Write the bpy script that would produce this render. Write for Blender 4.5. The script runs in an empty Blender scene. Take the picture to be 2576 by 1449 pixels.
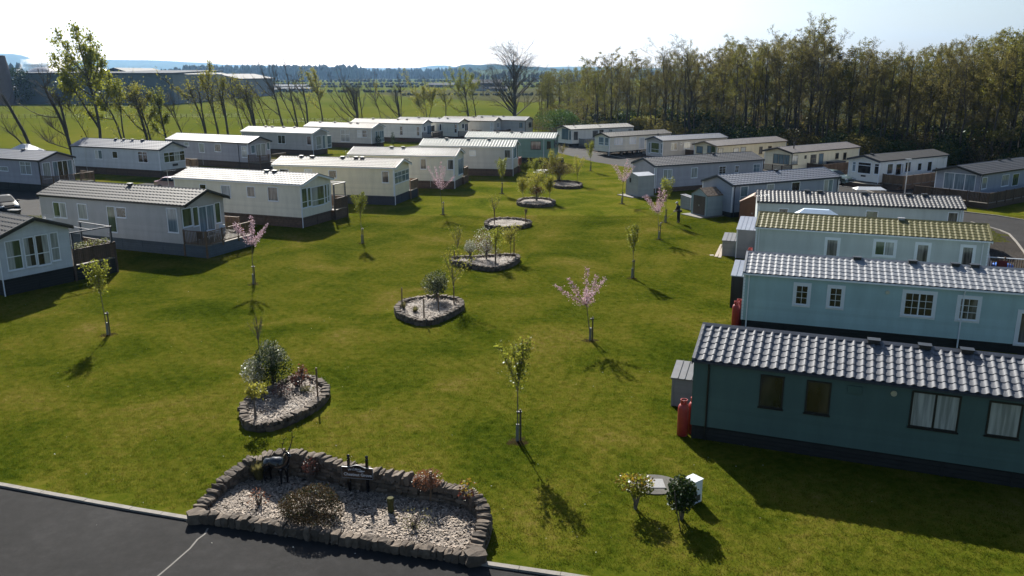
SKY_STRENGTH = 0.057
SUN_STRENGTH = 5.0
EXPOSURE = 1.0
HAZE = 0.00006
HAZE_COL = (.34,.60,1,1)
HAZE_ANI = .6
import bpy, bmesh, math, random
from mathutils import Vector, Matrix, Euler
PI = math.pi
SC = bpy.context.scene
COL = SC.collection
R = math.radians
rnd = random.Random(7)

# ---------------------------------------------------------------- camera model
FX, CX, CY, YH, HC = 2088.0, 1288.0, 724.5, 185.0, 12.0
PITCH = math.atan((CY - YH) / FX)
cam_d = bpy.data.cameras.new('camera'); cam = bpy.data.objects.new('camera', cam_d); COL.objects.link(cam)
cam.location = (0, 0, HC); cam.rotation_euler = (PI/2 - PITCH, 0, 0)
cam_d.sensor_width = 36; cam_d.lens = 36 * FX / 2576; cam_d.clip_end = 60000; cam_d.clip_start = .1
SC.camera = cam

def ray(x, y):
    u = (x - CX) / FX; v = -(y - CY) / FX
    return (u, math.cos(PITCH) + v * math.sin(PITCH), -math.sin(PITCH) + v * math.cos(PITCH))
def G(x, y, z=0.0):                      # photo measurement -> point on the plane of height z
    r = ray(x, y); t = (z - HC) / r[2]
    return (r[0] * t, r[1] * t)
def hit(p, A, n):                        # photo measurement -> point on a vertical plane
    r = ray(*p); t = (A[0]*n[0] + A[1]*n[1]) / (r[0]*n[0] + r[1]*n[1])
    return (r[0]*t, r[1]*t, HC + r[2]*t)
def hitY(x, y, Y):
    r = ray(x, y); t = Y / r[1]
    return Vector((r[0]*t, Y, HC + r[2]*t))
def zz(reg, x, y):                       # reading taken in an enlarged region -> photo measurement
    return ((reg[0] + x*reg[2]) / 1.5528, (reg[1] + y*reg[2]) / 1.5528)
Z1=(0,0,.483);Z2=(900,150,.483);Z3=(1600,150,.483);Z4=(2200,0,.483);Z5=(3000,0,.483);Z6=(0,500,.483)
Z7=(600,550,.483);Z8=(3000,450,.483);Z9=(2400,650,.483);Z10=(2600,1150,.6763);ZB=(700,1650,.5047)
ZI=(1450,750,.4142);ZS=(850,1200,.4141);ZU=(2300,1750,.345);ZT=(1950,550,.207)

# ---------------------------------------------------------------- objects
def tag(o, label=None, cat=None, group=None, kind=None):
    if label: o['label'] = label
    if cat: o['category'] = cat
    if group: o['group'] = group
    if kind: o['kind'] = kind
    return o
def empty(name, loc=(0,0,0), rz=0, label=None, cat=None, group=None):
    o = bpy.data.objects.new(name, None); COL.objects.link(o)
    o.empty_display_size = .2
    o.location = loc; o.rotation_euler = (0, 0, rz)
    return tag(o, label, cat, group)
def kids(o): return [c for c in bpy.data.objects if c.parent == o]
def copy_tree(o, parent=None, children=None):
    c = o.copy(); COL.objects.link(c); c.parent = parent
    for ch in (children if children is not None else kids(o)):
        copy_tree(ch, c)
    return c

class MB:
    def __init__(s): s.v = []; s.f = []
    def quad(s, a, b, c, d):
        i = len(s.v); s.v += [tuple(a), tuple(b), tuple(c), tuple(d)]; s.f.append((i, i+1, i+2, i+3)); return s
    def tri(s, a, b, c):
        i = len(s.v); s.v += [tuple(a), tuple(b), tuple(c)]; s.f.append((i, i+1, i+2)); return s
    def box(s, x0, x1, y0, y1, z0, z1, M=None):
        i = len(s.v)
        P = [(x0,y0,z0),(x1,y0,z0),(x1,y1,z0),(x0,y1,z0),(x0,y0,z1),(x1,y0,z1),(x1,y1,z1),(x0,y1,z1)]
        if M is not None: P = [tuple(M @ Vector(p)) for p in P]
        s.v += P
        s.f += [tuple(i+k for k in q) for q in ((0,3,2,1),(4,5,6,7),(0,1,5,4),(1,2,6,5),(2,3,7,6),(3,0,4,7))]; return s
    def prism(s, poly, z0, z1, M=None):           # poly in xy, extruded in z
        i = len(s.v); n = len(poly)
        P = [(p[0], p[1], z0) for p in poly] + [(p[0], p[1], z1) for p in poly]
        if M is not None: P = [tuple(M @ Vector(p)) for p in P]
        s.v += P
        s.f.append(tuple(range(i+n-1, i-1, -1))); s.f.append(tuple(range(i+n, i+2*n)))
        for k in range(n):
            j = (k+1) % n; s.f.append((i+k, i+j, i+n+j, i+n+k))
        return s
    def bar(s, a, b, w, h=None):                  # square bar between two points
        a = Vector(a); b = Vector(b); d = b - a; L = d.length
        if L < 1e-6: return s
        h = h or w
        q = d.to_track_quat('X', 'Z').to_matrix().to_4x4(); q.translation = a
        return s.box(0, L, -w/2, w/2, -h/2, h/2, q)
    def tube(s, pts, rad, n=5, cap=True):
        pts = [Vector(p) for p in pts]; i0 = len(s.v); m = len(pts)
        up = Vector((0,0,1))
        for k, p in enumerate(pts):
            d = (pts[min(k+1, m-1)] - pts[max(k-1, 0)])
            d = d.normalized() if d.length > 1e-9 else Vector((0,0,1))
            a = d.cross(Vector((1,0,0)) if abs(d.x) < .8 else Vector((0,1,0))).normalized(); b = d.cross(a)
            r = rad[k] if hasattr(rad, '__len__') else rad
            for j in range(n):
                t = 2*PI*j/n; s.v.append(tuple(p + a*(r*math.cos(t)) + b*(r*math.sin(t))))
        for k in range(m-1):
            for j in range(n):
                q = (j+1) % n; s.f.append((i0+k*n+j, i0+k*n+q, i0+(k+1)*n+q, i0+(k+1)*n+j))
        if cap:
            s.f.append(tuple(i0+j for j in range(n-1, -1, -1))); s.f.append(tuple(i0+(m-1)*n+j for j in range(n)))
        return s
    def lathe(s, prof, c=(0,0,0), n=16):          # prof [(r,z)]
        i0 = len(s.v)
        for r, z in prof:
            for j in range(n):
                t = 2*PI*j/n; s.v.append((c[0]+r*math.cos(t), c[1]+r*math.sin(t), c[2]+z))
        for k in range(len(prof)-1):
            for j in range(n):
                q = (j+1) % n; s.f.append((i0+k*n+j, i0+k*n+q, i0+(k+1)*n+q, i0+(k+1)*n+j))
        s.f.append(tuple(i0+j for j in range(n-1, -1, -1))); s.f.append(tuple(i0+(len(prof)-1)*n+j for j in range(n)))
        return s
    def stone(s, c, size, rz, rr, tilt=0, rough=.16):
        M = Matrix.Translation(c) @ Matrix.Rotation(rz, 4, 'Z') @ Matrix.Rotation(tilt, 4, 'Y')
        idx = {}; g = (-1, 0, 1)
        for x in g:
            for y in g:
                for z in g:
                    if (x, y, z) == (0, 0, 0): continue
                    v = Vector((x, y, z)); k = {1: 1.0, 2: .93, 3: .84}[abs(x)+abs(y)+abs(z)]
                    v = v * k
                    v += Vector((rr.uniform(-1,1), rr.uniform(-1,1), rr.uniform(-1,1))) * rough
                    v = Vector((v.x*size[0]/2, v.y*size[1]/2, v.z*size[2]/2))
                    idx[(x, y, z)] = len(s.v); s.v.append(tuple(M @ v))
        for ax in range(3):
            for sg in (-1, 1):
                o = [a for a in range(3) if a != ax]
                for i in (-1, 0):
                    for j in (-1, 0):
                        q = []
                        for (p, r) in ((i, j), (i+1, j), (i+1, j+1), (i, j+1)):
                            k = [0,0,0]; k[ax] = sg; k[o[0]] = p; k[o[1]] = r; q.append(idx[tuple(k)])
                        flip = (sg > 0) != (ax == 1)
                        s.f.append(tuple(q if flip else q[::-1]))
        return s
    def leaf(s, p, size, rr, flat=.0, droop=0):
        d = Vector((rr.gauss(0,1), rr.gauss(0,1), rr.gauss(0,1)*(1-flat) - droop)).normalized()
        a = d.cross(Vector((rr.gauss(0,1), rr.gauss(0,1), rr.gauss(0,1)))).normalized()
        p = Vector(p); d = d*size; a = a*(size*.36)
        i = len(s.v); s.v += [tuple(p), tuple(p+d*.5+a), tuple(p+d), tuple(p+d*.5-a)]; s.f.append((i,i+1,i+2,i+3))
    def mesh(s, name, mat=None, smooth=False):
        me = bpy.data.meshes.new(name); me.from_pydata(s.v, [], s.f); 
        if mat: me.materials.append(mat)
        if smooth: me.polygons.foreach_set('use_smooth', [True]*len(me.polygons))
        me.update(); return me
    def build(s, name, mat, parent=None, smooth=False, loc=None):
        o = bpy.data.objects.new(name, s.mesh(name, mat, smooth)); COL.objects.link(o)
        if parent: o.parent = parent
        if loc: o.location = loc
        return o

# ---------------------------------------------------------------- materials
def nodemat(name):
    m = bpy.data.materials.new(name); m.use_nodes = True; nt = m.node_tree
    for n in list(nt.nodes): nt.nodes.remove(n)
    out = nt.nodes.new('ShaderNodeOutputMaterial')
    return m, nt, out
def N(nt, t, **kw):
    n = nt.nodes.new(t)
    for k, v in kw.items():
        if k in n.inputs: n.inputs[k].default_value = v
        else: setattr(n, k, v)
    return n
def ramp(nt, fac, stops):
    r = nt.nodes.new('ShaderNodeValToRGB'); nt.links.new(fac, r.inputs[0])
    e = r.color_ramp.elements
    while len(e) < len(stops): e.new(.5)
    for i, (p, c) in enumerate(stops):
        e[i].position = p; e[i].color = (c[0], c[1], c[2], 1) if hasattr(c, '__len__') else (c, c, c, 1)
    return r.outputs[0]
def tone(c, k): return tuple(x*k for x in c)
_mc = {}
def paint(name, col, rough=.6, metal=0, var=.12, scale=3.0, bump=.0, bscale=40, spec=.5, island=0.0, coat=0, stretch=None):
    key = name
    if key in _mc: return _mc[key]
    m, nt, out = nodemat(name); L = nt.links
    b = N(nt, 'ShaderNodeBsdfPrincipled'); L.new(b.outputs[0], out.inputs[0])
    b.inputs['Roughness'].default_value = rough; b.inputs['Metallic'].default_value = metal
    b.inputs['Specular IOR Level'].default_value = spec; b.inputs['Coat Weight'].default_value = coat
    tc = N(nt, 'ShaderNodeTexCoord'); vec = tc.outputs['Object']
    if stretch:
        mp = N(nt, 'ShaderNodeMapping'); mp.inputs['Scale'].default_value = stretch; L.new(vec, mp.inputs[0]); vec = mp.outputs[0]
    n1 = N(nt, 'ShaderNodeTexNoise', Scale=scale, Detail=6.0, Roughness=.65); L.new(vec, n1.inputs['Vector'])
    c = ramp(nt, n1.outputs[0], [(.3, tone(col, 1-var)), (.7, tone(col, 1+var))])
    if island:
        g = N(nt, 'ShaderNodeNewGeometry'); mx = N(nt, 'ShaderNodeMix', data_type='RGBA', blend_type='MULTIPLY'); mx.inputs[0].default_value = 1
        rr = ramp(nt, g.outputs['Random Per Island'], [(0, 1-island), (1, 1+island)])
        L.new(c, mx.inputs[6]); L.new(rr, mx.inputs[7]); c = mx.outputs[2]
    L.new(c, b.inputs['Base Color'])
    if bump:
        n2 = N(nt, 'ShaderNodeTexNoise', Scale=bscale, Detail=4.0); L.new(vec, n2.inputs['Vector'])
        bp = N(nt, 'ShaderNodeBump', Strength=bump, Distance=.02); L.new(n2.outputs[0], bp.inputs['Height']); L.new(bp.outputs[0], b.inputs['Normal'])
    _mc[key] = m; return m
def foliage(name, c1, c2, trans=.45, gloss=.15, posvar=.5):
    if name in _mc: return _mc[name]
    m, nt, out = nodemat(name); L = nt.links
    g = N(nt, 'ShaderNodeNewGeometry'); oi = N(nt, 'ShaderNodeObjectInfo')
    n = N(nt, 'ShaderNodeTexNoise', Scale=.8, Detail=2.0); L.new(g.outputs['Position'], n.inputs['Vector'])
    a = N(nt, 'ShaderNodeMath', operation='MULTIPLY_ADD'); a.inputs[1].default_value = .5; L.new(g.outputs['Random Per Island'], a.inputs[0])
    b2 = N(nt, 'ShaderNodeMath', operation='MULTIPLY_ADD'); b2.inputs[1].default_value = .3; L.new(oi.outputs['Random'], b2.inputs[0])
    b3 = N(nt, 'ShaderNodeMath', operation='MULTIPLY'); b3.inputs[1].default_value = posvar*.6; L.new(n.outputs[0], b3.inputs[0])
    L.new(b3.outputs[0], b2.inputs[2]); L.new(b2.outputs[0], a.inputs[2])
    c = ramp(nt, a.outputs[0], [(.1, c1), (.9, c2)])
    d = N(nt, 'ShaderNodeBsdfDiffuse'); t = N(nt, 'ShaderNodeBsdfTranslucent'); gl = N(nt, 'ShaderNodeBsdfGlossy', Roughness=.5)
    gl.inputs[0].default_value = (.55,.6,.6,1)
    L.new(c, d.inputs[0]); L.new(c, t.inputs[0])
    m1 = N(nt, 'ShaderNodeMixShader'); m1.inputs[0].default_value = trans; L.new(d.outputs[0], m1.inputs[1]); L.new(t.outputs[0], m1.inputs[2])
    fr = N(nt, 'ShaderNodeFresnel', IOR=1.4); mu = N(nt, 'ShaderNodeMath', operation='MULTIPLY'); mu.inputs[1].default_value = gloss*1.6; mu.use_clamp = True
    L.new(fr.outputs[0], mu.inputs[0])
    m2 = N(nt, 'ShaderNodeMixShader'); L.new(mu.outputs[0], m2.inputs[0]); L.new(m1.outputs[0], m2.inputs[1]); L.new(gl.outputs[0], m2.inputs[2])
    L.new(m2.outputs[0], out.inputs[0]); _mc[name] = m; return m
def groundmat(name, stops, big=.12, small=2.2, fine=30, rough=.9, bump=.6, bdist=.03, wbig=.55, spec=.0, trans=0):
    m, nt, out = nodemat(name); L = nt.links
    b = N(nt, 'ShaderNodeBsdfPrincipled', Roughness=rough); b.inputs['Specular IOR Level'].default_value = spec; L.new(b.outputs[0], out.inputs[0])
    tc = N(nt, 'ShaderNodeNewGeometry'); v = tc.outputs['Position']
    n1 = N(nt, 'ShaderNodeTexNoise', Scale=big, Detail=5.0, Roughness=.6, Distortion=.6); n2 = N(nt, 'ShaderNodeTexNoise', Scale=small, Detail=6.0, Roughness=.7)
    n3 = N(nt, 'ShaderNodeTexNoise', Scale=fine, Detail=3.0, Roughness=.8)
    for n in (n1, n2, n3): L.new(v, n.inputs['Vector'])
    a = N(nt, 'ShaderNodeMath', operation='MULTIPLY'); a.inputs[1].default_value = wbig; L.new(n1.outputs[0], a.inputs[0])
    c = N(nt, 'ShaderNodeMath', operation='MULTIPLY_ADD'); c.inputs[1].default_value = (1-wbig)*.6; L.new(n2.outputs[0], c.inputs[0]); L.new(a.outputs[0], c.inputs[2])
    d = N(nt, 'ShaderNodeMath', operation='MULTIPLY_ADD'); d.inputs[1].default_value = (1-wbig)*.4; L.new(n3.outputs[0], d.inputs[0]); L.new(c.outputs[0], d.inputs[2])
    L.new(ramp(nt, d.outputs[0], stops), b.inputs['Base Color'])
    if bump:
        bp = N(nt, 'ShaderNodeBump', Strength=bump, Distance=bdist); L.new(n3.outputs[0], bp.inputs['Height']); L.new(bp.outputs[0], b.inputs['Normal'])
    if trans:
        t = N(nt, 'ShaderNodeBsdfTranslucent'); mx = N(nt, 'ShaderNodeMixShader'); mx.inputs[0].default_value = trans
        L.new(b.inputs['Base Color'].links[0].from_socket, t.inputs[0]); L.new(b.outputs[0], mx.inputs[1]); L.new(t.outputs[0], mx.inputs[2]); L.new(mx.outputs[0], out.inputs[0])
    return m
# ---------------------------------------------------------------- light and sky
SUN_AZ, SUN_EL = R(-14.3), R(32)
w = bpy.data.worlds.new('World'); SC.world = w; w.use_nodes = True; nt = w.node_tree
bg = nt.nodes['Background']; sky = nt.nodes.new('ShaderNodeTexSky'); sky.sky_type = 'NISHITA'; sky.sun_disc = False
sky.sun_elevation = SUN_EL; sky.sun_rotation = SUN_AZ; sky.air_density = 1.0; sky.dust_density = 1.6; sky.ozone_density = 2.5
nt.links.new(sky.outputs[0], bg.inputs[0]); bg.inputs[1].default_value = SKY_STRENGTH
sl = bpy.data.lights.new('sun', 'SUN'); sl.energy = SUN_STRENGTH; sl.angle = R(.5); sl.color = (1, .95, .86)
so = bpy.data.objects.new('sun', sl); COL.objects.link(so)
S = Vector((math.sin(SUN_AZ)*math.cos(SUN_EL), math.cos(SUN_AZ)*math.cos(SUN_EL), math.sin(SUN_EL)))
so.rotation_euler = S.to_track_quat('Z', 'Y').to_euler(); so.location = (-30, 80, 60)
SC.view_settings.view_transform = 'Standard'; SC.view_settings.look = 'None'; SC.view_settings.exposure = EXPOSURE; SC.view_settings.gamma = 1
SC.cycles.max_bounces = 6; SC.cycles.diffuse_bounces = 3; SC.cycles.glossy_bounces = 3; SC.cycles.transmission_bounces = 3
SC.cycles.transparent_max_bounces = 6; SC.cycles.volume_bounces = 0; SC.cycles.volume_step_rate = 1; SC.cycles.sample_clamp_indirect = 4

# ---------------------------------------------------------------- ground sheets
M_field = groundmat('field_grass', [(.36,(.066,.086,.009)),(.5,(.092,.105,.012)),(.64,(.125,.122,.020))], big=.02, small=.3, fine=4, bdist=.05)
LAWN = [(.375,(.028,.046,.004)),(.44,(.054,.072,.006)),(.50,(.086,.096,.010)),(.565,(.125,.115,.018)),(.63,(.175,.135,.045))]
M_lawn = groundmat('lawn_grass', LAWN, big=.22, small=3.2, fine=34, bump=.6, bdist=.03, wbig=.46)
M_blade = groundmat('lawn_blades', [(a, tone(c, 1.25)) for a, c in LAWN], big=.22, small=3.2, fine=34, bump=0, wbig=.46, trans=.55)
M_far = groundmat('far_field', [(.3,(.06,.09,.03)),(.7,(.10,.115,.045))], big=.003, small=.03, fine=.2, bump=0)
M_stub = groundmat('rough_pasture', [(.3,(.06,.065,.02)),(.7,(.10,.09,.04))], big=.02, small=.3, fine=3, bump=.3)
M_asph = groundmat('asphalt', [(.36,(.014,.014,.014)),(.5,(.023,.0225,.0225)),(.62,(.036,.035,.035))], big=.4, small=3, fine=70, rough=.9, bump=.5, bdist=.01, wbig=.4, spec=.12)
M_gravel = groundmat('gravel', [(.4,(.02,.018,.017)),(.5,(.055,.05,.045)),(.6,(.11,.10,.09))], big=.3, small=9, fine=60, bump=1, bdist=.03, wbig=.15)
M_wood_floor = groundmat('leaf_litter', [(.35,(.015,.018,.008)),(.5,(.03,.032,.014)),(.65,(.05,.045,.02))], big=.1, small=1.5, fine=12)
M_conc = paint('concrete', (.15,.14,.125), .85, var=.18, scale=6, bump=.3)
M_kerb = paint('kerb_concrete', (.22,.20,.175), .85, var=.2, scale=4, bump=.3)

def sheet(name, pts, z, mat, sub=None):
    me = bpy.data.meshes.new(name); me.from_pydata([(p[0], p[1], z) for p in pts], [], [tuple(range(len(pts)))])
    me.materials.append(mat); o = bpy.data.objects.new(name, me); COL.objects.link(o)
    bm = bmesh.new(); bm.from_mesh(me); bmesh.ops.recalc_face_normals(bm, faces=bm.faces)
    for f in bm.faces:
        if f.normal.z < 0: f.normal_flip()
    bmesh.ops.triangulate(bm, faces=bm.faces); bm.to_mesh(me); bm.free()
    return tag(o, kind='structure')
sheet('ground', [(-12000,-200),(12000,-200),(12000,16000),(-12000,16000)], 0, M_field)
# lawn of the park
kerbpx = [(-900,1075),(-500,1138),(-250,1176),(0,1222),(160,1252),(330,1283),(486,1309),(660,1336),(900,1373),(1205,1419),(1410,1449),(1700,1495),(2200,1580)]
kerb = [G(*p) for p in kerbpx]
lawn = kerb + [(40,8),(45,40),(60,80),(60,118),(30,165),(6,178),(-30,175),(-52,140),(-66,112),(-90,90),(-90,40)]
sheet('lawn', lawn, .004, M_lawn)
road_pts = [(p[0], p[1]-.02) for p in kerb] + [(40,-20),(-40,-20)]
sheet('road', road_pts, -.08+.09, M_asph)
def strip(pts, w, off=0):
    a, b = [], []
    for i, p in enumerate(pts):
        q = pts[min(i+1, len(pts)-1)]; r_ = pts[max(i-1, 0)]
        d = Vector((q[0]-r_[0], q[1]-r_[1])).normalized(); n = Vector((-d.y, d.x))
        a.append((p[0]+n.x*(off-w/2), p[1]+n.y*(off-w/2))); b.append((p[0]+n.x*(off+w/2), p[1]+n.y*(off+w/2)))
    return a, b
def kerbstones(name, pts, w=.14, h=.10, seg=.92, off=0):
    mb = MB(); L = 0; 
    for i in range(len(pts)-1):
        a = Vector(pts[i]); b = Vector(pts[i+1]); d = (b-a); Ls = d.length; d = d/Ls; n = Vector((-d.y, d.x)); k = max(1, round(Ls/seg))
        for j in range(k):
            p = a + d*(Ls*j/k+.006) + n*off; q = a + d*(Ls*(j+1)/k-.006) + n*off
            hh = h + rnd.uniform(-.004, .004)
            mb.prism([p - n*w/2, q - n*w/2, q + n*w/2, p + n*w/2], -.02, hh)
    return tag(mb.build(name, M_kerb), kind='structure')
kerbstones('kerb', kerb, w=.16, h=.07)
# crack sealed joint across the near road
cr = [G(*p) for p in [(523,1330),(515,1345),(497,1358),(478,1381),(455,1401),(430,1423),(398,1450),(350,1490),(300,1530)]]
a, b = strip(cr, .05); sheet('road_joint', a + b[::-1], .0155, M_conc)
# back road and gravel
z8 = lambda *q: [G(*zz(Z8, *p)) for p in q]
far = [G(*p) for p in [zz(Z3,1150,690), zz(Z3,1215,800), zz(Z3,1290,880), zz(Z3,1500,925), zz(Z3,1815,985)]] + [(27,104),(34,96),(37.5,88),(37.5,80),(40,74)] + z8((1850,815),(2070,850),(2400,905))
near_e = z8((2400,1700),(2070,1110),(2010,1030),(1950,965),(1880,935),(1810,915),(1640,868)) + [(34,70),(32.5,80),(29.5,90),(24,97)] + [G(*p) for p in [zz(Z3,1815,1050), zz(Z3,1500,1000), zz(Z3,1300,950), zz(Z3,1195,925), zz(Z3,1170,800), zz(Z3,1120,700)]]
sheet('back_road', far + near_e, .009, M_asph)
kerbstones('road_edging', far[1:], w=.12, h=.08)
kerbstones('road_kerb', near_e[:7], w=.12, h=.08)
sheet('gravel_pad', far[1:10] + [(50,88),(66,95),(60,118),(30,160),(10,158)], .0075, M_gravel)
sheet('gravel_verge', near_e[:7][::-1] + [(20,30),(22,34),(27,46),(31,56)], .0065, M_gravel)
a, b = strip([(-120,62),(-62,72),(-48,80),(-36,96),(-20,130),(-8,155),(6,170)], 6.0); sheet('park_lane', a + b[::-1], .0085, M_asph)
sheet('car_park', [(-70,60),(-42,66),(-34,76),(-50,92),(-80,92)], .0065, M_asph)
# fields and distance
def band(name, px, z, mat): return sheet(name, [G(*p) for p in px], z, mat)
band('far_pasture', [(-600,199),(620,200),(1000,203),(1500,204),(1500,192),(-600,191)], .3, M_far)
band('rough_field', [(1000,228),(1330,222),(1500,224),(1560,244),(1330,258),(1050,246),(940,236)], .05, M_stub)
band('yard_ground', [(-900,262),(-100,261),(170,258),(340,250),(600,243),(640,228),(500,205),(-900,205)], .05, M_asph)
sheet('wood_floor', [(8,178),(30,160),(46,136),(58,116),(72,100),(140,90),(420,400),(160,900),(60,700),(12,230)], .02, M_wood_floor)

def hill(name, D, px, mat, depth=.28, rough=6, seed=1):
    """a ridge standing at distance D: crest heights read against the horizon; falls to the plain in front and behind"""
    rr = random.Random(seed); n = 160; rows = 9; xs = []; mb = MB()
    x0, x1 = px[0][0], px[-1][0]
    def top(x):
        for (a, ya), (b, yb) in zip(px, px[1:]):
            if a <= x <= b: return ya + (yb-ya)*(x-a)/max(b-a,1e-6)
        return px[-1][1]
    ph = [rr.uniform(0, 6.3) for _ in range(6)]
    for i in range(n+1):
        x = x0 + (x1-x0)*i/n; az = (x-CX)/2157.; hgt = max(0, (YH - top(x)))/2157.*D + HC
        edge = min(1, i/6, (n-i)/6)
        for j in range(rows+1):
            t = j/rows; d = D*(1 - depth*(1-t)) if t <= .6 else D*(1 - depth*(1-t))
            c = math.sin(PI*min(1, t/.75)/2)**1.5 if t < .75 else math.cos((t-.75)/.25*PI/2*.8)
            zq = hgt*c*edge*(1 + .04*math.sin(i*.35+ph[0]+j) )
            dd = D*(1-depth+depth*t/.75)
            mb.v.append((az*dd, dd, zq - 2))
    for i in range(n):
        for j in range(rows):
            a = i*(rows+1)+j; mb.f.append((a, a+rows+1, a+rows+2, a+1))
    return tag(mb.build(name, mat, smooth=True), kind='structure')
M_hillA = groundmat('hill_moor', [(.35,(.035,.06,.02)),(.5,(.06,.08,.03)),(.65,(.10,.12,.04))], big=.0012, small=.006, fine=.05, bump=0)
M_hillB = groundmat('hill_forest', [(.35,(.016,.03,.012)),(.6,(.03,.05,.018))], big=.004, small=.05, fine=.12, bump=1, bdist=8)
hill('hills', 7000, [(-500,150),(-200,140),(0,138),(45,138),(62,141),(85,148),(130,153),(200,154),(270,151),(330,153),(400,154),(480,157),(500,157),(530,158),(545,161),(700,166),(900,170),(1050,171),(1075,167),(1110,164),(1140,168),(1160,172),(1300,172),(1360,169),(1410,167),(1480,168),(1600,172),(1800,170),(1950,164),(2000,160),(2100,158),(2200,162),(2400,168),(2800,160),(3100,150)], M_hillA)
hill('forest_hill', 3600, [(1050,184),(1100,176),(1140,170),(1150,166),(1165,163),(1200,162),(1260,162),(1310,164),(1350,168),(1420,173),(1480,178),(1600,183)], M_hillB, seed=3)
hill('green_hill', 2700, [(980,184),(1050,182),(1180,176),(1300,173),(1420,178),(1600,184)], M_far, seed=4)
def far_forest(name, D, x0, x1, top, hgt, rows, seed, step=5.5, mat=None, fat=1.0):
    rr = random.Random(seed); mb = MB()
    a0 = (x0-CX)/2157.*D; a1 = (x1-CX)/2157.*D; x = a0
    while x < a1:
        for r_ in range(rows):
            h = hgt*rr.uniform(.72, 1.12)*top((x/D)*2157+CX); px = x + rr.uniform(-3,3); py = D + r_*13 + rr.uniform(-5,5); wd = h*rr.uniform(.17,.30)*fat
            n = 6; i0 = len(mb.v); prof = [(.55,.0),(1,.3),(.8,.6),(.42,.85),(.05,1.0)] if rr.random() < .6 else [(.5,.0),(.9,.4),(1,.65),(.7,.9),(.1,1.0)]
            for (rad, zf) in prof:
                for j in range(n):
                    t = 2*PI*j/n + rr.uniform(-.3,.3); q = wd*rad*rr.uniform(.75,1.25); mb.v.append((px+q*math.cos(t), py+q*math.sin(t), h*zf*rr.uniform(.95,1.03)))
            for k in range(4):
                for j in range(n):
                    q = (j+1) % n; mb.f.append((i0+k*n+j, i0+k*n+q, i0+(k+1)*n+q, i0+(k+1)*n+j))
        x += step*rr.uniform(.6, 1.3)
    return tag(mb.build(name, mat or M_fartree), kind='stuff')
M_fartree = paint('far_tree', (.035,.055,.022), .9, var=.35, scale=.05, island=.3)
M_hedge = paint('hedge_green', (.035,.05,.018), .9, var=.35, scale=.3, island=.35)
def tp(x): return 1 if x > 480 else .45+.55*max(0,(x-330)/150)
tag(far_forest('distant_forest', 1650, 330, 905, lambda x: tp(x), 27, 4, 5), 'long dark conifer wood on the skyline above the sheds', 'forest')
tag(far_forest('distant_forest', 1900, 840, 1180, lambda x: 1, 23, 3, 6), 'flat topped blue wood on the plain in the middle distance', 'forest')
tag(far_forest('distant_forest', 1150, -200, 230, lambda x: .8+.3*math.sin(x*.05), 25, 2, 8, 8), 'rounded hazy trees beyond the factory roofs', 'forest')
tag(far_forest('distant_forest', 1750, 1180, 1700, lambda x: .7+.2*math.sin(x*.07), 20, 2, 9, 9), 'scattered trees and hedges on the far green slope', 'forest')
tag(far_forest('distant_forest', 2600, 1330, 2900, lambda x: .8, 26, 2, 12, 12), 'far strip of trees seen through the right hand wood', 'forest')
tag(far_forest('hedgerow_trees', 400, 290, 470, lambda x: .7+.3*math.sin(x*.09), 6.5, 2, 31, 4.2, M_hedge), 'dark scrubby trees in front of the grey factory sheds', 'hedge')
tag(far_forest('hedgerow_trees', 380, 180, 300, lambda x: .7+.3*math.sin(x*.13), 4.5, 1, 32, 4.2, M_hedge), 'low dark scrub below the long green-grey factory block', 'hedge')
for i, (D, x0, x1, h) in enumerate([(560,640,1010,3),(760,600,1400,4),(900,-200,1500,5),(1250,500,1500,7),(340,-150,30,3),(480,1000,1420,2.5)]):
    tag(far_forest('hedgerow', D, x0, x1, lambda x: .8, h*.8, 1, 20+i, h*.55, M_hedge, 2.6), ['low hedge beyond the green field near the grey yards','brown hedge line behind the farm','broken hedge across the middle plain','hedge below the distant forest','short hedge at the far left edge','hedge in front of the farm buildings'][i], 'hedge')
# ---------------------------------------------------------------- holiday caravans
def glass(name, c1, c2, scale=9., rough=.08):
    m, nt, out = nodemat(name); L = nt.links
    b = N(nt, 'ShaderNodeBsdfPrincipled', Roughness=rough); L.new(b.outputs[0], out.inputs[0]); b.inputs['Specular IOR Level'].default_value = .6
    tc = N(nt, 'ShaderNodeTexCoord'); mp = N(nt, 'ShaderNodeMapping'); mp.inputs['Scale'].default_value = (scale, scale, .6); L.new(tc.outputs['Object'], mp.inputs[0])
    n = N(nt, 'ShaderNodeTexNoise', Scale=1.0, Detail=3.0); L.new(mp.outputs[0], n.inputs['Vector'])
    L.new(ramp(nt, n.outputs[0], [(.38, c1), (.62, c2)]), b.inputs['Base Color']); return m
GL = {'d': glass('glass_dark_room', (.010,.011,.012), (.045,.042,.036), 2.0),
      'c': glass('glass_pale_curtain', (.22,.24,.24), (.42,.44,.43)),
      'b': glass('glass_blue_blind', (.10,.15,.19), (.20,.27,.32), 6),
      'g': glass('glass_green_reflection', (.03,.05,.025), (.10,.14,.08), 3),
      'w': glass('glass_white_blind', (.5,.52,.52), (.65,.66,.65), 4),
      'm': glass('glass_half_curtain', (.035,.035,.035), (.20,.19,.18), 7)}
def siding(name, c): return paint('siding_'+name, c, .55, var=.09, scale=1.6, island=.05, spec=.35, stretch=(1.5,1.5,.3))
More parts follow.
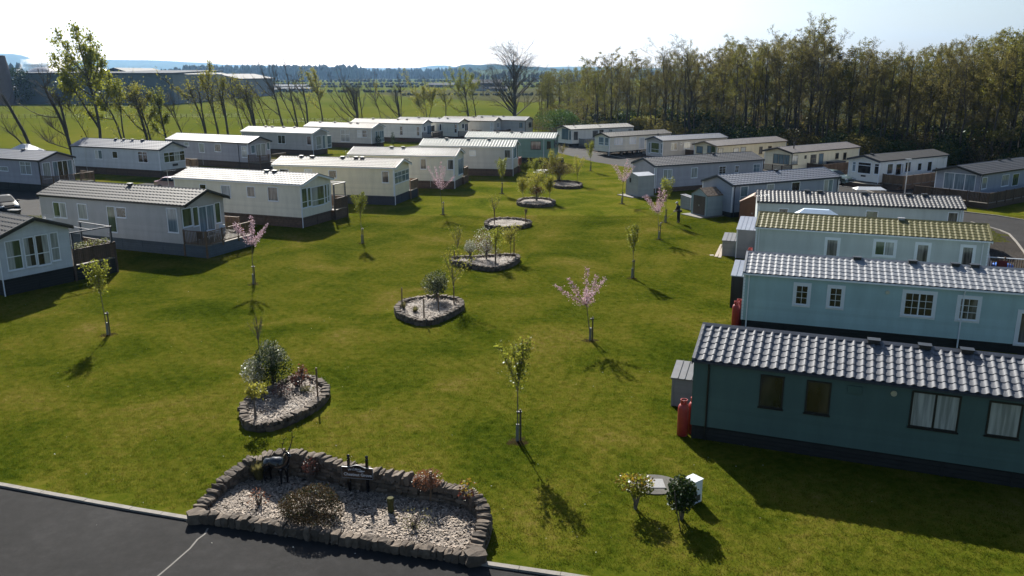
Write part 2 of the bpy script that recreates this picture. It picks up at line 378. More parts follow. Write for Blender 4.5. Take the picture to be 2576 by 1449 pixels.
W_ = {'slateblue': siding('slate_blue', (.27,.30,.36)), 'coolwhite': siding('cool_white', (.52,.55,.58)), 'mauve': siding('mauve_grey', (.36,.35,.385)),
      'cream': siding('cream', (0.72,0.68,0.57)), 'stone': siding('stone', (0.58,0.55,0.5)), 'beige': siding('beige', (.43,.42,.415)),
      'white': siding('white', (0.72,0.71,0.67)), 'sage': siding('sage', (.36,.50,.51)), 'green': siding('dark_green', (.060,.112,.100)),
      'pale': siding('pale_grey', (0.5,0.54,0.53)), 'lodge': siding('lodge_green', (.17,.27,.23)), 'yellow': siding('warm_cream', (0.74,0.67,0.5)),
      'blue': siding('blue_grey', (.33,.37,.43)), 'taupe': siding('taupe', (0.5,0.465,0.44))}
def tiles(name, c, rough, spec=.5): return paint('tile_'+name, c, rough, var=.14, scale=2.5, spec=spec, bump=.12, bscale=30)
T_ = {'brown': tiles('grey_brown', (0.068,0.065,0.059), .6), 'white': tiles('pale_grey', (0.173,0.173,0.169), .6, .5), 'grey': tiles('mid_grey', (0.101,0.103,0.109), .6, .18),
      'dark': tiles('slate', (0.073,0.078,0.086), .6), 'moss': tiles('mossy_green', (0.129,0.120,0.048), .6, .18), 'silver': tiles('silver', (0.245,0.257,0.275), .6, .18),
      'green': tiles('pale_green', (0.158,0.189,0.173), .6, .6), 'pink': tiles('pinkish', (0.198,0.174,0.162), .6), 'bluegrey': tiles('blue_grey', (0.112,0.131,0.168), .5, .6),
      'char': tiles('charcoal', (0.137,0.143,0.158), .6, .18)}
M_white = paint('white_upvc', (.74,.77,.82), .35, var=.04)
M_black = paint('black_upvc', (.012,.013,.014), .4, var=.1)
M_brownf = paint('brown_frame', (.20,.15,.09), .5, var=.1)
M_navy = paint('dark_blue_trim', (.025,.035,.055), .4, var=.1)
M_brick = paint('brown_skirt', (.10,.065,.045), .85, var=.3, scale=5, island=.2)
M_woodd = paint('dark_stained_wood', (.075,.048,.032), .75, var=.35, scale=4, island=.25, stretch=(1,1,6))
M_woodl = paint('weathered_wood', (.15,.095,.055), .75, var=.3, scale=4, island=.25)
M_greyskirt = paint('grey_skirt', (.085,.105,.125), .7, var=.15, island=.12)
M_darkskirt = paint('dark_skirt', (.014,.015,.014), .8, var=.25, island=.2)
M_navyskirt = paint('navy_skirt', (.030,.036,.055), .7, var=.15, island=.12)
M_deck = paint('deck_boards', (.18,.16,.13), .8, var=.25, island=.2)
M_pipe_w = M_white; M_metal = paint('galvanised_metal', (.5,.51,.52), .4, metal=.8, var=.1)
FR = {'w': M_white, 'k': M_black, 'n': M_brownf, 'b': M_navy}

def boards(mb, A, d, n, x0, x1, z0, z1, bh=.15, out=.022, topf=None):
    """lapped boards on the plane through A with direction d and outward normal n"""
    z = z0; k = 0
    def P(x, off, zq): return (A[0]+d[0]*x+n[0]*off, A[1]+d[1]*x+n[1]*off, zq)
    while z < z1 - .01:
        zt = min(z + bh, z1)
        a0, a1 = (x0, x1) if topf is None else topf(z); b0, b1 = (x0, x1) if topf is None else topf(zt)
        if a1 - a0 < .02: break
        mb.quad(P(a0, out, z), P(a1, out, z), P(b1, .001, zt), P(b0, .001, zt))
        mb.quad(P(a0, 0, z), P(a1, 0, z), P(a1, out, z), P(a0, out, z))
        z = zt
    return mb
def roof_slope(mb, x0, x1, P0, P1, p, c, amp, seg, roll, step=.02):
    """tile sheet between eave point P0 (y,z) and ridge point P1"""
    dy, dz = P1[0]-P0[0], P1[1]-P0[1]; Ls = math.hypot(dy, dz); ty, tz = dy/Ls, dz/Ls; ny, nz = -tz*(1 if dy > 0 else -1), abs(ty)
    nc = max(2, round(Ls/c)); nx = int((x1-x0)/p*seg); i0 = len(mb.v); rows = []
    for k in range(nc):
        rows += [(k/nc*Ls, step), ((k+1)/nc*Ls, 0.0)]
    for (s, off) in rows:
        for i in range(nx+1):
            x = x0 + (x1-x0)*i/nx; ph = (x/p) % 1.0
            if roll: h = amp*max(0, math.sin(2*PI*ph))**.8 - amp*.12*max(0, -math.sin(2*PI*ph))
            else: h = amp*(.5+.5*math.sin(2*PI*ph + .5*math.sin(2*PI*ph)))
            h += off
            mb.v.append((x, P0[0]+ty*s+ny*h, P0[1]+tz*s+nz*h))
    m = nx+1; flip = dy < 0
    for k in range(len(rows)-1):
        for i in range(nx):
            a = i0+k*m+i; q = (a, a+1, a+m+1, a+m)
            mb.f.append(q[::-1] if flip else q)
def frame_on(parent, A, d, n, u0, u1, z0, z1, kind='c', fr=M_white, sash=1, transom=None, grid=None, name='window', depth=.045, fw=.055, sill=True, trim=None):
    """a window (frame > pane, sill) on the plane through A"""
    def M(): 
        m = Matrix(((d[0], n[0], 0, A[0]), (d[1], n[1], 0, A[1]), (0, 0, 1, 0), (0, 0, 0, 1))); return m
    m = M(); mb = MB(); o0 = -.005
    mb.box(u0, u1, o0, depth, z1-fw, z1, m).box(u0, u1, o0, depth, z0, z0+fw, m)
    mb.box(u0, u0+fw, o0, depth, z0+fw+.0005, z1-fw-.0005, m).box(u1-fw, u1, o0, depth, z0+fw+.0005, z1-fw-.0005, m)
    for i in range(1, sash):
        x = u0+(u1-u0)*i/sash; mb.box(x-fw*.55, x+fw*.55, o0, depth-.003, z0+fw+.001, z1-fw-.001, m)
    if transom:
        zt = z0+(z1-z0)*transom; mb.box(u0+fw+.001, u1-fw-.001, o0, depth-.006, zt-fw*.45, zt+fw*.45, m)
    if grid:
        gx, gz = grid
        for i in range(1, gx*sash):
            x = u0+fw+(u1-u0-2*fw)*i/(gx*sash); mb.box(x-.011, x+.011, o0, .037, z0+fw+.002, z1-fw-.002, m)
        for i in range(1, gz):
            q = z0+fw+(z1-z0-2*fw)*i/gz; mb.box(u0+fw+.002, u1-fw-.002, o0, .0355, q-.011, q+.011, m)
    if trim:
        t = .11
        mb.box(u0-t, u1+t, o0, .034, z1+.001, z1+t, m).box(u0-t, u1+t, o0, .034, z0-t, z0-.001, m).box(u0-t, u0-.001, o0, .0335, z0, z1, m).box(u1+.001, u1+t, o0, .0335, z0, z1, m)
    f = mb.build(name, fr, parent)
    pm = MB(); k = list(kind)
    ns = max(sash, len(k))
    for i in range(ns):
        a = u0+fw*.5+(u1-u0-fw)*i/ns; b_ = u0+fw*.5+(u1-u0-fw)*(i+1)/ns
        q = MB().box(a+.001, b_-.001, 0, .029, z0+fw*.5, z1-fw*.5, m)
        q.build('pane' if name == 'window' else 'glazing', GL[k[i % len(k)]], f)
    if sill and name == 'window':
        MB().box(u0-.03, u1+.03, 0, depth+.04, z0-.035, z0-.001, m).build('sill', fr, f)
    return f

VANS = {}
def van(key, label, ea, eb, ez, skirt, Wd, rise, wall, roof, fas='k', end='R', win=(), gwin=(), pipes=(), vents=(), skm=None, p=.36, seg=6, roll=False,
        oh=(.12,.12), L=None, corner='w', grp=None, fr='w', chim=(), extra=(), oblong=None, trim=None, skirted=True, shift=0):
    A = Vector(G(*ea, ez)); B = Vector(G(*eb, ez)); d = (B-A); L0 = d.length; d = d/L0; L = L or L0
    if shift: A = A - d*shift                              # part of the body lies outside the picture
    n = Vector((-d.y, d.x)); ang = math.atan2(d.y, d.x)
    root = empty('static_caravan', (A.x, A.y, 0), ang, label, 'caravan', grp or 'caravans of the park')
    y0, y1 = .12, Wd-.12; x0, x1 = oh[0], L-oh[1]; zr = ez+rise; WM = W_[wall]
    e3 = Vector
    # walls
    mb = MB()
    boards(mb, (0,y0), (1,0), (0,-1), x0, x1, skirt, ez)
    boards(mb, (0,y1), (1,0), (0,1), x0, x1, skirt, ez)
    def tf(z):
        if z <= ez: return (y0, y1)
        t = (z-ez)/rise; return (max(y0, t*Wd/2), min(y1, Wd-t*Wd/2))
    boards(mb, (x1,0), (0,1), (1,0), y0, y1, skirt, zr-.04, topf=tf)
    boards(mb, (x0,0), (0,1), (-1,0), y0, y1, skirt, zr-.04, topf=tf)
    mb.quad((x0,y0,skirt),(x1,y0,skirt),(x1,y1,skirt),(x0,y1,skirt))
    body = mb.build('wall', WM, root)
    # corner trims
    cm = FR[corner] if corner in FR else WM
    for (cx_, cy_, sx, sy) in ((x1,y0,1,-1),(x0,y0,-1,-1),(x1,y1,1,1),(x0,y1,-1,1)):
        t = .07; tm = MB()
        tm.box(min(cx_-sx*t, cx_+sx*.02), max(cx_-sx*t, cx_+sx*.02), min(cy_, cy_+sy*.02), max(cy_, cy_+sy*.02), skirt, ez-.02)
        tm.box(min(cx_+sx*.0005, cx_+sx*.022), max(cx_+sx*.0005, cx_+sx*.022), min(cy_-sy*t, cy_+sy*.019), max(cy_-sy*t, cy_+sy*.019), skirt, ez-.0203)
        tm.build('corner_trim', cm, root)
    # roof
    rb = MB(); e0 = .02; amp = .05 if roll else .032 if A.length < 62 and A.x > 0 else .055
    roof_slope(rb, 0.0, L, (0-.03, ez+.01), (Wd/2-.02, zr+.01), p, .36, amp, seg, roll)
    roof_slope(rb, 0.0, L, (Wd+.03, ez+.01), (Wd/2+.02, zr+.01), p, .36, .035, max(4, seg//2), roll)
    rb.quad((0,-.02,ez-.02),(L,-.02,ez-.02),(L,Wd/2,zr-.02),(0,Wd/2,zr-.02)); rb.quad((0,Wd/2,zr-.02),(L,Wd/2,zr-.02),(L,Wd+.02,ez-.02),(0,Wd+.02,ez-.02))
    rf = rb.build('roof', T_[roof], root, smooth=False)
    cb = MB(); cw = .13; k = rise/(Wd/2)
    i = len(cb.v); zc = zr+.065 if not roll else zr+.075
    for x in (-.01, L+.01):
        cb.v += [(x, Wd/2-cw, zc-cw*k-.02), (x, Wd/2, zc+.025), (x, Wd/2+cw, zc-cw*k-.02), (x, Wd/2, zc-.06)]
    cb.f += [(i,i+4,i+5,i+1),(i+1,i+5,i+6,i+2),(i+2,i+6,i+7,i+3),(i+3,i+7,i+4,i),(i,i+1,i+2,i+3),(i+7,i+6,i+5,i+4)]
    cb.build('ridge_cap', T_[roof], rf)
    for x in (0.0, L):                                   # verge caps and barge boards
        for (ya, yb) in ((-.03, Wd/2-.001), (Wd+.03, Wd/2+.001)):
            vb = MB()
            xa, xb = (x-.012, x+.09) if x == 0 else (x-.09, x+.012)
            i = len(vb.v); q = [(ya, ez+.0), (yb, zr+.0)]
            for (yy, zv) in q:
                vb.v += [(xa, yy, zv+.0), (xb, yy, zv+.0), (xb, yy, zv+.075), (xa, yy, zv+.075)]
            vb.f += [(i,i+1,i+5,i+4),(i+1,i+2,i+6,i+5),(i+2,i+3,i+7,i+6),(i+3,i,i+4,i+7),(i,i+3,i+2,i+1),(i+4,i+5,i+6,i+7)]
            vb.build('verge', T_[roof], rf)
    for x in (0.0, L):
        for (ya, yb) in ((-.03, Wd/2-.001), (Wd+.03, Wd/2+.001)):
            fb = MB()
            xa, xb = (x-.02, x+.015) if x == 0 else (x-.015, x+.02)
            i = len(fb.v)
            for (yy, zv) in ((ya, ez), (yb, zr)):
                fb.v += [(xa, yy, zv-.15), (xb, yy, zv-.15), (xb, yy, zv-.004), (xa, yy, zv-.004)]
            fb.f += [(i,i+1,i+5,i+4),(i+1,i+2,i+6,i+5),(i+2,i+3,i+7,i+6),(i+3,i,i+4,i+7),(i,i+3,i+2,i+1),(i+4,i+5,i+6,i+7)]
            fb.build('bargeboard', FR[fas], root)
    MB().box(.02, L-.02, -.075, -.035, ez-.085, ez-.005).box(.02, L-.02, -.034, y0-.016, ez-.06, ez-.03).build('gutter', FR[fas], root)
    MB().box(.02, L-.02, Wd+.035, Wd+.075, ez-.085, ez-.005).build('gutter', FR[fas], root)
    # skirt
    if skirted and skirt > .15:
        sb = MB(); sk = skm or M_darkskirt
        for (AA, dd, nn, a, b) in (((0,y0+.04),(1,0),(0,-1),x0+.03,x1-.03),((0,y1-.04),(1,0),(0,1),x0+.03,x1-.03),((x1-.04,0),(0,1),(1,0),y0+.04,y1-.04),((x0+.04,0),(0,1),(-1,0),y0+.04,y1-.04)):
            z = .02
            while z < skirt-.03:
                zt = min(z+.135, skirt-.004); q = Matrix(((dd[0],nn[0],0,AA[0]),(dd[1],nn[1],0,AA[1]),(0,0,1,0),(0,0,0,1)))
                sb.box(a, b, -.02, 0, z, zt, q); z += .15
            kx = max(1, round((b-a)/1.8))
            for j in range(kx+1):
                x = a+(b-a-.09)*j/kx; q = Matrix(((dd[0],nn[0],0,AA[0]),(dd[1],nn[1],0,AA[1]),(0,0,1,0),(0,0,0,1)))
                sb.box(x, x+.09, .002, .022, .0, skirt-.005, q)
        sb.build('skirting', sk, root)
        MB().box(x0+.12, x1-.12, y0+.12, y1-.12, 0, skirt-.01).build('chassis', M_black, root)
    info = dict(root=root, A=A, d=d, n=n, L=L, W=Wd, ez=ez, x0=x0, x1=x1, y0=y0, y1=y1, ang=ang, skirt=skirt, rise=rise)
    def loc(P): v = Vector((P[0]-A.x, P[1]-A.y)); return (v.dot(d), v.dot(n), P[2])
    pn = A + n*y0
    def near(pt): return loc(hit(pt, pn, n))
    gx = x1 if end == 'R' else x0
    pg = A + d*gx
    def gab(pt): return loc(hit(pt, pg, d))
    info['near'] = near; info['gab'] = gab; VANS[key] = info
    for wspec in win:
        reg, a, b_, c_, e_, kind, *o = wspec; o = o[0] if o else {}
        l = near(zz(reg, a, (b_+e_)/2)); r_ = near(zz(reg, c_, (b_+e_)/2)); t = near(zz(reg, (a+c_)/2, b_)); bo = near(zz(reg, (a+c_)/2, e_))
        u0, u1, zb, zt = l[0], r_[0], max(bo[2], skirt+.1), min(t[2], ez-.14)
        if 'z0' in o: zb = o['z0']
        frame_on(root, (0,y0), (1,0), (0,-1), u0, u1, zb, zt, kind, FR[o.get('fr', fr)], o.get('s', 1), o.get('t'), o.get('g'), o.get('name', 'window'), trim=trim)
    for wspec in gwin:
        reg, a, b_, c_, e_, kind, *o = wspec; o = o[0] if o else {}
        l = gab(zz(reg, a, (b_+e_)/2)); r_ = gab(zz(reg, c_, (b_+e_)/2)); t = gab(zz(reg, (a+c_)/2, b_)); bo = gab(zz(reg, (a+c_)/2, e_))
        v0, v1 = sorted((l[1], r_[1])); v0 = max(v0, y0+.02); v1 = min(v1, y1-.02)
        zb, zt = max(bo[2], skirt+.05), min(t[2], ez+rise*.55)
        if 'z0' in o: zb = o['z0']
        if 'z1' in o: zt = o['z1']
        dx = (0,1); nx_ = (1,0) if end == 'R' else (-1,0)
        frame_on(root, (gx,0), dx, nx_, v0, v1, zb, zt, kind[::-1] if end == 'L' else kind, FR[o.get('fr', fr)], o.get('s', 1), o.get('t'), o.get('g'), o.get('name', 'window'))
    for (x, cl) in pipes:
        if x < 0: x = L+x
        q = MB(); q.tube([(x,-.055,ez-.06),(x,y0-.05,ez-.25),(x,y0-.05,.05)], .034, 6); q.build('downpipe', FR[cl], root)
    for x in vents:
        q = MB(); xx = x*L if x <= 1 else x
        q.box(xx-.17, xx+.17, Wd/2-.21, Wd/2+.05, zr+.02, zr+.13); q.box(xx-.2, xx+.2, Wd/2-.24, Wd/2+.08, zr+.131, zr+.155); q.build('roof_vent', M_black if roof != 'moss' else T_['silver'], rf)
    for (x, y, h) in chim:
        q = MB(); zb = ez+rise*(1-abs(y-Wd/2)/(Wd/2)); q.tube([(x,y,zb-.05),(x,y,zb+h)], .07, 8); q.tube([(x,y,zb+h),(x,y,zb+h+.1)], .11, 8); q.build('chimney', M_black, rf)
    return info
def plaque(v, reg, a, b_, c_, e_, gable=False, mat=None, name='name_plaque'):
    f = v['gab'] if gable else v['near']
    l = f(zz(reg, a, (b_+e_)/2)); r_ = f(zz(reg, c_, (b_+e_)/2)); t = f(zz(reg, (a+c_)/2, b_)); bo = f(zz(reg, (a+c_)/2, e_))
    mb = MB()
    if gable:
        s = 1 if v['gab'](zz(reg,a,b_))[0] > 1 else -1
        x = v['x1'] if s > 0 else v['x0']; mb.box(min(x+s*.01,x+s*.05), max(x+s*.01,x+s*.05), min(l[1],r_[1]), max(l[1],r_[1]), bo[2], t[2])
    else: mb.box(l[0], r_[0], v['y0']-.05, v['y0']-.005, bo[2], t[2])
    return mb.build(name, mat or M_black, v['root'])

# ---- left hand rows (front gable to the right, towards the lawn)
LF = 3.5
g1 = 'caravans facing the lawn on the left'; g2 = 'caravans in the far left row'; g3 = 'caravans along the back road'; g4 = 'caravans end-on to the lawn on the right'
vB = van('B', 'beige caravan with grey-brown tiled roof, grey skirting and an open timber deck at its front', (92,490), (465,518), LF, .86, 4.35, .78, 'beige', 'brown', 'k', 'R',
    win=[(Z6,435,600,540,725,'gc',{'s':2}),(Z6,632,612,710,738,'c'),(Z6,873,632,942,842,'g'),(Z6,942,640,1022,725,'d'),(Z6,1355,648,1440,845,'b')],
    gwin=[(Z6,1470,645,1550,800,'g'),(Z6,1556,635,1604,795,'g'),(Z6,1605,625,1732,800,'bb',{'s':2,'name':'patio_door','z0':.95}),(Z6,1735,600,1782,770,'g')], vents=(.5,), skm=M_greyskirt, corner='x', grp=g1, oh=(.12,.55), p=.31, seg=6)
van_fix = None
vC = van('C', 'cream caravan with dazzling pale roof, between the open-decked one and the bow-fronted one', zz(Z7,145,298), zz(Z7,1205,358), LF, .86, 4.4, .62, 'cream', 'white', 'w', 'R',
    win=[(Z7,375,350,428,425,'d'),(Z7,548,358,625,457,'b'),(Z7,755,368,822,455,'m'),(Z7,925,372,1008,487,'m')],
    gwin=[(Z7,1183,382,1240,545,'g',{'t':.3}),(Z7,1243,375,1271,532,'g',{'t':.3}),(Z7,1273,365,1378,525,'cg',{'t':.3}),(Z7,1380,350,1400,505,'g',{'t':.3}),(Z7,1403,345,1419,492,'g',{'t':.3})], vents=(.62,.68), skm=M_brick, corner='w', grp=g1, pipes=((-.25,'w'),), p=.31, seg=6, oh=(.12,.3))
vD = van('D', 'cream caravan with grey ridge vents, curved bow window and navy skirting', zz(Z7,950,195), zz(Z7,1960,222), LF, .86, 4.3, .62, 'yellow', 'brown', 'w', 'R',
    win=[(Z2,400,1055,472,1110,'d'),(Z2,600,1058,662,1110,'w'),(Z2,795,1065,860,1130,'d'),(Z2,1225,1072,1282,1168,'m')],
    gwin=[(Z2,1306,1070,1448,1165,'bbbb',{'s':4,'t':.6})], vents=(.17,.26,.51,.62,.67), skm=M_navyskirt, grp=g1, pipes=((-.2,'w'),), p=.31, seg=6, oh=(.12,.3))
vE = van('E', 'pale caravan with a white glaring roof behind the pink blossom tree', zz(Z2,943,940), zz(Z2,1825,955), LF, .86, 4.3, .64, 'cream', 'white', 'w', 'R',
    win=[(Z2,1400,965,1450,1000,'c'),(Z2,1535,972,1585,1058,'m'),(Z2,1755,980,1805,1062,'m')],
    gwin=[(Z2,1840,970,1880,1100,'b'),(Z2,1884,950,1932,1085,'gg',{'s':2,'z1':LF+.2})], vents=(.36,.47), skm=M_brick, grp=g1, pipes=((-.2,'w'),), p=.28, oh=(.12,.3))
vF = van('F', 'pale grey-cream caravan with striped pale roof, just left of the green lodge', zz(Z3,75,868), zz(Z3,850,880), LF, .86, 4.2, .68, 'stone', 'green', 'w', 'R',
    win=[(Z3,485,905,535,950,'w'),(Z3,765,900,820,970,'m')], gwin=[(Z3,835,880,862,968,'b'),(Z3,866,870,902,962,'g',{'z1':LF+.2})], vents=(.25,.48,.7), skm=M_brick, grp=g1, pipes=((-.2,'w'),), oh=(.12,.3))
vG = van('G', 'green timber lodge with pale ribbed roof and black framed windows beside the road', zz(Z3,445,800), zz(Z3,1180,810), LF, .86, 4.6, .6, 'lodge', 'green', 'w', 'R',
    win=[(Z3,980,832,1062,898,'m'),(Z3,1110,832,1143,895,'d')], gwin=[(Z3,1152,828,1168,885,'b'),(Z3,1172,825,1192,880,'b')], vents=(.33,.49,.6), skm=M_darkskirt, fr='k', corner='x', grp=g1, pipes=((-1.6,'w'),), oh=(.12,.2))
vA = van('A', 'white panelled caravan with curtained bay front, cut off by the left edge', (-330,540), (-8,600), 3.35, .95, 4.3, .8, 'coolwhite', 'brown', 'k', 'R',
    gwin=[(Z6,45,905,178,1150,'cg',{'t':.45}),(Z6,192,878,285,1125,'cd',{'t':.4}),(Z6,290,858,400,1110,'dc',{'t':.4}),(Z6,405,840,478,1075,'c',{'t':.45})], skm=M_darkskirt, corner='x', grp=g1, pipes=((-.2,'w'),), p=.31, seg=6, oh=(.12,.35)) if True else None
RZ = 3.3
vH = van('H', 'beige caravan with dark pipe and front deck fence, above the parked black car', zz(Z6,-330,228), zz(Z6,320,265), RZ, .8, 4.3, .72, 'mauve', 'bluegrey', 'k', 'R',
    win=[(Z6,0,310,68,348,'c'),(Z6,165,272,255,375,'c',{'s':2,'t':.7})], gwin=[(Z6,345,278,410,412,'c'),(Z6,428,262,590,430,'bddb',{'s':4,'name':'patio_door'}),(Z6,602,250,666,362,'c',{'t':.75})], corner='k', grp=g2, pipes=((-.35,'k'),), vents=(.6,), skm=M_darkskirt, oh=(.12,.35), shift=0)
vI = van('I', 'white caravan with arched four-pane bay and an oval dark plaque', zz(Z6,565,145), zz(Z6,1290,178), RZ, .85, 4.3, .80, 'coolwhite', 'bluegrey', 'b', 'R',
    win=[(Z6,768,178,828,250,'wb',{'s':2}),(Z6,910,188,952,245,'d'),(Z6,1118,190,1195,278,'dd',{'s':2,'t':.7})], gwin=[(Z6,1322,190,1500,272,'gdcd',{'s':4,'t':.65})], vents=(.38,.47,.57,.68), grp=g2, skm=M_woodd, oh=(.12,.3))
plaque(vI, Z6, 1395, 287, 1438, 306, True)
vJ = van('J', 'taupe caravan with black pipe and timber railed front deck behind the arched-window one', zz(Z6,1335,92), zz(Z6,2010,125), RZ, .85, 4.3, .72, 'mauve', 'bluegrey', 'k', 'R',
    win=[(Z6,1490,115,1530,145,'c'),(Z6,1610,122,1655,198,'c'),(Z6,1735,128,1788,192,'d'),(Z6,1955,148,2000,238,'c',{'t':.6})], gwin=[(Z2,165,862,198,930,'b'),(Z2,205,850,285,960,'cc',{'s':2,'name':'patio_door'}),(Z2,292,840,330,900,'b')], grp=g2, skm=M_woodd, pipes=((-1.9,'k'),), oh=(.12,.35))
vK = van('K', 'beige caravan with pale shining roof and tall bay windows, just beyond the taupe one', zz(Z2,80,752), zz(Z2,668,770), RZ, .8, 4.2, .66, 'beige', 'white', 'w', 'R',
    win=[(Z2,385,782,445,852,'dd',{'s':2}),(Z2,618,788,655,862,'d')], gwin=[(Z2,692,788,735,895,'c',{'t':.3}),(Z2,745,780,812,915,'bw'),(Z2,815,782,830,880,'b',{'t':.3})], vents=(.25,.34,.5,.65), grp=g2, skm=M_woodd, pipes=((-.15,'w'),), oh=(.12,.3))
vL = van('L', 'grey-beige caravan with two dark clipped shrubs either side of its bay', zz(Z2,590,712), zz(Z2,1148,728), RZ, .8, 4.1, .66, 'stone', 'brown', 'w', 'R',
    win=[(Z2,893,738,965,835,'cc',{'s':2,'t':.6}),(Z2,1028,742,1105,800,'wm',{'s':2,'t':.5})], gwin=[(Z2,1172,745,1285,838,'bcbb',{'s':4,'t':.35})], vents=(.15,.37,.6,.7), grp=g2, skm=M_woodd, oh=(.12,.3))
vM = van('M', 'off-white caravan with glazed doors and dark railed deck, middle of the far row', zz(Z2,970,680), zz(Z2,1560,692), RZ, .8, 4.1, .6, 'white', 'brown', 'k', 'R',
    win=[(Z2,1370,710,1395,782,'d',{'t':.5}),(Z2,1505,712,1530,788,'m',{'t':.5})], gwin=[(Z2,1564,712,1576,750,'d'),(Z2,1590,702,1640,775,'bb',{'s':2,'name':'patio_door'}),(Z2,1650,700,1664,750,'d')], vents=(.25,.6,.72), grp=g2, skm=M_woodd, oh=(.12,.3))
vN = van('N', 'cream caravan with narrow black latticed windows, third from the right in the far row', zz(Z3,-120,668), zz(Z3,400,683), RZ, .8, 4.0, .62, 'cream', 'silver', 'k', 'R',
    win=[(Z3,243,690,258,745,'d'),(Z3,362,692,384,765,'d',{'t':.5})], gwin=[(Z3,422,690,440,728,'d'),(Z3,446,690,485,748,'dd',{'s':2,'name':'patio_door'})], vents=(.3,.62,.75), grp=g2, skm=M_woodd, oh=(.12,.3))
vO = van('O', 'stone coloured caravan with dark red-brown deck fence, second from the far row end', zz(Z3,250,662), zz(Z3,692,670), RZ, .7, 4.0, .62, 'stone', 'brown', 'k', 'R',
    win=[(Z3,652,680,672,750,'w',{'t':.4})], gwin=[(Z3,706,682,722,722,'c'),(Z3,728,678,760,735,'bb',{'s':2,'name':'patio_door'})], vents=(.55,.7), grp=g2, skm=M_woodd, oh=(.12,.3))
vP = van('P', 'last caravan of the far row, beige with a black pipe and two dark end windows', zz(Z3,520,655), zz(Z3,940,665), RZ, .6, 3.9, .6, 'beige', 'silver', 'k', 'R',
    win=[(Z3,887,682,914,722,'b')], gwin=[(Z3,962,678,984,720,'d'),(Z3,988,676,1009,716,'d')], vents=(.3,.5), corner='k', grp=g2, skm=M_darkskirt, oh=(.12,.15), fr='n')

# ---- right hand side
vX1 = van('X1', 'dark green caravan with black framed windows and a charcoal pantile roof, nearest on the right', zz(Z10,155,375), zz(Z10,2070,605), 2.87, .52, 4.0, .62, 'green', 'char', 'b', None,
    win=[(Z10,543,467,682,655,'d'),(Z10,808,500,953,690,'d'),(Z10,1410,568,1700,780,'cc',{'s':2}),(Z10,1855,620,2055,825,'c')], fr='k', corner='x', grp=g4, pipes=((.55,'k'),), vents=(5.5,7.0,8.2), skm=M_darkskirt, L=13.6, p=.285, seg=10, roll=True, oh=(.06,.12))
vX2 = van('X2', 'pale sage caravan with Georgian barred windows and a light grey pantile roof', zz(Z9,1040,860), zz(Z8,2070,1440), 2.8, .45, 4.0, .60, 'sage', 'silver', 'w', None,
    win=[(Z9,1462,958,1568,1118,'d',{'g':(2,3)}),(Z9,1735,978,1842,1140,'d',{'g':(2,3)}),(Z10,1375,-10,1548,125,'dd',{'s':2,'g':(2,3)}),(Z10,1692,20,1805,148,'m',{'g':(2,3)}),(Z10,2035,105,2160,300,'m',{'z0':.5})], grp=g4, pipes=((.3,'w'),(9.5,'w')), vents=(5.1,7.5,9.3,10.1), skm=M_darkskirt, L=13.6, p=.285, seg=8, oh=(.06,.12), trim=True)
vX3 = van('X3', 'pale caravan with a mossy yellow-green tiled roof', zz(Z9,1140,490), zz(Z8,1820,1022), 2.8, .45, 4.0, .62, 'pale', 'moss', 'w', None,
    win=[(Z9,1712,588,1808,728,'m'),(Z8,862,1018,1024,1136,'gc',{'s':2}),(Z8,1198,1042,1298,1190,'m'),(Z8,1562,1062,1658,1220,'m')], grp=g4, pipes=((-.45,'w'),(.25,'w')), vents=(8.3,), skm=M_darkskirt, p=.30, seg=8, oh=(.06,.12), trim=True)
vX4 = van('X4', 'pale caravan with a long mid-grey tiled roof, behind the mossy roofed one', zz(Z9,1155,285), zz(Z8,1605,760), 2.8, .45, 4.0, .58, 'pale', 'grey', 'b', None,
    win=[(Z8,85,752,165,800,'d'),(Z8,412,762,518,820,'b'),(Z8,788,772,890,840,'g'),(Z8,1450,784,1535,880,'m')], grp=g4, pipes=((-.3,'w'),(.2,'w')), vents=(3.6,4.5,7.6,10.6,11.7), skm=M_darkskirt, p=.28, seg=6, oh=(.06,.12))
vX5 = van('X5', 'grey caravan with a blue-grey tiled roof and dark pipe, behind the brown-doored shed', zz(Z9,960,155), zz(Z9,1835,85), 2.8, .45, 4.1, .66, 'slateblue', 'bluegrey', 'b', 'L',
    win=[(Z9,1015,155,1078,290,'b',{'t':.35}),(Z9,1230,138,1292,192,'c'),(Z9,1430,125,1498,205,'d'),(Z9,1690,105,1765,207,'cb',{'s':2})], grp=g4, pipes=((.3,'b'),(-.3,'k')), vents=(.52,), skm=M_darkskirt, p=.36, seg=6, chim=())
vX6 = van('X6', 'pinkish grey caravan with grey tiled roof and blank white end, behind the small white-roofed shed', zz(Z4,740,1345), zz(Z4,1628,1290), 2.8, .5, 4.1, .66, 'mauve', 'grey', 'b', 'L',
    win=[(Z4,808,1368,880,1445,'cc',{'s':2}),(Z4,1033,1355,1085,1438,'c'),(Z4,1258,1342,1315,1408,'d',{'g':(2,3)}),(Z4,1387,1337,1420,1397,'d',{'g':(2,2)}),(Z4,1535,1325,1590,1390,'b',{'g':(2,2)})], grp=g4, pipes=((.3,'w'),), vents=(.62,), skm=M_brick, p=.36, seg=6)
bk = 2.85
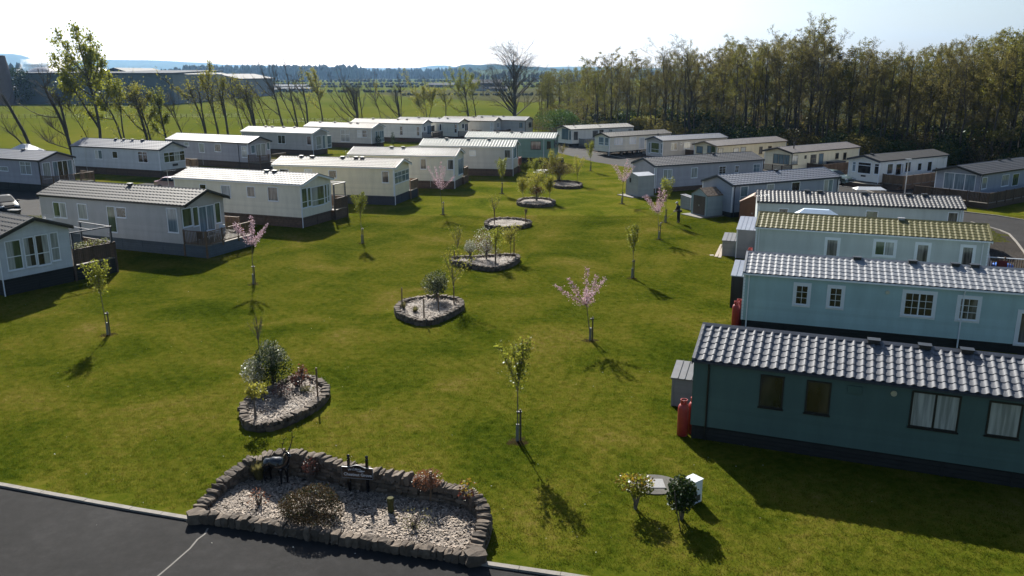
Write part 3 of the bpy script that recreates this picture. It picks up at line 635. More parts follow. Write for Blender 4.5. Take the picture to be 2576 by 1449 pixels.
vV = van('V', 'white caravan with three-window bay end and brown deck railing along its side', zz(Z5,905,1307), zz(Z5,1465,1253), bk, .55, 4.0, .5, 'white', 'brown', 'b', 'L',
    win=[(Z8,962,392,1008,476,'m'),(Z8,1030,392,1075,485,'d',{'name':'door'}),(Z8,1078,390,1092,470,'c'),(Z8,1107,378,1152,460,'dm',{'s':2}),(Z8,1208,386,1240,448,'d'),(Z8,1287,373,1322,453,'d')],
    gwin=[(Z8,684,375,712,455,'b',{'t':.7}),(Z8,727,380,835,473,'d',{'t':.72}),(Z8,860,392,921,480,'d',{'t':.75})], grp=g3, skm=M_brick, pipes=((.15,'w'),), vents=(.1,), oh=(.25,.12))
plaque(vV, Z8, 752, 484, 790, 497, True)
vU = van('U', 'cream caravan with black flue, brown-framed porch and a carriage lamp', zz(Z5,195,1238), zz(Z5,752,1190), bk, .55, 4.3, .5, 'yellow', 'pink', 'k', 'L',
    win=[(Z5,192,1254,240,1332,'c'),(Z5,342,1250,388,1318,'m',{'t':.5}),(Z5,408,1240,445,1330,'b',{'name':'door'}),(Z5,543,1236,570,1285,'d'),(Z5,606,1233,632,1292,'d')],
    gwin=[(Z5,42,1248,175,1328,'bbb',{'s':3,'name':'patio_door'})], fr='n', grp=g3, skm=M_woodd, chim=((1.9,1.2,.75),), pipes=((.2,'k'),), oh=(.35,.12))
plaque(vU, Z5, 294, 1256, 310, 1284, False, name='carriage_lamp')
vT = van('T', 'cream caravan with pinkish roof, left of the one with the black flue', zz(Z4,1235,1183), zz(Z4,1815,1140), bk, .55, 4.1, .5, 'yellow', 'pink', 'n', 'L',
    win=[(Z4,1250,1198,1292,1245,'c'),(Z4,1375,1196,1420,1236,'w'),(Z4,1435,1189,1475,1230,'w'),(Z4,1583,1186,1610,1245,'m'),(Z4,1655,1181,1685,1200,'d')],
    gwin=[(Z4,1078,1182,1130,1240,'b'),(Z4,1165,1178,1232,1240,'bg',{'s':2})], fr='n', grp=g3, skm=M_woodd, pipes=((.2,'k'),), oh=(.35,.12))
vS = van('S', 'beige caravan with blue-white roof and large bay reflecting green grass', zz(Z4,800,1140), zz(Z4,1335,1112), bk, .55, 3.7, .5, 'beige', 'bluegrey', 'b', 'L',
    win=[(Z4,870,1155,920,1215,'cm',{'s':2}),(Z4,975,1150,1025,1205,'w'),(Z4,948,1155,961,1170,'d'),(Z4,1068,1148,1085,1170,'g')], gwin=[(Z4,690,1150,706,1238,'b'),(Z4,712,1152,778,1236,'g',{'t':.35}),(Z4,790,1160,815,1242,'b',{'t':.4})], grp=g3, skm=M_brick, oh=(.25,.12), chim=((1.2,2.3,.4),))
vR = van('R', 'cream caravan still on its wheels with no skirting and a small flight of steps', zz(Z4,370,1108), zz(Z4,880,1078), bk, .62, 3.5, .5, 'cream', 'brown', 'k', 'L',
    win=[(Z4,412,1116,480,1170,'ww',{'s':2}),(Z4,535,1106,588,1163,'ww',{'s':2}),(Z4,612,1112,655,1208,'w',{'name':'door'})], gwin=[(Z4,288,1108,330,1172,'b',{'t':.3}),(Z4,338,1112,368,1176,'b',{'t':.3})], grp=g3, skirted=False, pipes=((.15,'w'),), oh=(.25,.12))
q = MB()
for yy in (.7, 2.7): q.box(.3, vR['L']-.3, yy-.05, yy+.05, .42, .615)
for xx in (1,3,5,7,9,11): q.box(xx, xx+.08, .3, 3.2, .40, .50)
q.build('chassis', M_black, vR['root'])
for xx in (5.6, 6.6):
    for yy in (.45, 3.0):
        q = MB(); q.tube([(xx,yy-.1,.33),(xx,yy+.1,.33)], .33, 14); wl = q.build('wheel', M_black, vR['root'])
        MB().tube([(xx,yy-.115,.33),(xx,yy+.115,.33)], .15, 10).build('hub', M_metal, wl)
for xx in (.5, 3.0, 9.5, 12.6):
    MB().box(xx, xx+.3, .4, .8, 0, .42).build('support_block', M_conc, vR['root'])
vQ = van('Q', 'white caravan with navy framed wraparound end glazing, farthest left along the back road', zz(Z4,55,1048), zz(Z4,575,1025), bk, .45, 4.2, .5, 'white', 'brown', 'b', 'L',
    win=[(Z4,85,1065,118,1130,'m',{'t':.6}),(Z4,238,1057,278,1110,'m',{'t':.5}),(Z4,292,1050,325,1095,'m',{'t':.5}),(Z4,370,1050,393,1072,'c'),(Z4,528,1044,553,1062,'c')],
    gwin=[(Z3,1232,730,1285,815,'bbb',{'s':3}),(Z3,1292,750,1322,818,'b')], fr='b', grp=g3, oh=(.35,.12), skm=M_darkskirt, chim=((2.0,1.6,.35),(7.5,1.9,.45)))
vW = van('W', 'blue-grey caravan with slate roof, triple glazed end and dark fencing, at the far right', zz(Z8,1725,482), zz(Z8,2070,432), bk, .5, 4.6, .62, 'slateblue', 'dark', 'k', 'L',
    win=[(Z8,1727,502,1768,595,'c'),(Z8,1887,480,1946,572,'c'),(Z8,1974,472,2024,570,'g',{'name':'door'})], gwin=[(Z8,1420,470,1680,606,'bbb',{'s':3,'name':'patio_door'})], grp=g3, skm=M_woodd, pipes=((.35,'k'),), vents=(.6,.75), L=13.8, oh=(.5,.12))
plaque(vX1, Z10, 1052, 528, 1135, 572, mat=M_white if False else W_['green'], name='vent_panel')
nx = vX1['near'](zz(Z10,1318,570)); q = MB(); q.tube([(nx[0],vX1['y0']-.005,nx[2]),(nx[0],vX1['y0']-.06,nx[2])], .09, 14); q.build('round_vent', M_metal, vX1['root'])
nx = vX2['near'](zz(Z9,2020,1000)); q = MB(); nx = vX2['near']((2233,735)); q.tube([(nx[0],vX2['y0']-.005,nx[2]),(nx[0],vX2['y0']-.06,nx[2])], .09, 14); q.build('round_vent', M_metal, vX2['root'])

# ---------------------------------------------------------------- timber decks and fences
def railing(mb_posts, mb_rail, mb_bal, a, b, z0, h=1.0, gap=.13, post=.09, boards_=False):
    a = Vector(a); b = Vector(b); L = (b-a).length; d = (b-a)/L; k = max(1, round(L/1.6))
    for j in range(k+1):
        p = a + d*(L*j/k); mb_posts.append((p.x, p.y, post, z0, z0+h+.06))
    A = Vector((a.x, a.y, z0+h)); B = Vector((b.x, b.y, z0+h)); mb_rail.bar(A, B, .085, .04)
    if not boards_: mb_rail.bar(A-Vector((0,0,h-.12)), B-Vector((0,0,h-.12)), .04, .06)
    m = int(L/gap)
    for j in range(1, m):
        p = a + d*(L*j/m); w_ = .022 if not boards_ else gap*.44
        n = Vector((-d.y, d.x)); 
        mb_bal.prism([p-d*w_-n*.014, p+d*w_-n*.014, p+d*w_+n*.014, p-d*w_+n*.014], z0+.06, z0+h-.022)
def deck(v, label, x0, x1, y0, y1, z, sides, skm, wood=M_woodl, rail=True, pergola=0, dense=False, name='timber_deck', grp='timber decks', skirt=True, h=.95, capm=None):
    """deck in the caravan's own axes; sides: which edges carry a rail: n(ear) f(ar) l r"""
    root = empty(name, v['root'].location, v['ang'], label, 'deck', grp)
    q = MB(); t = x0
    if z > .1:
        yy = y0
        while yy < y1-.01:
            q.box(x0, x1, yy, min(yy+.135, y1), z-.03, z); yy += .142
        q.build('deck_floor', M_deck, root)
    E = {'n': ((x0,y0),(x1,y0)), 'f': ((x0,y1),(x1,y1)), 'l': ((x0,y0),(x0,y1)), 'r': ((x1,y0),(x1,y1))}
    posts = []; rl = MB(); bl = MB()
    for s_ in sides: railing(posts, rl, bl, *E[s_], z, h, .125 if not dense else .12, boards_=dense)
    seen = []
    for (px, py, w_, za, zb) in posts:
        if any(abs(px-a)+abs(py-b_) < .1 for a, b_ in seen): continue
        seen.append((px, py)); MB().box(px-w_/2, px+w_/2, py-w_/2, py+w_/2, 0 if not skirt else max(0, za-.2), zb).build('post', wood, root)
    if sides:
        rl.build('handrail', capm or wood, root); bl.build('balusters' if not dense else 'fence_boards', wood, root)
    if skirt and z > .1:
        sb = MB()
        for s_ in 'nflr':
            (ax, ay), (bx, by) = E[s_]; dx_, dy_ = bx-ax, by-ay; LL = math.hypot(dx_, dy_); dx_ /= LL; dy_ /= LL
            sg = {'n': -1, 'f': 1, 'l': -1, 'r': 1}[s_]; nx_, ny_ = (0, sg) if s_ in 'nf' else (sg, 0)
            M = Matrix(((dx_,nx_,0,ax),(dy_,ny_,0,ay),(0,0,1,0),(0,0,0,1))); zq = .02
            while zq < z-.06:
                sb.box(.03, LL-.03, -.03, -.01, zq, min(zq+.135, z-.04), M); zq += .15
        sb.build('skirting', skm, root)
        for (px, py) in ((x0,y0),(x1,y0),(x0,y1),(x1,y1)):
            MB().box(px-.055, px+.055, py-.055, py+.055, 0, z-.205).build('leg', wood, root)
    if pergola:
        for (px, py) in ((x0+.1,y1-.1),(x1-.1,y1-.1),(x1-.1,y0+.1)):
            MB().box(px-.05, px+.05, py-.05, py+.05, z, z+pergola).build('canopy_post', M_navy, root)
        q = MB(); q.bar((x0,y1-.1,z+pergola+.04),(x1,y1-.1,z+pergola+.04), .07); q.bar((x1-.1,y0,z+pergola+.041),(x1-.1,y1,z+pergola+.041), .07)
        q.bar((x0,(y0+y1)/2,z+pergola+.042),(x1,(y0+y1)/2,z+pergola+.042), .05); q.build('canopy_frame', M_navy, root)
    return root
def g2l(v, px, py, z=0):
    P = G(px, py, z); w_ = Vector((P[0]-v['A'].x, P[1]-v['A'].y)); return (w_.dot(v['d']), w_.dot(v['n']))
c1 = g2l(vB, *zz(Z6,1700,1065)); c2 = g2l(vB, *zz(Z6,2010,990)); print('B deck', c1, c2, vB['L'])
xB = vB['x1']+.03
deck(vB, 'open timber deck with spindle railing and grey skirting at the front of the beige caravan', xB, xB+1.9, .15, 4.9, .84, 'nr', M_greyskirt, grp='timber decks')
rr_ = deck(vB, 'far side return of spindle railing behind the beige caravan deck', xB-2.2, xB-.06, 4.45, 5.8, .84, 'fl', M_greyskirt, grp='timber decks')
deck(vC, 'timber deck with canopy frame and boarded rail beside the dazzling-roofed caravan', vC['x1']-3.2, vC['x1']+.25, 4.42, 6.3, .84, 'rf', M_brick, M_woodd, pergola=2.1, dense=True)
deck(vD, 'navy skirted deck with brown boarded rail beside the bow-fronted caravan', vD['x1']-3, vD['x1']+.1, 4.32, 6.4, .84, 'rf', M_navyskirt, M_woodl, dense=True)
deck(vE, 'brown railed deck on the far side of the pale caravan behind the blossom tree', vE['x1']-3, vE['x1']+.1, 4.32, 6.4, .84, 'rf', M_brick, M_woodl, dense=True)
deck(vF, 'dark red boarded deck between the striped-roof caravan and the green lodge', vF['x1']-3, vF['x1']+.1, 4.22, 5.9, .84, 'rf', M_brick, paint('red_stain', (.16,.045,.03), .7, var=.25, island=.2), dense=True)
deck(vG, 'small dark platform at the front of the green lodge', vG['x1']+.03, vG['x1']+.8, 1.2, 4.4, .6, '', M_darkskirt)
dA = deck(vA, 'dark brown deck with close railing and planters beside the white bay-fronted caravan', vA['x1']-3.4, vA['x1']-.05, 4.32, 7.0, .95, 'rf', M_darkskirt, M_woodd, dense=True, pergola=1.9)
deck(vH, 'railed brown deck in front of the caravan above the parked car', vH['x1']+.03, vH['x1']+1.9, .1, 5.0, .78, 'nrf', M_woodd, M_woodl)
deck(vI, 'low grey rail beyond the arched-window caravan', vI['x1']-1.5, vI['x1']+.6, 4.32, 5.6, .8, 'rf', M_woodd, M_woodl)
deck(vJ, 'railed front deck of the taupe caravan', vJ['x1']+.03, vJ['x1']+2.0, .1, 4.9, .84, 'nr', M_woodd, M_woodl)
deck(vM, 'dark railed deck of the off-white caravan in the middle of the far row', vM['x1']+.03, vM['x1']+2.0, .1, 4.6, .8, 'nrf', M_woodd, M_woodd)
deck(vN, 'brown railed deck of the cream caravan with black lattice windows', vN['x1']+.03, vN['x1']+2.0, .1, 5.4, .8, 'nrf', M_woodd, M_woodd)
deck(vO, 'dark red-brown boarded deck near the end of the far row', vO['x1']+.03, vO['x1']+2.0, .1, 5.2, .7, 'nrf', M_woodd, M_woodd, dense=True)
deck(vV, 'long brown railed deck along the side of the white bay-ended caravan', .9, 11.2, -2.4, .0, .5, 'nlr', M_brick, M_woodl, dense=True)
deck(vV, 'dark terrace with brown boards under the bay of the white caravan', -1.0, .2, -.5, 3.8, .45, '', M_brick, M_woodd)
deck(vU, 'dark brown railed deck beside the caravan with the black flue', 3.2, 10.5, -2.2, .0, .5, 'nl', M_woodd, M_woodd, dense=True)
deck(vU, 'dark railed deck at the porch end of the caravan with the black flue', -1.6, .3, .1, 4.2, .5, 'ln', M_woodd, M_woodd)
deck(vS, 'dark brown railing between the green-reflecting bay caravan and the pinkish-roofed one', 4.5, 9.0, -1.8, .0, .5, 'nl', M_woodd, M_woodd, dense=True)
deck(vQ, 'grey vertical boarded fence beside the white navy-framed caravan', 2.0, 8.0, -1.5, .0, .3, 'nl', M_conc, paint('grey_boards', (.22,.22,.21), .8, var=.2, island=.2), dense=True)
deck(vW, 'tall dark brown fenced deck around the far right caravan', -1.9, 13, -1.8, .0, .55, 'nl', M_woodd, M_woodd, dense=True, h=.9)
deck(vW, 'dark fenced deck before the triple glazed end of the far right caravan', -1.9, .4, .15, 5.2, .55, 'l', M_woodd, M_woodd, dense=True, h=.9)
deck(vX4, 'small red-brown railed landing at the road end of the grey-roofed caravan', vX4['x1']+.05, vX4['x1']+1.6, -.6, 1.4, .4, 'nr', M_woodd, paint('red_brown_stain', (.22,.07,.04), .7, var=.2, island=.15))
deck(vX3, 'dark deck with pale handrail and baluster fence at the road end of the mossy-roofed caravan', vX3['x1']+.05, vX3['x1']+2.6, -1.2, 2.6, .45, 'nrf', M_woodd, M_woodl, capm=M_white)
# steps of two decks
def steps(v, label, x, y, n, wdt, z, dirx, mat):
    root = empty('deck_steps', v['root'].location, v['ang'], label, 'steps')
    for i in range(n):
        hh = z*(n-i)/(n+1); MB().box(min(x+dirx*.27*i, x+dirx*.27*(i+1)), max(x+dirx*.27*i, x+dirx*.27*(i+1))-.002, y, y+wdt, 0, hh).build('tread', mat, root)
steps(vV, 'dark timber steps down from the long brown deck', .85, -2.2, 4, 1.0, .5, -1, M_woodd)
steps(vW, 'dark timber steps beside the far right caravan fence', 7.4, -2.9, 4, 1.0, .55, 1, M_woodd)
steps(vR, 'small grey steps up to the door of the caravan on wheels', 7.0, -.8, 3, .75, .6, 1, M_metal)
# ---------------------------------------------------------------- sheds
def shed(name, label, P, ang, lx, ly, h, rise, wall, roof, ridge='y', doors=None, cat='shed', slab=False, z0=.0, lines=True, mono=False, frame=None, over=.08):
    """P near-left bottom corner; lx along the near face, ly depth; ridge 'x' runs along the near face"""
    root = empty(name, (P[0], P[1], z0), ang, label, cat, 'garden sheds and stores')
    WMt = wall; mb = MB(); nb = int(h/.13)
    if slab: MB().box(-.35 if slab != 2 else -.9, lx+.2, -.25, ly+.3, -.01-z0, .07).build('base', M_conc, root); 
    b0 = .075 if slab else 0
    if ridge == 'x':
        top = lambda y: h + (rise*(1-abs(y-ly/2)/(ly/2)) if not mono else rise*y/ly)
        boards(mb, (0,0), (1,0), (0,-1), 0, lx, b0, h, .12, .01); boards(mb, (0,ly), (1,0), (0,1), 0, lx, b0, h+(rise if mono else 0), .12, .01)
        def tf(z):
            if z <= h: return (0, ly)
            t = (z-h)/rise; return (t*ly/2, ly-t*ly/2) if not mono else (t*ly, ly)
        boards(mb, (0,0), (0,1), (-1,0), 0, ly, b0, h+rise-.01, .12, .01, tf); boards(mb, (lx,0), (0,1), (1,0), 0, ly, b0, h+rise-.01, .12, .01, tf)
        prof = [(-over, h-over*rise/(ly/2 if not mono else ly)), (ly/2, h+rise), (ly+over, h-over*rise/(ly/2))] if not mono else [(-over, h-over*rise/ly), (ly+over, h+rise+over*rise/ly)]
        mk = lambda x, p: (x, p[0], p[1]); span = (-over, lx+over)
    else:
        boards(mb, (0,0), (0,1), (-1,0), 0, ly, b0, h, .12, .01); boards(mb, (lx,0), (0,1), (1,0), 0, ly, b0, h+(rise if mono else 0), .12, .01)
        def tf(z):
            if z <= h: return (0, lx)
            t = (z-h)/rise; return (t*lx/2, lx-t*lx/2) if not mono else (t*lx, lx)
        boards(mb, (0,0), (1,0), (0,-1), 0, lx, b0, h+rise-.01, .12, .01, tf); boards(mb, (0,ly), (1,0), (0,1), 0, lx, b0, h+rise-.01, .12, .01, tf)
        prof = [(-over, h-over*rise/(lx/2 if not mono else lx)), (lx/2, h+rise), (lx+over, h-over*rise/(lx/2))] if not mono else [(-over, h-over*rise/lx), (lx+over, h+rise+over*rise/lx)]
        mk = lambda y, p: (p[0], y, p[1]); span = (-over, ly+over)
    mb.build('wall', WMt, root)
    tr = MB()
    for (x, y) in ((0,0),(lx,0),(0,ly),(lx,ly)):
        tr.box(x-.035, x+.035, y-.035, y+.035, b0, h)
    tr.build('corner_post', frame or WMt, root)
    rb = MB(); i = 0
    for a, b_ in zip(prof, prof[1:]):
        p = [mk(span[0], a), mk(span[1], a), mk(span[1], b_), mk(span[0], b_)]
        up = [(q[0], q[1], q[2]+.045) for q in p]; i = len(rb.v); rb.v += p + up
        rb.f += [(i,i+1,i+2,i+3),(i+7,i+6,i+5,i+4),(i,i+4,i+5,i+1),(i+1,i+5,i+6,i+2),(i+2,i+6,i+7,i+3),(i+3,i+7,i+4,i)]
        if lines:
            kx = int((span[1]-span[0])/.24)
            for j in range(1, kx):
                s_ = span[0]+(span[1]-span[0])*j/kx; A = Vector(mk(s_, a)); B = Vector(mk(s_, b_)); A.z += .05; B.z += .05; rb.bar(A, B, .03, .025)
    rb.build('roof', roof, root)
    if doors:                                     # (face, a0, a1, z1, material)
        f_, a0, a1, z1, dm = doors; q = MB(); c = (a0+a1)/2
        for (u0, u1) in ((a0, c-.004), (c+.004, a1)):
            m = MB()
            if f_ == 'x': m.box(-.035, -.006, u0, u1, b0+.05, z1)
            else: m.box(u0, u1, -.035, -.006, b0+.05, z1)
            d_ = m.build('door', dm, root)
            hq = MB(); hz = (b0+z1)/2; e = c-.05 if u1 < c+.001 else c+.05
            if f_ == 'x': hq.box(-.06, -.036, e-.012, e+.012, hz-.07, hz+.07)
            else: hq.box(e-.012, e+.012, -.06, -.036, hz-.07, hz+.07)
            hq.build('handle', M_metal, d_)
    return root
M_greyw = siding('shed_grey', (.25,.26,.28)); M_greenw = siding('shed_greyblue', (.30,.36,.38)); M_brownw = siding('shed_brown', (.12,.055,.03)); M_blackw = siding('shed_black', (.02,.02,.022))
M_lilac = paint('pale_blue_roofing', (.30,.33,.39), .4, var=.08); M_greyroof = paint('grey_shed_roof', (.14,.145,.16), .55, var=.12); M_tan = paint('tan_roof', (.27,.17,.115), .7, var=.12)
M_mossroof = paint('mossy_shingle', (.22,.16,.11), .9, var=.6, scale=6); M_doorb = paint('dark_brown_door', (.075,.055,.042), .6, var=.2); M_whiteroof = paint('white_metal_roof', (.42,.44,.47), .5)
a4 = vX1['ang']; a5 = vX5['ang']
P = G(1690, 1021); shed('plastic_store', 'low grey plastic garden store with ribbed sloping lid behind the dark green caravan', P, a4, 1.6, .95, 1.12, .28, M_greyw, M_greyroof, 'x', mono=True)
P = G(*zz(Z9,937,1142)); shed('shed', 'narrow near-black shed with pale lilac roof at the end of the sage caravan', P, a4, 1.5, 1.5, 1.75, .45, M_blackw, M_lilac, 'x', mono=True)
P = G(*zz(Z9,980,742)); shed('shed', 'tall grey shed with pale blue pitched roof at the end of the mossy-roofed caravan', P, a4, 1.75, 2.1, 1.95, .5, M_greyw, M_lilac, 'x', mono=True, frame=M_white)
P = G(*zz(Z9,872,722)); shed('garden_store', 'small grey-beige store with shingled grey roof left of the tall blue-roofed shed', P, a4, 1.45, 1.2, 1.05, .28, siding('shed_stone',(.30,.29,.27)), M_greyroof, 'x', mono=True)
lb = g2l(vX4, *zz(Z9,1005,440)); P = vX4['A'] - vX4['d']*2.05 + vX4['n']*.5
P = Vector(G(*zz(Z9,1008,452))); shed('shed', 'red-brown shed with tan apex roof beyond the tall grey shed', P, a4, 2.0, 2.0, 1.75, .5, M_brownw, M_tan, 'y', doors=('y', .5, 1.5, 1.6, M_brownw), lines=False)
P = Vector(G(*zz(Z9,745,385)))*.975; shed('shed', 'cream shed with dark brown double doors and mossy shingle roof near the gardener', P, a5, 2.05, 2.0, 1.85, .55, M_greenw, M_mossroof, 'x', doors=('x', .25, 1.75, 1.75, M_doorb), slab=2, frame=paint('green_trim',(.18,.28,.29),.5), lines=False)
P = Vector(G(*zz(Z9,612,332)))*.98; shed('garden_store', 'small grey store box left of the brown-doored shed', P, a5, .5, 1.3, 1.1, .12, M_greyw, M_greyroof, 'x', mono=True)
P = G(*zz(Z3,1845,1285)); s1 = shed('shed', 'grey metal shed with low white roof and small window beside the pinkish grey caravan', P, a5, 1.9, 2.0, 2.1, .22, siding('shed_metal',(.33,.34,.33)), M_whiteroof, 'x', slab=2, doors=None, lines=False)
MB().box(-.03, -.006, 1.2, 1.45, 1.35, 1.8).build('window', M_black, s1)

# ---------------------------------------------------------------- gas cylinders
M_red = paint('red_cylinder', (.33,.035,.03), .45, var=.25, scale=5, bump=.1); M_redd = paint('dark_red_cover', (.16,.02,.02), .7, var=.3, scale=3)
def cylinder(P, label, h=1.3, mat=None):
    root = empty('gas_cylinder', (P[0], P[1], .003), 0, label, 'gas cylinder', 'red gas cylinders'); m = mat or M_red
    MB().lathe([(.14,0),(.187,.03),(.187,h-.30),(.175,h-.23),(.14,h-.17),(.08,h-.135),(.05,h-.12)], n=20).build('tank', m, root, True)
    c = MB(); n = 16
    for j in range(n):
        if j in (3, 11): continue
        t0, t1 = 2*PI*j/n, 2*PI*(j+1)/n
        for (ra, rb_) in ((.118, .118), (.108, .108)):
            c.quad((ra*math.cos(t0),ra*math.sin(t0),h-.17),(ra*math.cos(t1),ra*math.sin(t1),h-.17),(rb_*math.cos(t1),rb_*math.sin(t1),h),(rb_*math.cos(t0),rb_*math.sin(t0),h))
    for j in range(n):
        t0, t1 = 2*PI*j/n, 2*PI*(j+1)/n
        c.bar((.113*math.cos(t0),.113*math.sin(t0),h),(.113*math.cos(t1),.113*math.sin(t1),h), .022)
    c.build('collar', m, root)
    MB().tube([(0,0,h-.14),(0,0,h-.03)], .022, 8).tube([(-.05,0,h-.05),(.05,0,h-.05)], .015, 6).build('valve', M_metal, root)
    return root
cylinder(G(1716,1095), 'faded red gas bottle, the nearer of two at the dark green caravan corner')
p_ = G(1716,1095); q_ = Vector((p_[0],p_[1])) + vX1['d']*.30 + vX1['n']*.30
cylinder(q_, 'bright red gas bottle half hidden behind the faded one by the dark green caravan')
p_ = G(1849,823); cylinder(p_, 'red gas bottle at the near corner of the sage caravan', 1.3)
q_ = Vector(p_) + vX2['n']*.42 + vX2['d']*.1; cylinder(q_, 'second red gas bottle behind the first at the sage caravan corner', 1.3)
p_ = Vector((vX3['A'].x, vX3['A'].y)) - vX3['d']*.25 + vX3['n']*.35; cylinder(p_, 'red gas bottle between the tall grey shed and the mossy-roofed caravan')
cylinder(p_ + vX3['n']*.45, 'red gas bottle tucked behind its twin beside the mossy-roofed caravan')
p_ = Vector(G(*zz(Z9,872,395))); cylinder(p_, 'dull dark red gas bottle on the left beside the brown-doored shed', 1.4, M_redd)
cylinder(Vector(G(*zz(Z9,902,400))), 'dull dark red gas bottle on the right beside the brown-doored shed', 1.4, M_redd)

# ---------------------------------------------------------------- stone edged beds
M_stone = paint('field_stone', (.115,.088,.064), .9, var=.35, scale=5, bump=.5, bscale=18, island=.45)
def mulchmat():
    m, nt, out = nodemat('bark_mulch'); L = nt.links
    b = N(nt, 'ShaderNodeBsdfPrincipled', Roughness=.8); L.new(b.outputs[0], out.inputs[0]); tc = N(nt, 'ShaderNodeTexCoord')
    v = N(nt, 'ShaderNodeTexVoronoi', Scale=22.0); L.new(tc.outputs['Object'], v.inputs['Vector'])
    n = N(nt, 'ShaderNodeTexNoise', Scale=1.2, Detail=5.0); L.new(tc.outputs['Object'], n.inputs['Vector'])
    c1 = ramp(nt, v.outputs['Color'], [(0,(.09,.065,.045)),(.55,(.21,.175,.145)),(1,(.42,.39,.35))]); c2 = ramp(nt, n.outputs[0], [(.42,(.35,.27,.2)),(.56,(1,1,1))])
    mx = N(nt, 'ShaderNodeMix', data_type='RGBA', blend_type='MULTIPLY'); mx.inputs[0].default_value = 1; L.new(c1, mx.inputs[6]); L.new(c2, mx.inputs[7]); L.new(mx.outputs[2], b.inputs['Base Color'])
    bp = N(nt, 'ShaderNodeBump', Strength=1, Distance=.03); L.new(v.outputs['Distance'], bp.inputs['Height']); L.new(bp.outputs[0], b.inputs['Normal']); return m
M_mulch = mulchmat(); M_chip = paint('bark_chip', (.30,.24,.185), .75, var=.3, scale=8, island=.55)
def resample(pts, step, closed=False):
    P = [Vector(p) for p in pts]; P = P + [P[0]] if closed else P; out = []; carry = 0
    for a, b in zip(P, P[1:]):
        L = (b-a).length; s = carry
        while s < L: out.append((a + (b-a)*(s/L), (b-a).normalized())); s += step
        carry = s - L
    return out
def smooth(pts, closed=True, it=2):
    for _ in range(it):
        o = []; n = len(pts)
        for i in range(n if closed else n-1):
            a = Vector(pts[i]); b = Vector(pts[(i+1) % n]); o += [a*.75+b*.25, a*.25+b*.75]
        if not closed: o = [Vector(pts[0])] + o + [Vector(pts[-1])]
        pts = o
    return pts
def inside(p, poly):
    c = False; n = len(poly)
    for i in range(n):
        a, b = poly[i], poly[(i+1) % n]
        if (a[1] > p[1]) != (b[1] > p[1]) and p[0] < (b[0]-a[0])*(p[1]-a[1])/(b[1]-a[1])+a[0]: c = not c
    return c
def mulch(poly, z, label, dens, seed, mound=.06):
    """soil and bark chips filling a bed"""
    rr = random.Random(seed); xs = [p[0] for p in poly]; ys = [p[1] for p in poly]; mb = MB()
    cx_, cy_ = sum(xs)/len(xs), sum(ys)/len(ys); mb.v.append((cx_, cy_, z+mound)); n = len(poly)
    for k in (.5, 1.0):
        for p in poly: mb.v.append((cx_+(p[0]-cx_)*k, cy_+(p[1]-cy_)*k, z + mound*(1-k)*1.2))
    for i in range(n):
        j = (i+1) % n; mb.f.append((0, 1+i, 1+j)); mb.f.append((1+i, 1+n+i, 1+n+j, 1+j))
    o = mb.build('bark_mulch', M_mulch); bm = bmesh.new(); bm.from_mesh(o.data); bmesh.ops.recalc_face_normals(bm, faces=bm.faces)
    if sum(f.normal.z for f in bm.faces) < 0: bmesh.ops.reverse_faces(bm, faces=bm.faces)
    bm.to_mesh(o.data); bm.free()
    ch = MB(); A = (max(xs)-min(xs))*(max(ys)-min(ys))
    for _ in range(int(A*dens)):
        p = (rr.uniform(min(xs), max(xs)), rr.uniform(min(ys), max(ys)))
        if not inside(p, poly): continue
        a = rr.uniform(0, 6.28); l = rr.uniform(.025, .06); w_ = rr.uniform(.012, .026); ti = rr.uniform(-.5, .5)
        d = Vector((math.cos(a)*l, math.sin(a)*l, ti*l)); e = Vector((-math.sin(a)*w_, math.cos(a)*w_, rr.uniform(-.3,.3)*w_)); c = Vector((p[0], p[1], z+mound*.6+.03+rr.uniform(0,.03)))
        ch.quad(c-d-e, c+d-e, c+d+e, c-d+e)
    if ch.v: c_ = ch.build('wood_chips', M_chip, o); c_['kind'] = 'stuff'
    return tag(o, label, 'mulch', kind='stuff')
def ring(px, label, mlabel, seed, h=.34, t=.3, dens=60):
    rr = random.Random(seed); P = smooth([G(*p) for p in px]); mb = MB(); root = empty('stone_edging', (P[0].x, P[0].y, 0), 0, label, 'stone edging', 'stone edged beds on the lawn')
    o = Vector((P[0].x, P[0].y, 0)); body = MB()
    for (p, d) in resample(P, .26, True):
        body.stone(Vector((p.x, p.y, h*.27))-o, (.31, t, h*.56), math.atan2(d.y, d.x), rr, rough=.12)
    for (p, d) in resample(P, .17, True):
        hh = h*rr.uniform(.42,.62); n = Vector((-d.y, d.x)); p = p + n*rr.uniform(-.03,.03)
        mb.stone(Vector((p.x, p.y, h*.5+hh/2-.02))-o, (rr.uniform(.12,.2), t*rr.uniform(.85,1.15), hh), math.atan2(d.y, d.x)+rr.uniform(-.15,.15), rr, rr.uniform(-.25,.25))
    body.build('wall_stones', M_stone, root); mb.build('coping_stones', M_stone, root)
    mulch([tuple(p) for p in P], h*.45, mlabel, dens, seed)
    return P
ring([(614,1030),(612,1055),(622,1078),(650,1086),(690,1082),(740,1062),(790,1035),(822,1005),(820,985),(795,968),(765,960),(735,962),(700,985),(650,1005)], 'teardrop ring of rough stones nearest the big entrance bed', 'pale bark inside the teardrop bed with white-leaved bush', 11, dens=140)
ring([(997,785),(1003,800),(1030,812),(1060,820),(1090,817),(1125,802),(1160,783),(1163,770),(1145,760),(1105,756),(1060,757),(1015,768)], 'triangular ring of stones around one round variegated bush', 'bark inside the bed with one round variegated bush and bare stakes', 12, dens=100)
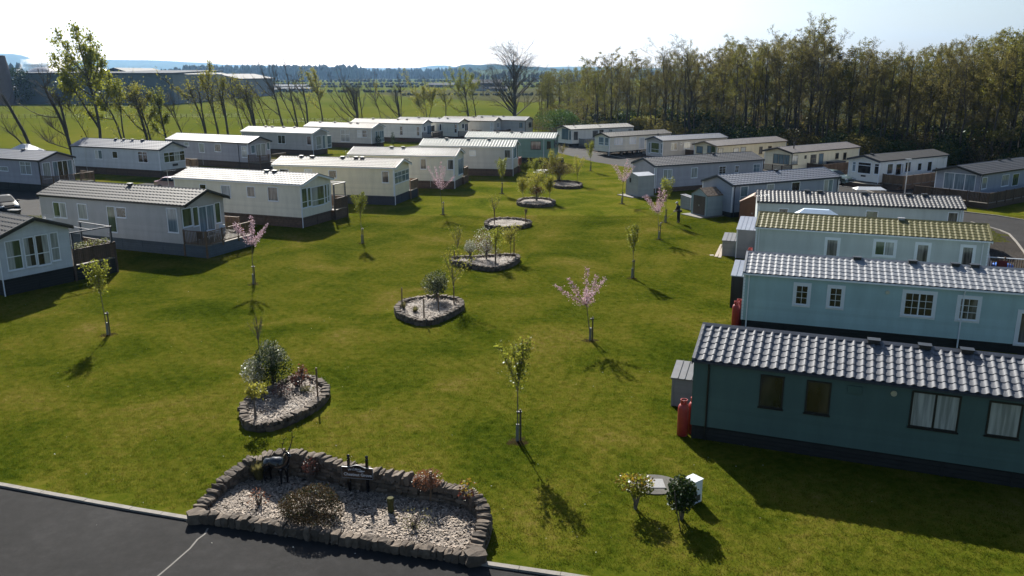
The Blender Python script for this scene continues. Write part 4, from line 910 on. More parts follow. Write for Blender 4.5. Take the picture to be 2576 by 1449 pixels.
ring([(1135,660),(1140,668),(1175,672),(1215,682),(1245,683),(1275,676),(1302,662),(1303,652),(1285,648),(1240,651),(1180,655),(1145,655)], 'wide stone ring in the middle of the lawn with blossom shrubs', 'bark inside the middle bed with blossom shrubs', 13, dens=60)
ring([(1221,567),(1226,576),(1260,579),(1300,578),(1333,571),(1333,563),(1305,557),(1265,555),(1235,558)], 'oval stone ring with thin bare saplings', 'bark inside the oval bed with thin saplings', 14, dens=40)
ring([(1300,514),(1312,520),(1350,523),(1390,520),(1396,512),(1375,505),(1335,503),(1310,506)], 'small stone ring holding three leafy young trees', 'bark inside the bed with three leafy young trees', 15, dens=30)
ring([(1386,468),(1396,474),(1430,476),(1462,474),(1462,466),(1440,461),(1405,459),(1388,462)], 'farthest stone ring with a low spreading tree', 'bark inside the farthest bed', 16, dens=20)

# the large entrance bed
wallp = [(165,725,0.28),(240,650,0.33),(340,565,0.43),(450,495,0.56),(560,450,0.69),(700,432,0.79),(900,435,0.86),(1100,463,0.86),(1300,520,0.83),(1500,555,0.79),(1700,585,0.76),(1900,617,0.71),(2100,650,0.65),(2250,690,0.60),(2345,760,0.52),(2365,860,0.43),(2330,960,0.36),(2285,1050,0.29)]
wp = [(Vector(G(*zz(ZB, a, b))), h) for a, b, h in wallp]
def wall_h(i, t): return wp[i][1]+(wp[i+1][1]-wp[i][1])*t
rr = random.Random(5); body = MB(); cope = MB(); o = Vector((wp[0][0].x, wp[0][0].y, 0))
wroot = empty('stone_wall', o, 0, 'curved dry stone wall with upright coping around the entrance bed', 'wall')
for i in range(len(wp)-1):
    a, b = wp[i][0], wp[i+1][0]; L_ = (b-a).length; d = (b-a)/L_; n = Vector((-d.y, d.x)); az = math.atan2(d.y, d.x)
    zc = 0
    while zc < max(wp[i][1], wp[i+1][1])-.22:
        ch = rr.uniform(.09,.15); s = rr.uniform(-.1, 0)
        while s < L_:
            l = rr.uniform(.16,.38); t = (s+l/2)/L_
            if 0 <= t <= 1.02 and zc+ch*.5 < wall_h(i, min(1,max(0,t)))-.2:
                p = a + d*(s+l/2) + n*rr.uniform(-.015,.015); body.stone(Vector((p.x, p.y, zc+ch/2))-o, (l*1.04, .42, ch*1.08), az, rr, rough=.07)
            s += l
        zc += ch
    s = 0
    while s < L_:
        l = rr.uniform(.10,.19); p = a + d*(s+l/2); hh = rr.uniform(.22,.33); ht = wall_h(i, min(1, (s+l/2)/L_))
        cope.stone(Vector((p.x, p.y, ht-.23+hh/2))-o, (l*1.05, rr.uniform(.34,.44), hh), az+rr.uniform(-.12,.12), rr, rr.uniform(-.3,.1)); s += l
body.build('wall_stones', M_stone, wroot); cope.build('coping_stones', M_stone, wroot)
fr_ = [Vector(G(*zz(ZB, a, b))) for a, b in [(140,768),(500,812),(700,845),(1000,895),(1300,945),(1600,990),(1900,1035),(2290,1092)]]
fm = MB(); o2 = Vector((fr_[0].x, fr_[0].y, 0)); froot = empty('stone_edging', o2, 0, 'straight row of squat upright stones between the entrance bed and the road', 'stone edging')
s_ = None
for i in range(len(fr_)-1):
    a, b = fr_[i], fr_[i+1]; L_ = (b-a).length; d = (b-a)/L_; s = 0
    while s < L_:
        l = rr.uniform(.14,.26); hh = rr.uniform(.26,.36); p = a + d*(s+l/2)
        fm.stone(Vector((p.x, p.y, hh/2))-o2, (l*1.03, rr.uniform(.26,.34), hh), math.atan2(d.y, d.x)+rr.uniform(-.1,.1), rr, rr.uniform(-.2,.2)); s += l
for p, sz in ((fr_[0], .5), (fr_[-1], .55)): fm.stone(Vector((p.x, p.y, sz*.3))-o2, (sz, sz*.8, sz*.7), .3, rr)
fm.build('edging_stones', M_stone, froot)
mulch([tuple(p) for p, h in wp] + [tuple(p) for p in fr_[::-1]], .10, 'bleached bark mulch filling the entrance bed', 520, 21, mound=.05)
# earth dug up in the bark
M_soil = paint('soil', (.032,.024,.012), .95, var=.4, scale=8, spec=0)
for (a, b, r_, lb_) in [(700,610,.28,'patch of bare soil near the bronze deer'),(1420,730,.3,'patch of bare soil under the name board'),(1780,670,.22,'patch of bare soil right of the clipped post')]:
    c = G(*zz(ZB,a,b)); q = MB(); n = 14; q.v.append((c[0], c[1], .185))
    for j in range(n): t = 2*PI*j/n; k = r_*rr.uniform(.6,1.2); q.v.append((c[0]+k*math.cos(t), c[1]+k*.7*math.sin(t), .135))
    q.f += [(0, 1+j, 1+(j+1) % n) for j in range(n)]; tag(q.build('soil_patch', M_soil), lb_, 'soil', kind='stuff')

# ---------------------------------------------------------------- name board
sg = Vector(G(*zz(ZB,1325,570))); sg2 = Vector(G(*zz(ZB,1465,582))); d = (sg2-sg); gap = d.length; ang = math.atan2(d.y, d.x)
sroot = empty('name_board', (sg.x, sg.y, 0), ang, 'black name board with white serif lettering on two ball-topped posts', 'sign')
M_gloss = paint('gloss_black', (.010,.011,.013), .22, var=.05); M_lett = paint('white_lettering', (.62,.63,.66), .5, var=.02); M_rim = paint('silver_rim', (.20,.205,.21), .5)
ph = 1.2; bz = .63
for x in (0, gap):
    q = MB().box(x-.036, x+.036, -.036, .036, 0, ph); p_ = q.build('post', M_gloss, sroot)
    MB().lathe([(.02,0),(.045,.01),(.045,.03),(.028,.045),(.042,.065),(.05,.09),(.035,.12),(.004,.135)], (x,0,ph), 12).build('finial', M_gloss, p_, True)
bw = gap*1.68; bx0 = gap/2-bw/2; bh = .34; n = 24; top = []
for i in range(n+1):
    t = i/n; e = 0 if t < .2 or t > .8 else .5-.5*math.cos((t-.2)/.6*2*PI); top.append((bx0+bw*t, bz+bh+.075*e))
q = MB(); i0 = 0
for (x, z_) in top: q.v += [(x, -.075, z_), (x, -.05, z_), (x, -.075, bz), (x, -.05, bz)]
for i in range(n):
    a = 4*i; q.f += [(a, a+2, a+6, a+4), (a+1, a+5, a+7, a+3), (a, a+4, a+5, a+1), (a+2, a+3, a+7, a+6)]
q.f += [(0,1,3,2), (4*n, 4*n+2, 4*n+3, 4*n+1)]
brd = q.build('board', M_gloss, sroot)
q = MB()
for (a, b) in zip(top, top[1:]): q.bar((a[0],-.066,a[1]), (b[0],-.066,b[1]), .03, .014)
q.bar((bx0,-.066,bz), (bx0+bw,-.066,bz), .035, .018).bar((bx0,-.066,bz), (bx0,-.066,bz+bh), .035, .014).bar((bx0+bw,-.066,bz), (bx0+bw,-.066,bz+bh), .035, .014).build('rim', M_rim, sroot)
def text(name, s, x, z_, size, parent, rot=0, mat=None, bold=.0, y=-.0785, sh=0):
    cu = bpy.data.curves.new(name, 'FONT'); cu.body = s; cu.size = size; cu.extrude = .0015; cu.offset = bold; cu.align_x = 'CENTER'; cu.shear = sh
    to = bpy.data.objects.new(name, cu); COL.objects.link(to)
    dg = bpy.context.evaluated_depsgraph_get(); me = bpy.data.meshes.new_from_object(to.evaluated_get(dg)); bpy.data.objects.remove(to)
    me.materials.clear(); me.materials.append(mat or M_lett); o_ = bpy.data.objects.new(name, me); COL.objects.link(o_); o_.parent = parent
    o_.location = (x, y, z_); o_.rotation_euler = (PI/2, 0, 0); o_.rotation_euler = (Matrix.Rotation(rot, 3, 'Y') @ Matrix.Rotation(PI/2, 3, 'X')).to_euler(); return o_
def serif_text(s, x, z_, size, parent, **k): return text('lettering', s, x, z_, size, parent, **k)
text('lettering', 'Chestnut Grove', gap/2+.01, bz+.075, .128, brd, bold=.0022)
wd = 'Halleaths'; n = len(wd)
for i, ch in enumerate(wd):
    t = (i-(n-1)/2)/((n-1)/2); ang_ = t*.42; xx = gap/2-.06+.225*math.sin(ang_)*1.05/.43*.43*1.12*2.1*.5; 
    xx = gap/2-.05 + t*.185; zt_ = bz+.275 - .04*t*t; text('lettering', ch, xx, zt_, .09, brd, rot=ang_*.75, bold=.0015)
text('lettering', 'Caravan Park', gap/2-.06, bz+.245, .034, brd)
q = MB(); pts = []
for k in range(15):
    t = k/14; x = gap/2-.02+.25*t; z_ = bz+.225-.012*math.sin(t*PI)+.02*t; w_ = .004+.022*math.sin(t*PI)**.7*t
    pts.append((x, z_, w_))
for a, b in zip(pts, pts[1:]): q.quad((a[0],-.0785,a[1]-a[2]), (b[0],-.0785,b[1]-b[2]), (b[0],-.0785,b[1]+b[2]), (a[0],-.0785,a[1]+a[2]))
q.build('emblem', M_lett, brd)

# ---------------------------------------------------------------- skinned figures
def skin(name, verts, edges, radii, mat, root_i=0, parent=None, sub=2):
    me = bpy.data.meshes.new(name); me.from_pydata(verts, edges, []); me.materials.append(mat)
    o_ = bpy.data.objects.new(name, me); COL.objects.link(o_)
    if parent: o_.parent = parent
    m = o_.modifiers.new('skin', 'SKIN'); m.use_smooth_shade = True
    for i, v in enumerate(me.skin_vertices[0].data):
        r_ = radii[i]; v.radius = (r_, r_) if not hasattr(r_, '__len__') else r_; v.use_root = (i == root_i)
    s_ = o_.modifiers.new('sub', 'SUBSURF'); s_.levels = sub; s_.render_levels = sub
    dg = bpy.context.evaluated_depsgraph_get(); me2 = bpy.data.meshes.new_from_object(o_.evaluated_get(dg)); bpy.data.objects.remove(o_)
    if not me2.materials: me2.materials.append(mat)
    me2.polygons.foreach_set('use_smooth', [True]*len(me2.polygons))
    o2_ = bpy.data.objects.new(name, me2); COL.objects.link(o2_)
    if parent: o2_.parent = parent
    return o2_
# stag statue: body axis +X, head turned a little to the camera
dp = Vector(G(*zz(ZB,760,500))); M_bronze = paint('black_bronze', (.014,.015,.018), .2, metal=.3, var=.2, spec=.8)
droot = empty('stag_statue', (dp.x, dp.y, .13), R(-22), 'glossy black stag statue with tall antlers standing in the entrance bed', 'statue')
V = [(-.38,0,.98),(-.18,0,.96),(.08,0,.93),(.32,0,.98),(.47,0,1.12),(.56,0,1.32),(.62,-.01,1.50),(.72,-.06,1.52),(.86,-.14,1.44),   # 0-8 spine, neck, head, muzzle
     (-.46,0,1.02),(-.53,0,.93)]                                                                           # tail
E_ = [(0,1),(1,2),(2,3),(3,4),(4,5),(5,6),(6,7),(7,8),(0,9),(9,10)]
Rr = [(.22,.25),(.21,.24),(.23,.26),(.21,.27),(.15,.20),(.105,.135),(.085,.10),(.062,.072),(.04,.042),.07,.03]
def leg(hip, pts, rs, fr_i):
    b = len(V); V.extend(pts); Rr.extend(rs); E_.append((fr_i, b)); [E_.append((b+i, b+i+1)) for i in range(len(pts)-1)]
for sgn in (-1, 1):
    y = .12*sgn; dx_ = .05*sgn
    leg(0, [(-.40+dx_*.2,y,.82),(-.33+dx_,y,.66),(-.47+dx_,y,.42),(-.42+dx_,y,.08),(-.38+dx_,y,.02)], [(.13,.16),.09,.045,.034,.042], 0)
    leg(3, [(.34,y*.95,.80),(.36+dx_,y,.58),(.37+dx_,y*.95,.38),(.36+dx_,y*.95,.08),(.39+dx_,y*.95,.02)], [(.11,.13),.065,.045,.034,.042], 3)
skin('body', V, E_, Rr, M_bronze, 2, droot)
for sgn in (-1, 1):
    q = MB(); e = Vector((.64,-.02+.05*sgn,1.58)); q.tube([e, e+Vector((-.04,.10*sgn,.06)), e+Vector((-.07,.17*sgn,.07))], [.02,.04,.005], 6); q.build('ear', M_bronze, droot, True)
    q = MB(); b = Vector((.66,-.02+.035*sgn,1.58)); pts = [b, b+Vector((-.06,.14*sgn,.10)), b+Vector((-.05,.24*sgn,.28)), b+Vector((.0,.25*sgn,.50)), b+Vector((.05,.20*sgn,.68))]
    q.tube(pts, [.022,.02,.018,.015,.007], 7)
    for (k, dv) in ((1,(.14,-.02*sgn,.08)),(3,(.12,.04*sgn,.10)),(3,(-.07,.10*sgn,.13)),(4,(-.05,.08*sgn,.10)),(4,(.05,-.05*sgn,.10))):
        q.tube([pts[k], pts[k]+Vector(dv)*.6, pts[k]+Vector(dv)], [.014,.011,.004], 6)
    q.build('antler', M_bronze, droot, True)

# gardener with a strimmer
gp = Vector(G(1706,561)); M_cloth = paint('dark_navy_clothes', (.012,.012,.018), .85, var=.2); M_skin = paint('skin', (.35,.2,.14), .6)
gang = R(180+20)
groot = empty('person', (gp.x, gp.y, .004), gang, 'gardener in dark clothes and pale cap trimming grass around a staked sapling', 'person')
# local +X is forward
V = [(0,0,.93),(.02,0,1.10),(.05,0,1.28),(.08,0,1.42),(.11,0,1.50),(.14,0,1.575),(.17,0,1.66),
     (.05,.19,1.40),(.12,.25,1.16),(.32,.20,1.03),(.05,-.19,1.40),(.08,-.26,1.14),(.27,-.24,.98),
     (0,.10,.84),(.03,.13,.48),(-.02,.14,.10),(0,-.10,.84),(.0,-.12,.48),(-.07,-.14,.10),(.12,.15,.05),(.07,-.15,.05)]
E_ = [(0,1),(1,2),(2,3),(3,4),(4,5),(5,6),(3,7),(7,8),(8,9),(3,10),(10,11),(11,12),(0,13),(13,14),(14,15),(0,16),(16,17),(17,18),(15,19),(18,20)]
Rr = [(.13,.17),(.12,.16),(.13,.18),(.11,.17),.06,.055,.06,.075,.055,.04,.075,.055,.04,.10,.075,.055,.10,.075,.055,.045,.045]
skin('body', V, E_, Rr, M_cloth, 0, groot)
droot.scale = (.76, .8, .70)
h_ = MB(); h_.lathe([(.01,-.13),(.055,-.12),(.075,-.06),(.085,0),(.08,.06),(.05,.10),(.01,.115)], (.20,0,1.68), 14); hd = h_.build('head', M_skin, groot, True)
h_ = MB(); h_.lathe([(.092,0),(.092,.04),(.075,.085),(.03,.115),(.005,.12)], (.20,0,1.69), 14).box(.26,.36,-.06,.06,1.685,1.70); h_.build('cap', paint('pale_cap',(.45,.46,.46),.7), groot)
for sgn, hp in ((1,(.36,.19,1.01)),(-1,(.31,-.235,.965))):
    q = MB(); hp = Vector(hp); q.stone(hp, (.09,.05,.085), 0, rr, rough=.03)
    for k in range(4): q.tube([hp+Vector((.03,-.02*sgn,.03-.02*k)), hp+Vector((.07,-.035*sgn,.03-.02*k)), hp+Vector((.055,-.06*sgn,.028-.02*k))], [.010,.009,.007], 6)
    q.tube([hp+Vector((-.01,-.02*sgn,.035)), hp+Vector((.03,-.05*sgn,.05))], [.011,.008], 6); q.build('hand', M_skin, groot, True)
MB().box(-.25,-.08,-.12,.12,.92,1.08).build('waist_bag', M_cloth, groot)
st = empty('strimmer', (gp.x, gp.y, .004), gang, 'long shafted grass strimmer held by the gardener', 'strimmer')
MB().tube([(-.02,-.34,1.05),(.36,-.22,.86),(1.62,-.02,.10)], .014, 8).build('shaft', M_black, st)
MB().tube([(.30,-.26,.90),(.36,-.24,1.00),(.36,-.02,1.03),(.36,.20,1.01)], .012, 8).build('handlebar', M_black, st)
MB().box(-.22,.0,-.42,-.26,.96,1.14).build('engine', paint('orange_engine',(.10,.05,.03),.5), st)
MB().lathe([(.03,.10),(.06,.08),(.06,.04),(.03,.03)], (1.64,-.02,0), 12).box(1.50,1.66,-.12,.08,.09,.12).build('cutting_head', M_black, st)

# ---------------------------------------------------------------- cars
def car(label, P, ang, paintm, L=4.4, Wd=1.8, H=1.46, grp='parked cars', wagon=False, simple=False):
    """front towards +X; P is the centre on the ground"""
    root = empty('parked_car', (P[0], P[1], .012), ang, label, 'car', grp); h = L/2
    if wagon: prof = [(-h,.35),(-h,.85),(-h+.12,.98),(-h+.3,H-.08),(-h+.6,H),(h-2.2,H),(h-1.35,.98),(h-.3,.82),(h-.04,.62),(h,.35)]
    else: prof = [(-h,.35),(-h+.02,.80),(-h+.12,.98),(-h+.6,1.05),(-h+1.15,H-.06),(-h+1.6,H),(h-2.0,H-.02),(h-1.6,H-.2),(h-1.05,.98),(h-.35,.84),(h-.06,.66),(h,.40)]
    mb = MB(); bm_ = [(-.5,.78),(-.44,1),(.44,1),(.5,.78)]
    def wid(z_): return Wd/2*(1 if z_ < .98 else 1-.24*(z_-.98)/(H-.98))
    n = len(prof)
    sec = [-1,-.82,-.4,.4,.82,1]
    for (x, z_) in prof:
        for s_ in sec:
            inset = (.10 if abs(s_) == 1 and z_ < .98 and abs(x) > h-.5 else 0); xx = x*(1-.04*(abs(s_) == 1)); drop = .05 if abs(s_) == 1 and z_ > .8 else 0
            mb.v.append((xx, wid(z_)*s_*(1-inset), z_-drop))
    m = len(sec)
    for i in range(n-1):
        for j in range(m-1):
            a = i*m+j; mb.f.append((a, a+1, a+m+1, a+m))
    # sides down to sill
    b0 = len(mb.v)
    for (x, z_) in prof:
        for s_ in (-1, 1): mb.v.append((x*(.96), wid(.5)*s_*(.97), .28))
    for i in range(n-1):
        a = i*m; c = b0+2*i; mb.f.append((a+m, a, c, c+2)); mb.f.append((a+m-1, a+2*m-1, c+3, c+1))
    body = mb.build('body', paintm, root, True)
    gm = paint('car_glass', (.010,.018,.026), .35, spec=.12)
    q = MB(); e = .012
    if wagon: W1 = [(h-2.15,H-.01),(h-1.42,1.02)]; sidew = [(-h+.35,1.0),(-h+.55,H-.09),(h-2.25,H-.09),(h-1.55,1.0)]
    else: W1 = [(h-1.58,H-.19),(h-1.08,1.0)]; sidew = [(-h+.95,1.04),(-h+1.4,H-.12),(h-2.0,H-.10),(h-1.3,1.03)]
    if not wagon: W1 = [(h-1.95,H-.035),(h-1.12,.99+.02)]
    def wn(z_): return wid(z_)*.80
    nrm = Vector((W1[0][1]-W1[1][1], 0, W1[1][0]-W1[0][0])).normalized()*.03
    q.quad((W1[0][0]+nrm.x,-wn(W1[0][1]),W1[0][1]+nrm.z),(W1[1][0]+nrm.x,-wn(W1[1][1]),W1[1][1]+nrm.z),(W1[1][0]+nrm.x,wn(W1[1][1]),W1[1][1]+nrm.z),(W1[0][0]+nrm.x,wn(W1[0][1]),W1[0][1]+nrm.z)); q.build('windscreen', gm, root)
    for s_ in (-1, 1):
        q = MB(); i = 0; pts = [(x, (wid(z_)+.0+.012)*s_, z_) for x, z_ in sidew]; q.v += pts; q.f.append((0,1,2,3) if s_ < 0 else (3,2,1,0)); q.build('side_window', gm, root)
        for x in (-h+.85, h-.85):
            q = MB(); q.tube([(x,s_*(Wd/2-.20),.32),(x,s_*(Wd/2+.015),.32)], .32, 18); wl = q.build('wheel', M_black, root, False)
            q = MB(); q.tube([(x,s_*(Wd/2+.005),.32),(x,s_*(Wd/2+.022),.32)], .21, 12); q.build('rim', M_metal, wl)
        q = MB(); q.stone(Vector((h-.17, s_*(Wd/2-.32), .70)), (.22,.40,.15), -.35*s_, rr, rough=.02); q.build('headlight', paint('headlight_glass',(.5,.52,.55),.12), root, True)
        q = MB(); q.stone(Vector((h-1.35, s_*(Wd/2+.08), 1.0)), (.12,.18,.12), 0, rr, rough=.02); q.build('wing_mirror', paintm, root, True)
    MB().box(h-.06, h+.012, -.42, .42, .55, .68).build('grille', M_black, root)
    MB().box(h-.02, h+.022, -.26, .26, .38, .49).build('number_plate', paint('plate_white',(.7,.7,.68),.4), root)
    return root
M_carb = paint('black_car_paint', (.006,.008,.014), .42, var=.05, spec=.10); M_carp = paint('pink_car_paint', (.62,.42,.48), .25, coat=.8); M_carg = paint('green_car_paint', (.14,.19,.17), .3, coat=.6)
pc = Vector(G(18,540)); car('shiny black car parked nose out at the left edge below the beige caravan', pc + Vector((-1.1, 1.6)), R(-48), M_carb)
pc = Vector(G(*zz(Z6,1350,505))); car('pale pink car mostly hidden behind the dazzling-roofed caravan', (pc.x+.9, pc.y+.2), R(-20), M_carp)
pc = Vector(G(*zz(Z8,610,570))); car('dull green estate car behind the blue-grey roofed caravan', (pc.x-.3, pc.y+1.9), R(-60), M_carg, wagon=True)

# far yard: parked cars as small instances
M_carw = paint('white_car_paint', (.6,.6,.62), .2, coat=1); M_cars = paint('silver_car_paint', (.35,.36,.38), .2, coat=1)
yard = [(12,258,'w'),(35,259,'s'),(58,259,'w'),(80,258,'s'),(103,256,'w'),(-20,259,'s'),(126,256,'s')]
lbs = ['white car, third from the left in the distant yard','silver car, fourth from the left in the distant yard','white car in the middle of the distant yard line','silver car third from the right in the distant yard','white car next to the last in the distant yard','silver car at the frame edge of the distant yard','dark silver car at the right end of the distant yard line']
for (x, y, c), lb_ in zip(yard, lbs): car(lb_, G(x, y), R(-35), M_carw if c == 'w' else M_cars, grp='cars in the distant factory yard', wagon=True)

# ---------------------------------------------------------------- small things
up = Vector(G(*zz(ZU,1160,690))); 
P0 = Vector(G(*zz(ZU,1165,655))); r_ = empty('utility_box', (P0.x+.07, P0.y+.05, 0), R(38), 'white electric supply box behind the glossy dark shrub', 'utility box')
MB().box(0,.34,0,.36,.0,.70).build('cabinet', M_white, r_); MB().box(-.02,.36,-.02,.38,.701,.725).build('lid', M_white, r_); MB().box(.08,.26,-.012,-.001,.08,.26).build('vent_grille', M_navy, r_); MB().box(-.04,-.001,.1,.28,.35,.62).build('socket', M_black, r_)
n = 22; c1_ = Vector(G(*zz(ZU,740,420)))
q = MB(); q.prism([(c1_.x+.78*math.cos(2*PI*k/n), c1_.y+.62*math.sin(2*PI*k/n)) for k in range(n)], -.02, .035)
sl_ = empty('manhole', (0,0,0), 0, 'concrete slab with a pale square inspection cover between two shrubs', 'manhole'); q.build('slab', paint('slab_concrete', (.085,.08,.07), .9, var=.2), sl_)
MB().box(c1_.x-.30, c1_.x+.30, c1_.y-.26, c1_.y+.30, .036, .055).build('cover', paint('pale_cover',(.24,.24,.24),.8,var=.15,scale=20), sl_)
# planks
for (a, b, c, e, lb_) in [(868,635,820,735,'longer pale plank lying on the grass by the small store'),(880,640,850,742,'shorter pale plank beside the longer one')]:
    A = G(*zz(Z9,a,b)); B = G(*zz(Z9,c,e)); q = MB(); q.bar((A[0],A[1],.03),(B[0],B[1],.03), .2, .04); tag(q.build('plank', paint('pale_plank',(.30,.25,.19),.8,var=.15)), lb_, 'plank')
A = G(*zz(Z9,788,722)); tag(MB().box(A[0]-.13,A[0]+.13,A[1]-.13,A[1]+.13,.004,.05).build('paving_block', paint('cream_block',(.38,.35,.30),.8)), 'small cream block lying alone on the grass left of the planks', 'block')
A = G(*zz(Z3,1822,1250)); q = MB(); q.lathe([(.11,0),(.145,.30),(.15,.31),(.13,.30),(.10,.03)], (A[0]-.1,A[1]-.05,.07), 14); tag(q.build('bucket', paint('blue_plastic',(.03,.25,.55),.4)), 'light blue bucket against the white-roofed metal shed', 'bucket')
# rotary clothes dryers
def dryer(P, z_, label, r=1.25, grp='rotary clothes dryers'):
    root = empty('rotary_dryer', (P[0], P[1], 0), .4, label, 'clothes dryer', grp)
    MB().tube([(0,0,0),(0,0,z_)], .022, 8).build('pole', M_metal, root)
    for k in range(4):
        t = k*PI/2; MB().tube([(0,0,z_-.55),(r*math.cos(t), r*math.sin(t), z_-.08)], .014, 6).tube([(0,0,z_-.02),(r*.5*math.cos(t), r*.5*math.sin(t), z_-.31)], .011, 6).build('arm', M_metal, root)
    q = MB()
    for f in (.45,.65,.85,1.0):
        for k in range(4):
            a, b = k*PI/2, (k+1)*PI/2; q.tube([(r*f*math.cos(a), r*f*math.sin(a), z_-.55+.47*f),(r*f*math.cos(b), r*f*math.sin(b), z_-.55+.47*f)], .005, 4)
    q.build('line', M_white, root); return root
pd = vX2['A'] + vX2['d']*1.9 + vX2['n']*6.6; dryer(pd, 2.35, 'open rotary clothes dryer between the sage and mossy-roofed caravans', 1.5)
pd = vB['A'] + vB['d']*3.2 - vB['n']*2.2; dryer(pd, 2.5, 'folded out rotary dryer beside the left side of the beige caravan', 1.1)
pd = vX5['A'] + vX5['d']*4.5 - vX5['n']*2.0; dryer(pd, 2.2, 'rotary dryer before the wall of the blue-grey roofed caravan', 1.0)
# gazebo
M_tarp = paint('blue_white_canopy', (.42,.53,.66), .6, var=.08); pg_ = vX3['A'] + vX3['d']*1.6 + vX3['n']*5.6
r_ = empty('gazebo', (pg_.x, pg_.y, 0), vX3['ang'], 'pale blue pop-up gazebo canopy between two grey-roofed caravans', 'gazebo')
q = MB(); i = 0; q.v += [(0,0,2.3),(3.6,0,2.3),(3.6,3,2.3),(0,3,2.3),(1.0,1.3,3.05),(2.6,1.3,3.05),(2.6,1.7,3.05),(1.0,1.7,3.05)]; q.f += [(0,1,5,4),(1,2,6,5),(2,3,7,6),(3,0,4,7),(4,5,6,7)]
q.build('canopy', M_tarp, r_)
for x, y in ((.05,.05),(3.55,.05),(3.55,2.95),(.05,2.95)): MB().box(x-.02,x+.02,y-.02,y+.02,0,2.3).build('leg', M_metal, r_)
# white gazebo / roof behind far left caravan
pp = hitY(*zz(Z6,240,150), 101); r_ = empty('gazebo', (pp.x-1.9, 99, 0), R(-22), 'white hipped roof canopy just behind the caravan above the parked car', 'gazebo'); r_.scale = (.8,.8,.95)
q = MB(); q.v += [(0,0,3.2),(4.2,0,3.2),(4.2,3.6,3.2),(0,3.6,3.2),(1.6,1.5,4.1),(2.6,1.5,4.1),(2.6,2.1,4.1),(1.6,2.1,4.1)]; q.f += [(0,1,5,4),(1,2,6,5),(2,3,7,6),(3,0,4,7),(4,5,6,7)]; q.build('canopy', M_whiteroof, r_)
for x, y in ((.1,.1),(4.1,.1),(4.1,3.5),(.1,3.5)): MB().box(x-.05,x+.05,y-.05,y+.05,0,3.3).build('leg', M_metal, r_)
# lamp post before white caravan
P = G(*zz(Z8,1118,650)); r_ = empty('lamp_post', (P[0], P[1]+.4, 0), R(20), 'thin grey lamp post in front of the long brown deck', 'lamp post')
MB().tube([(0,0,0),(0,0,3.6)], [.06,.035], 8).build('post', M_metal, r_); MB().box(-.35,.35,-.08,.08,3.6,3.68).build('lamp_head', M_metal, r_)
# tv aerials
def aerial(v, u, z_, label):
    p = v['A'] + v['d']*u - v['n']*.12; root = empty('tv_aerial', (p.x, p.y, 0), v['ang']+.3, label, 'aerial', 'television aerials')
    MB().tube([(0,0,.2),(0,0,z_)], .018, 6).build('mast', M_metal, root); q = MB(); q.tube([(-.3,0,z_-.05),(.75,.1,z_+.06)], .012, 5)
    for k in range(6): x = -.2+.17*k; q.tube([(x,-.12,z_-.04+.01*k*1.3),(x,.14,z_-.04+.01*k*1.3)], .007, 4)
    q.build('antenna', M_metal, root)
aerial(vC, -.3, 4.1, 'pale television aerial at the far left end of the dazzling-roofed caravan'); aerial(vE, -.1, 3.9, 'television aerial by the left end of the caravan behind the blossom tree')
aerial(vI, 2.6, 3.3, 'television aerial on the wall of the arched-window caravan'); aerial(vJ, 6.9, 3.8, 'television aerial on the wall of the taupe caravan'); aerial(vX4, .15, 3.3, 'television aerial at the corner of the long mid-grey roof')
aerial(vV, 12.4, 2.6, 'television aerial near the far end of the white bay-ended caravan'); aerial(vE, 9.3, 3.35, 'television aerial on the wall of the caravan behind the blossom tree')
# furniture in the decks
def chair(P, z_, ang, label, m):
    root = empty('garden_chair', (P.x, P.y, z_), ang, label, 'chair', 'garden chairs on the decks')
    MB().box(0,.5,0,.5,.40,.44).build('seat', m, root); MB().box(.46,.5,0,.5,.45,.95).build('backrest', m, root)
    for x, y in ((.02,.02),(.46,.02),(.02,.46),(.46,.46)): MB().box(x,x+.03,y,y+.03,0,.40).build('leg', m, root)
def tbl(P, z_, label, m, r=.45):
    root = empty('garden_table', (P.x, P.y, z_), 0, label, 'table', 'garden tables on the decks'); MB().lathe([(r,.70),(r,.73)], n=18).build('tabletop', m, root)
    for k in range(4): t = k*PI/2+.4; MB().tube([(r*.8*math.cos(t), r*.8*math.sin(t), 0),(r*.5*math.cos(t), r*.5*math.sin(t), .70)], .018, 5).build('leg', m, root)
pB = vB['A'] + vB['d']*(xB+1.0) + vB['n']*1.9; tbl(pB, .842, 'round pale table on the open timber deck', M_white)
chair(pB + vB['d']*.1 + vB['n']*.6, .842, vB['ang']+1.6, 'white chair on the far side of the pale round table', M_white); chair(pB - vB['n']*1.1, .842, vB['ang']-1.6, 'dark chair on the near side of the pale round table', M_black)
pX = vX3['A'] + vX3['d']*(vX3['x1']+1.2) + vX3['n']*.4; tbl(pX, .452, 'dark table on the deck at the road end of the mossy-roofed caravan', M_black)
chair(pX + vX3['n']*.8, .452, 1.0, 'dark red chair behind the table on the mossy-roofed caravan deck', M_redd)
M_blue = paint('bright_blue_plastic', (.02,.12,.5), .4)
pp = vX3['A'] + vX3['d']*(vX3['x1']+1.3) + vX3['n']*3.6; q = MB(); q.stone(Vector((pp.x,pp.y,.45)), (1.5,.8,.8), .2, rr, rough=.05); tag(q.build('toy_slide', M_blue, smooth=True), 'bright blue plastic play toy behind the balustered deck', 'toy')
pp = vX3['A'] + vX3['d']*(vX3['x1']+.5) + vX3['n']*3.4; q = MB(); q.lathe([(.45,0),(.42,.6),(.2,1.2),(.02,1.7)], (pp.x,pp.y,0), 10); tag(q.build('play_tent', paint('white_red_cloth',(.55,.5,.5),.8)), 'small white peaked play tent beside the blue toy', 'tent')
pp = Vector(G(2568,655)); q = MB(); q.stone(Vector((pp.x+1.2,pp.y-.3,.4)), (2.0,.9,.7), -.4, rr, rough=.04); tag(q.build('covered_trailer', M_blue, smooth=True), 'blue covered load beside the road at the right edge', 'trailer')
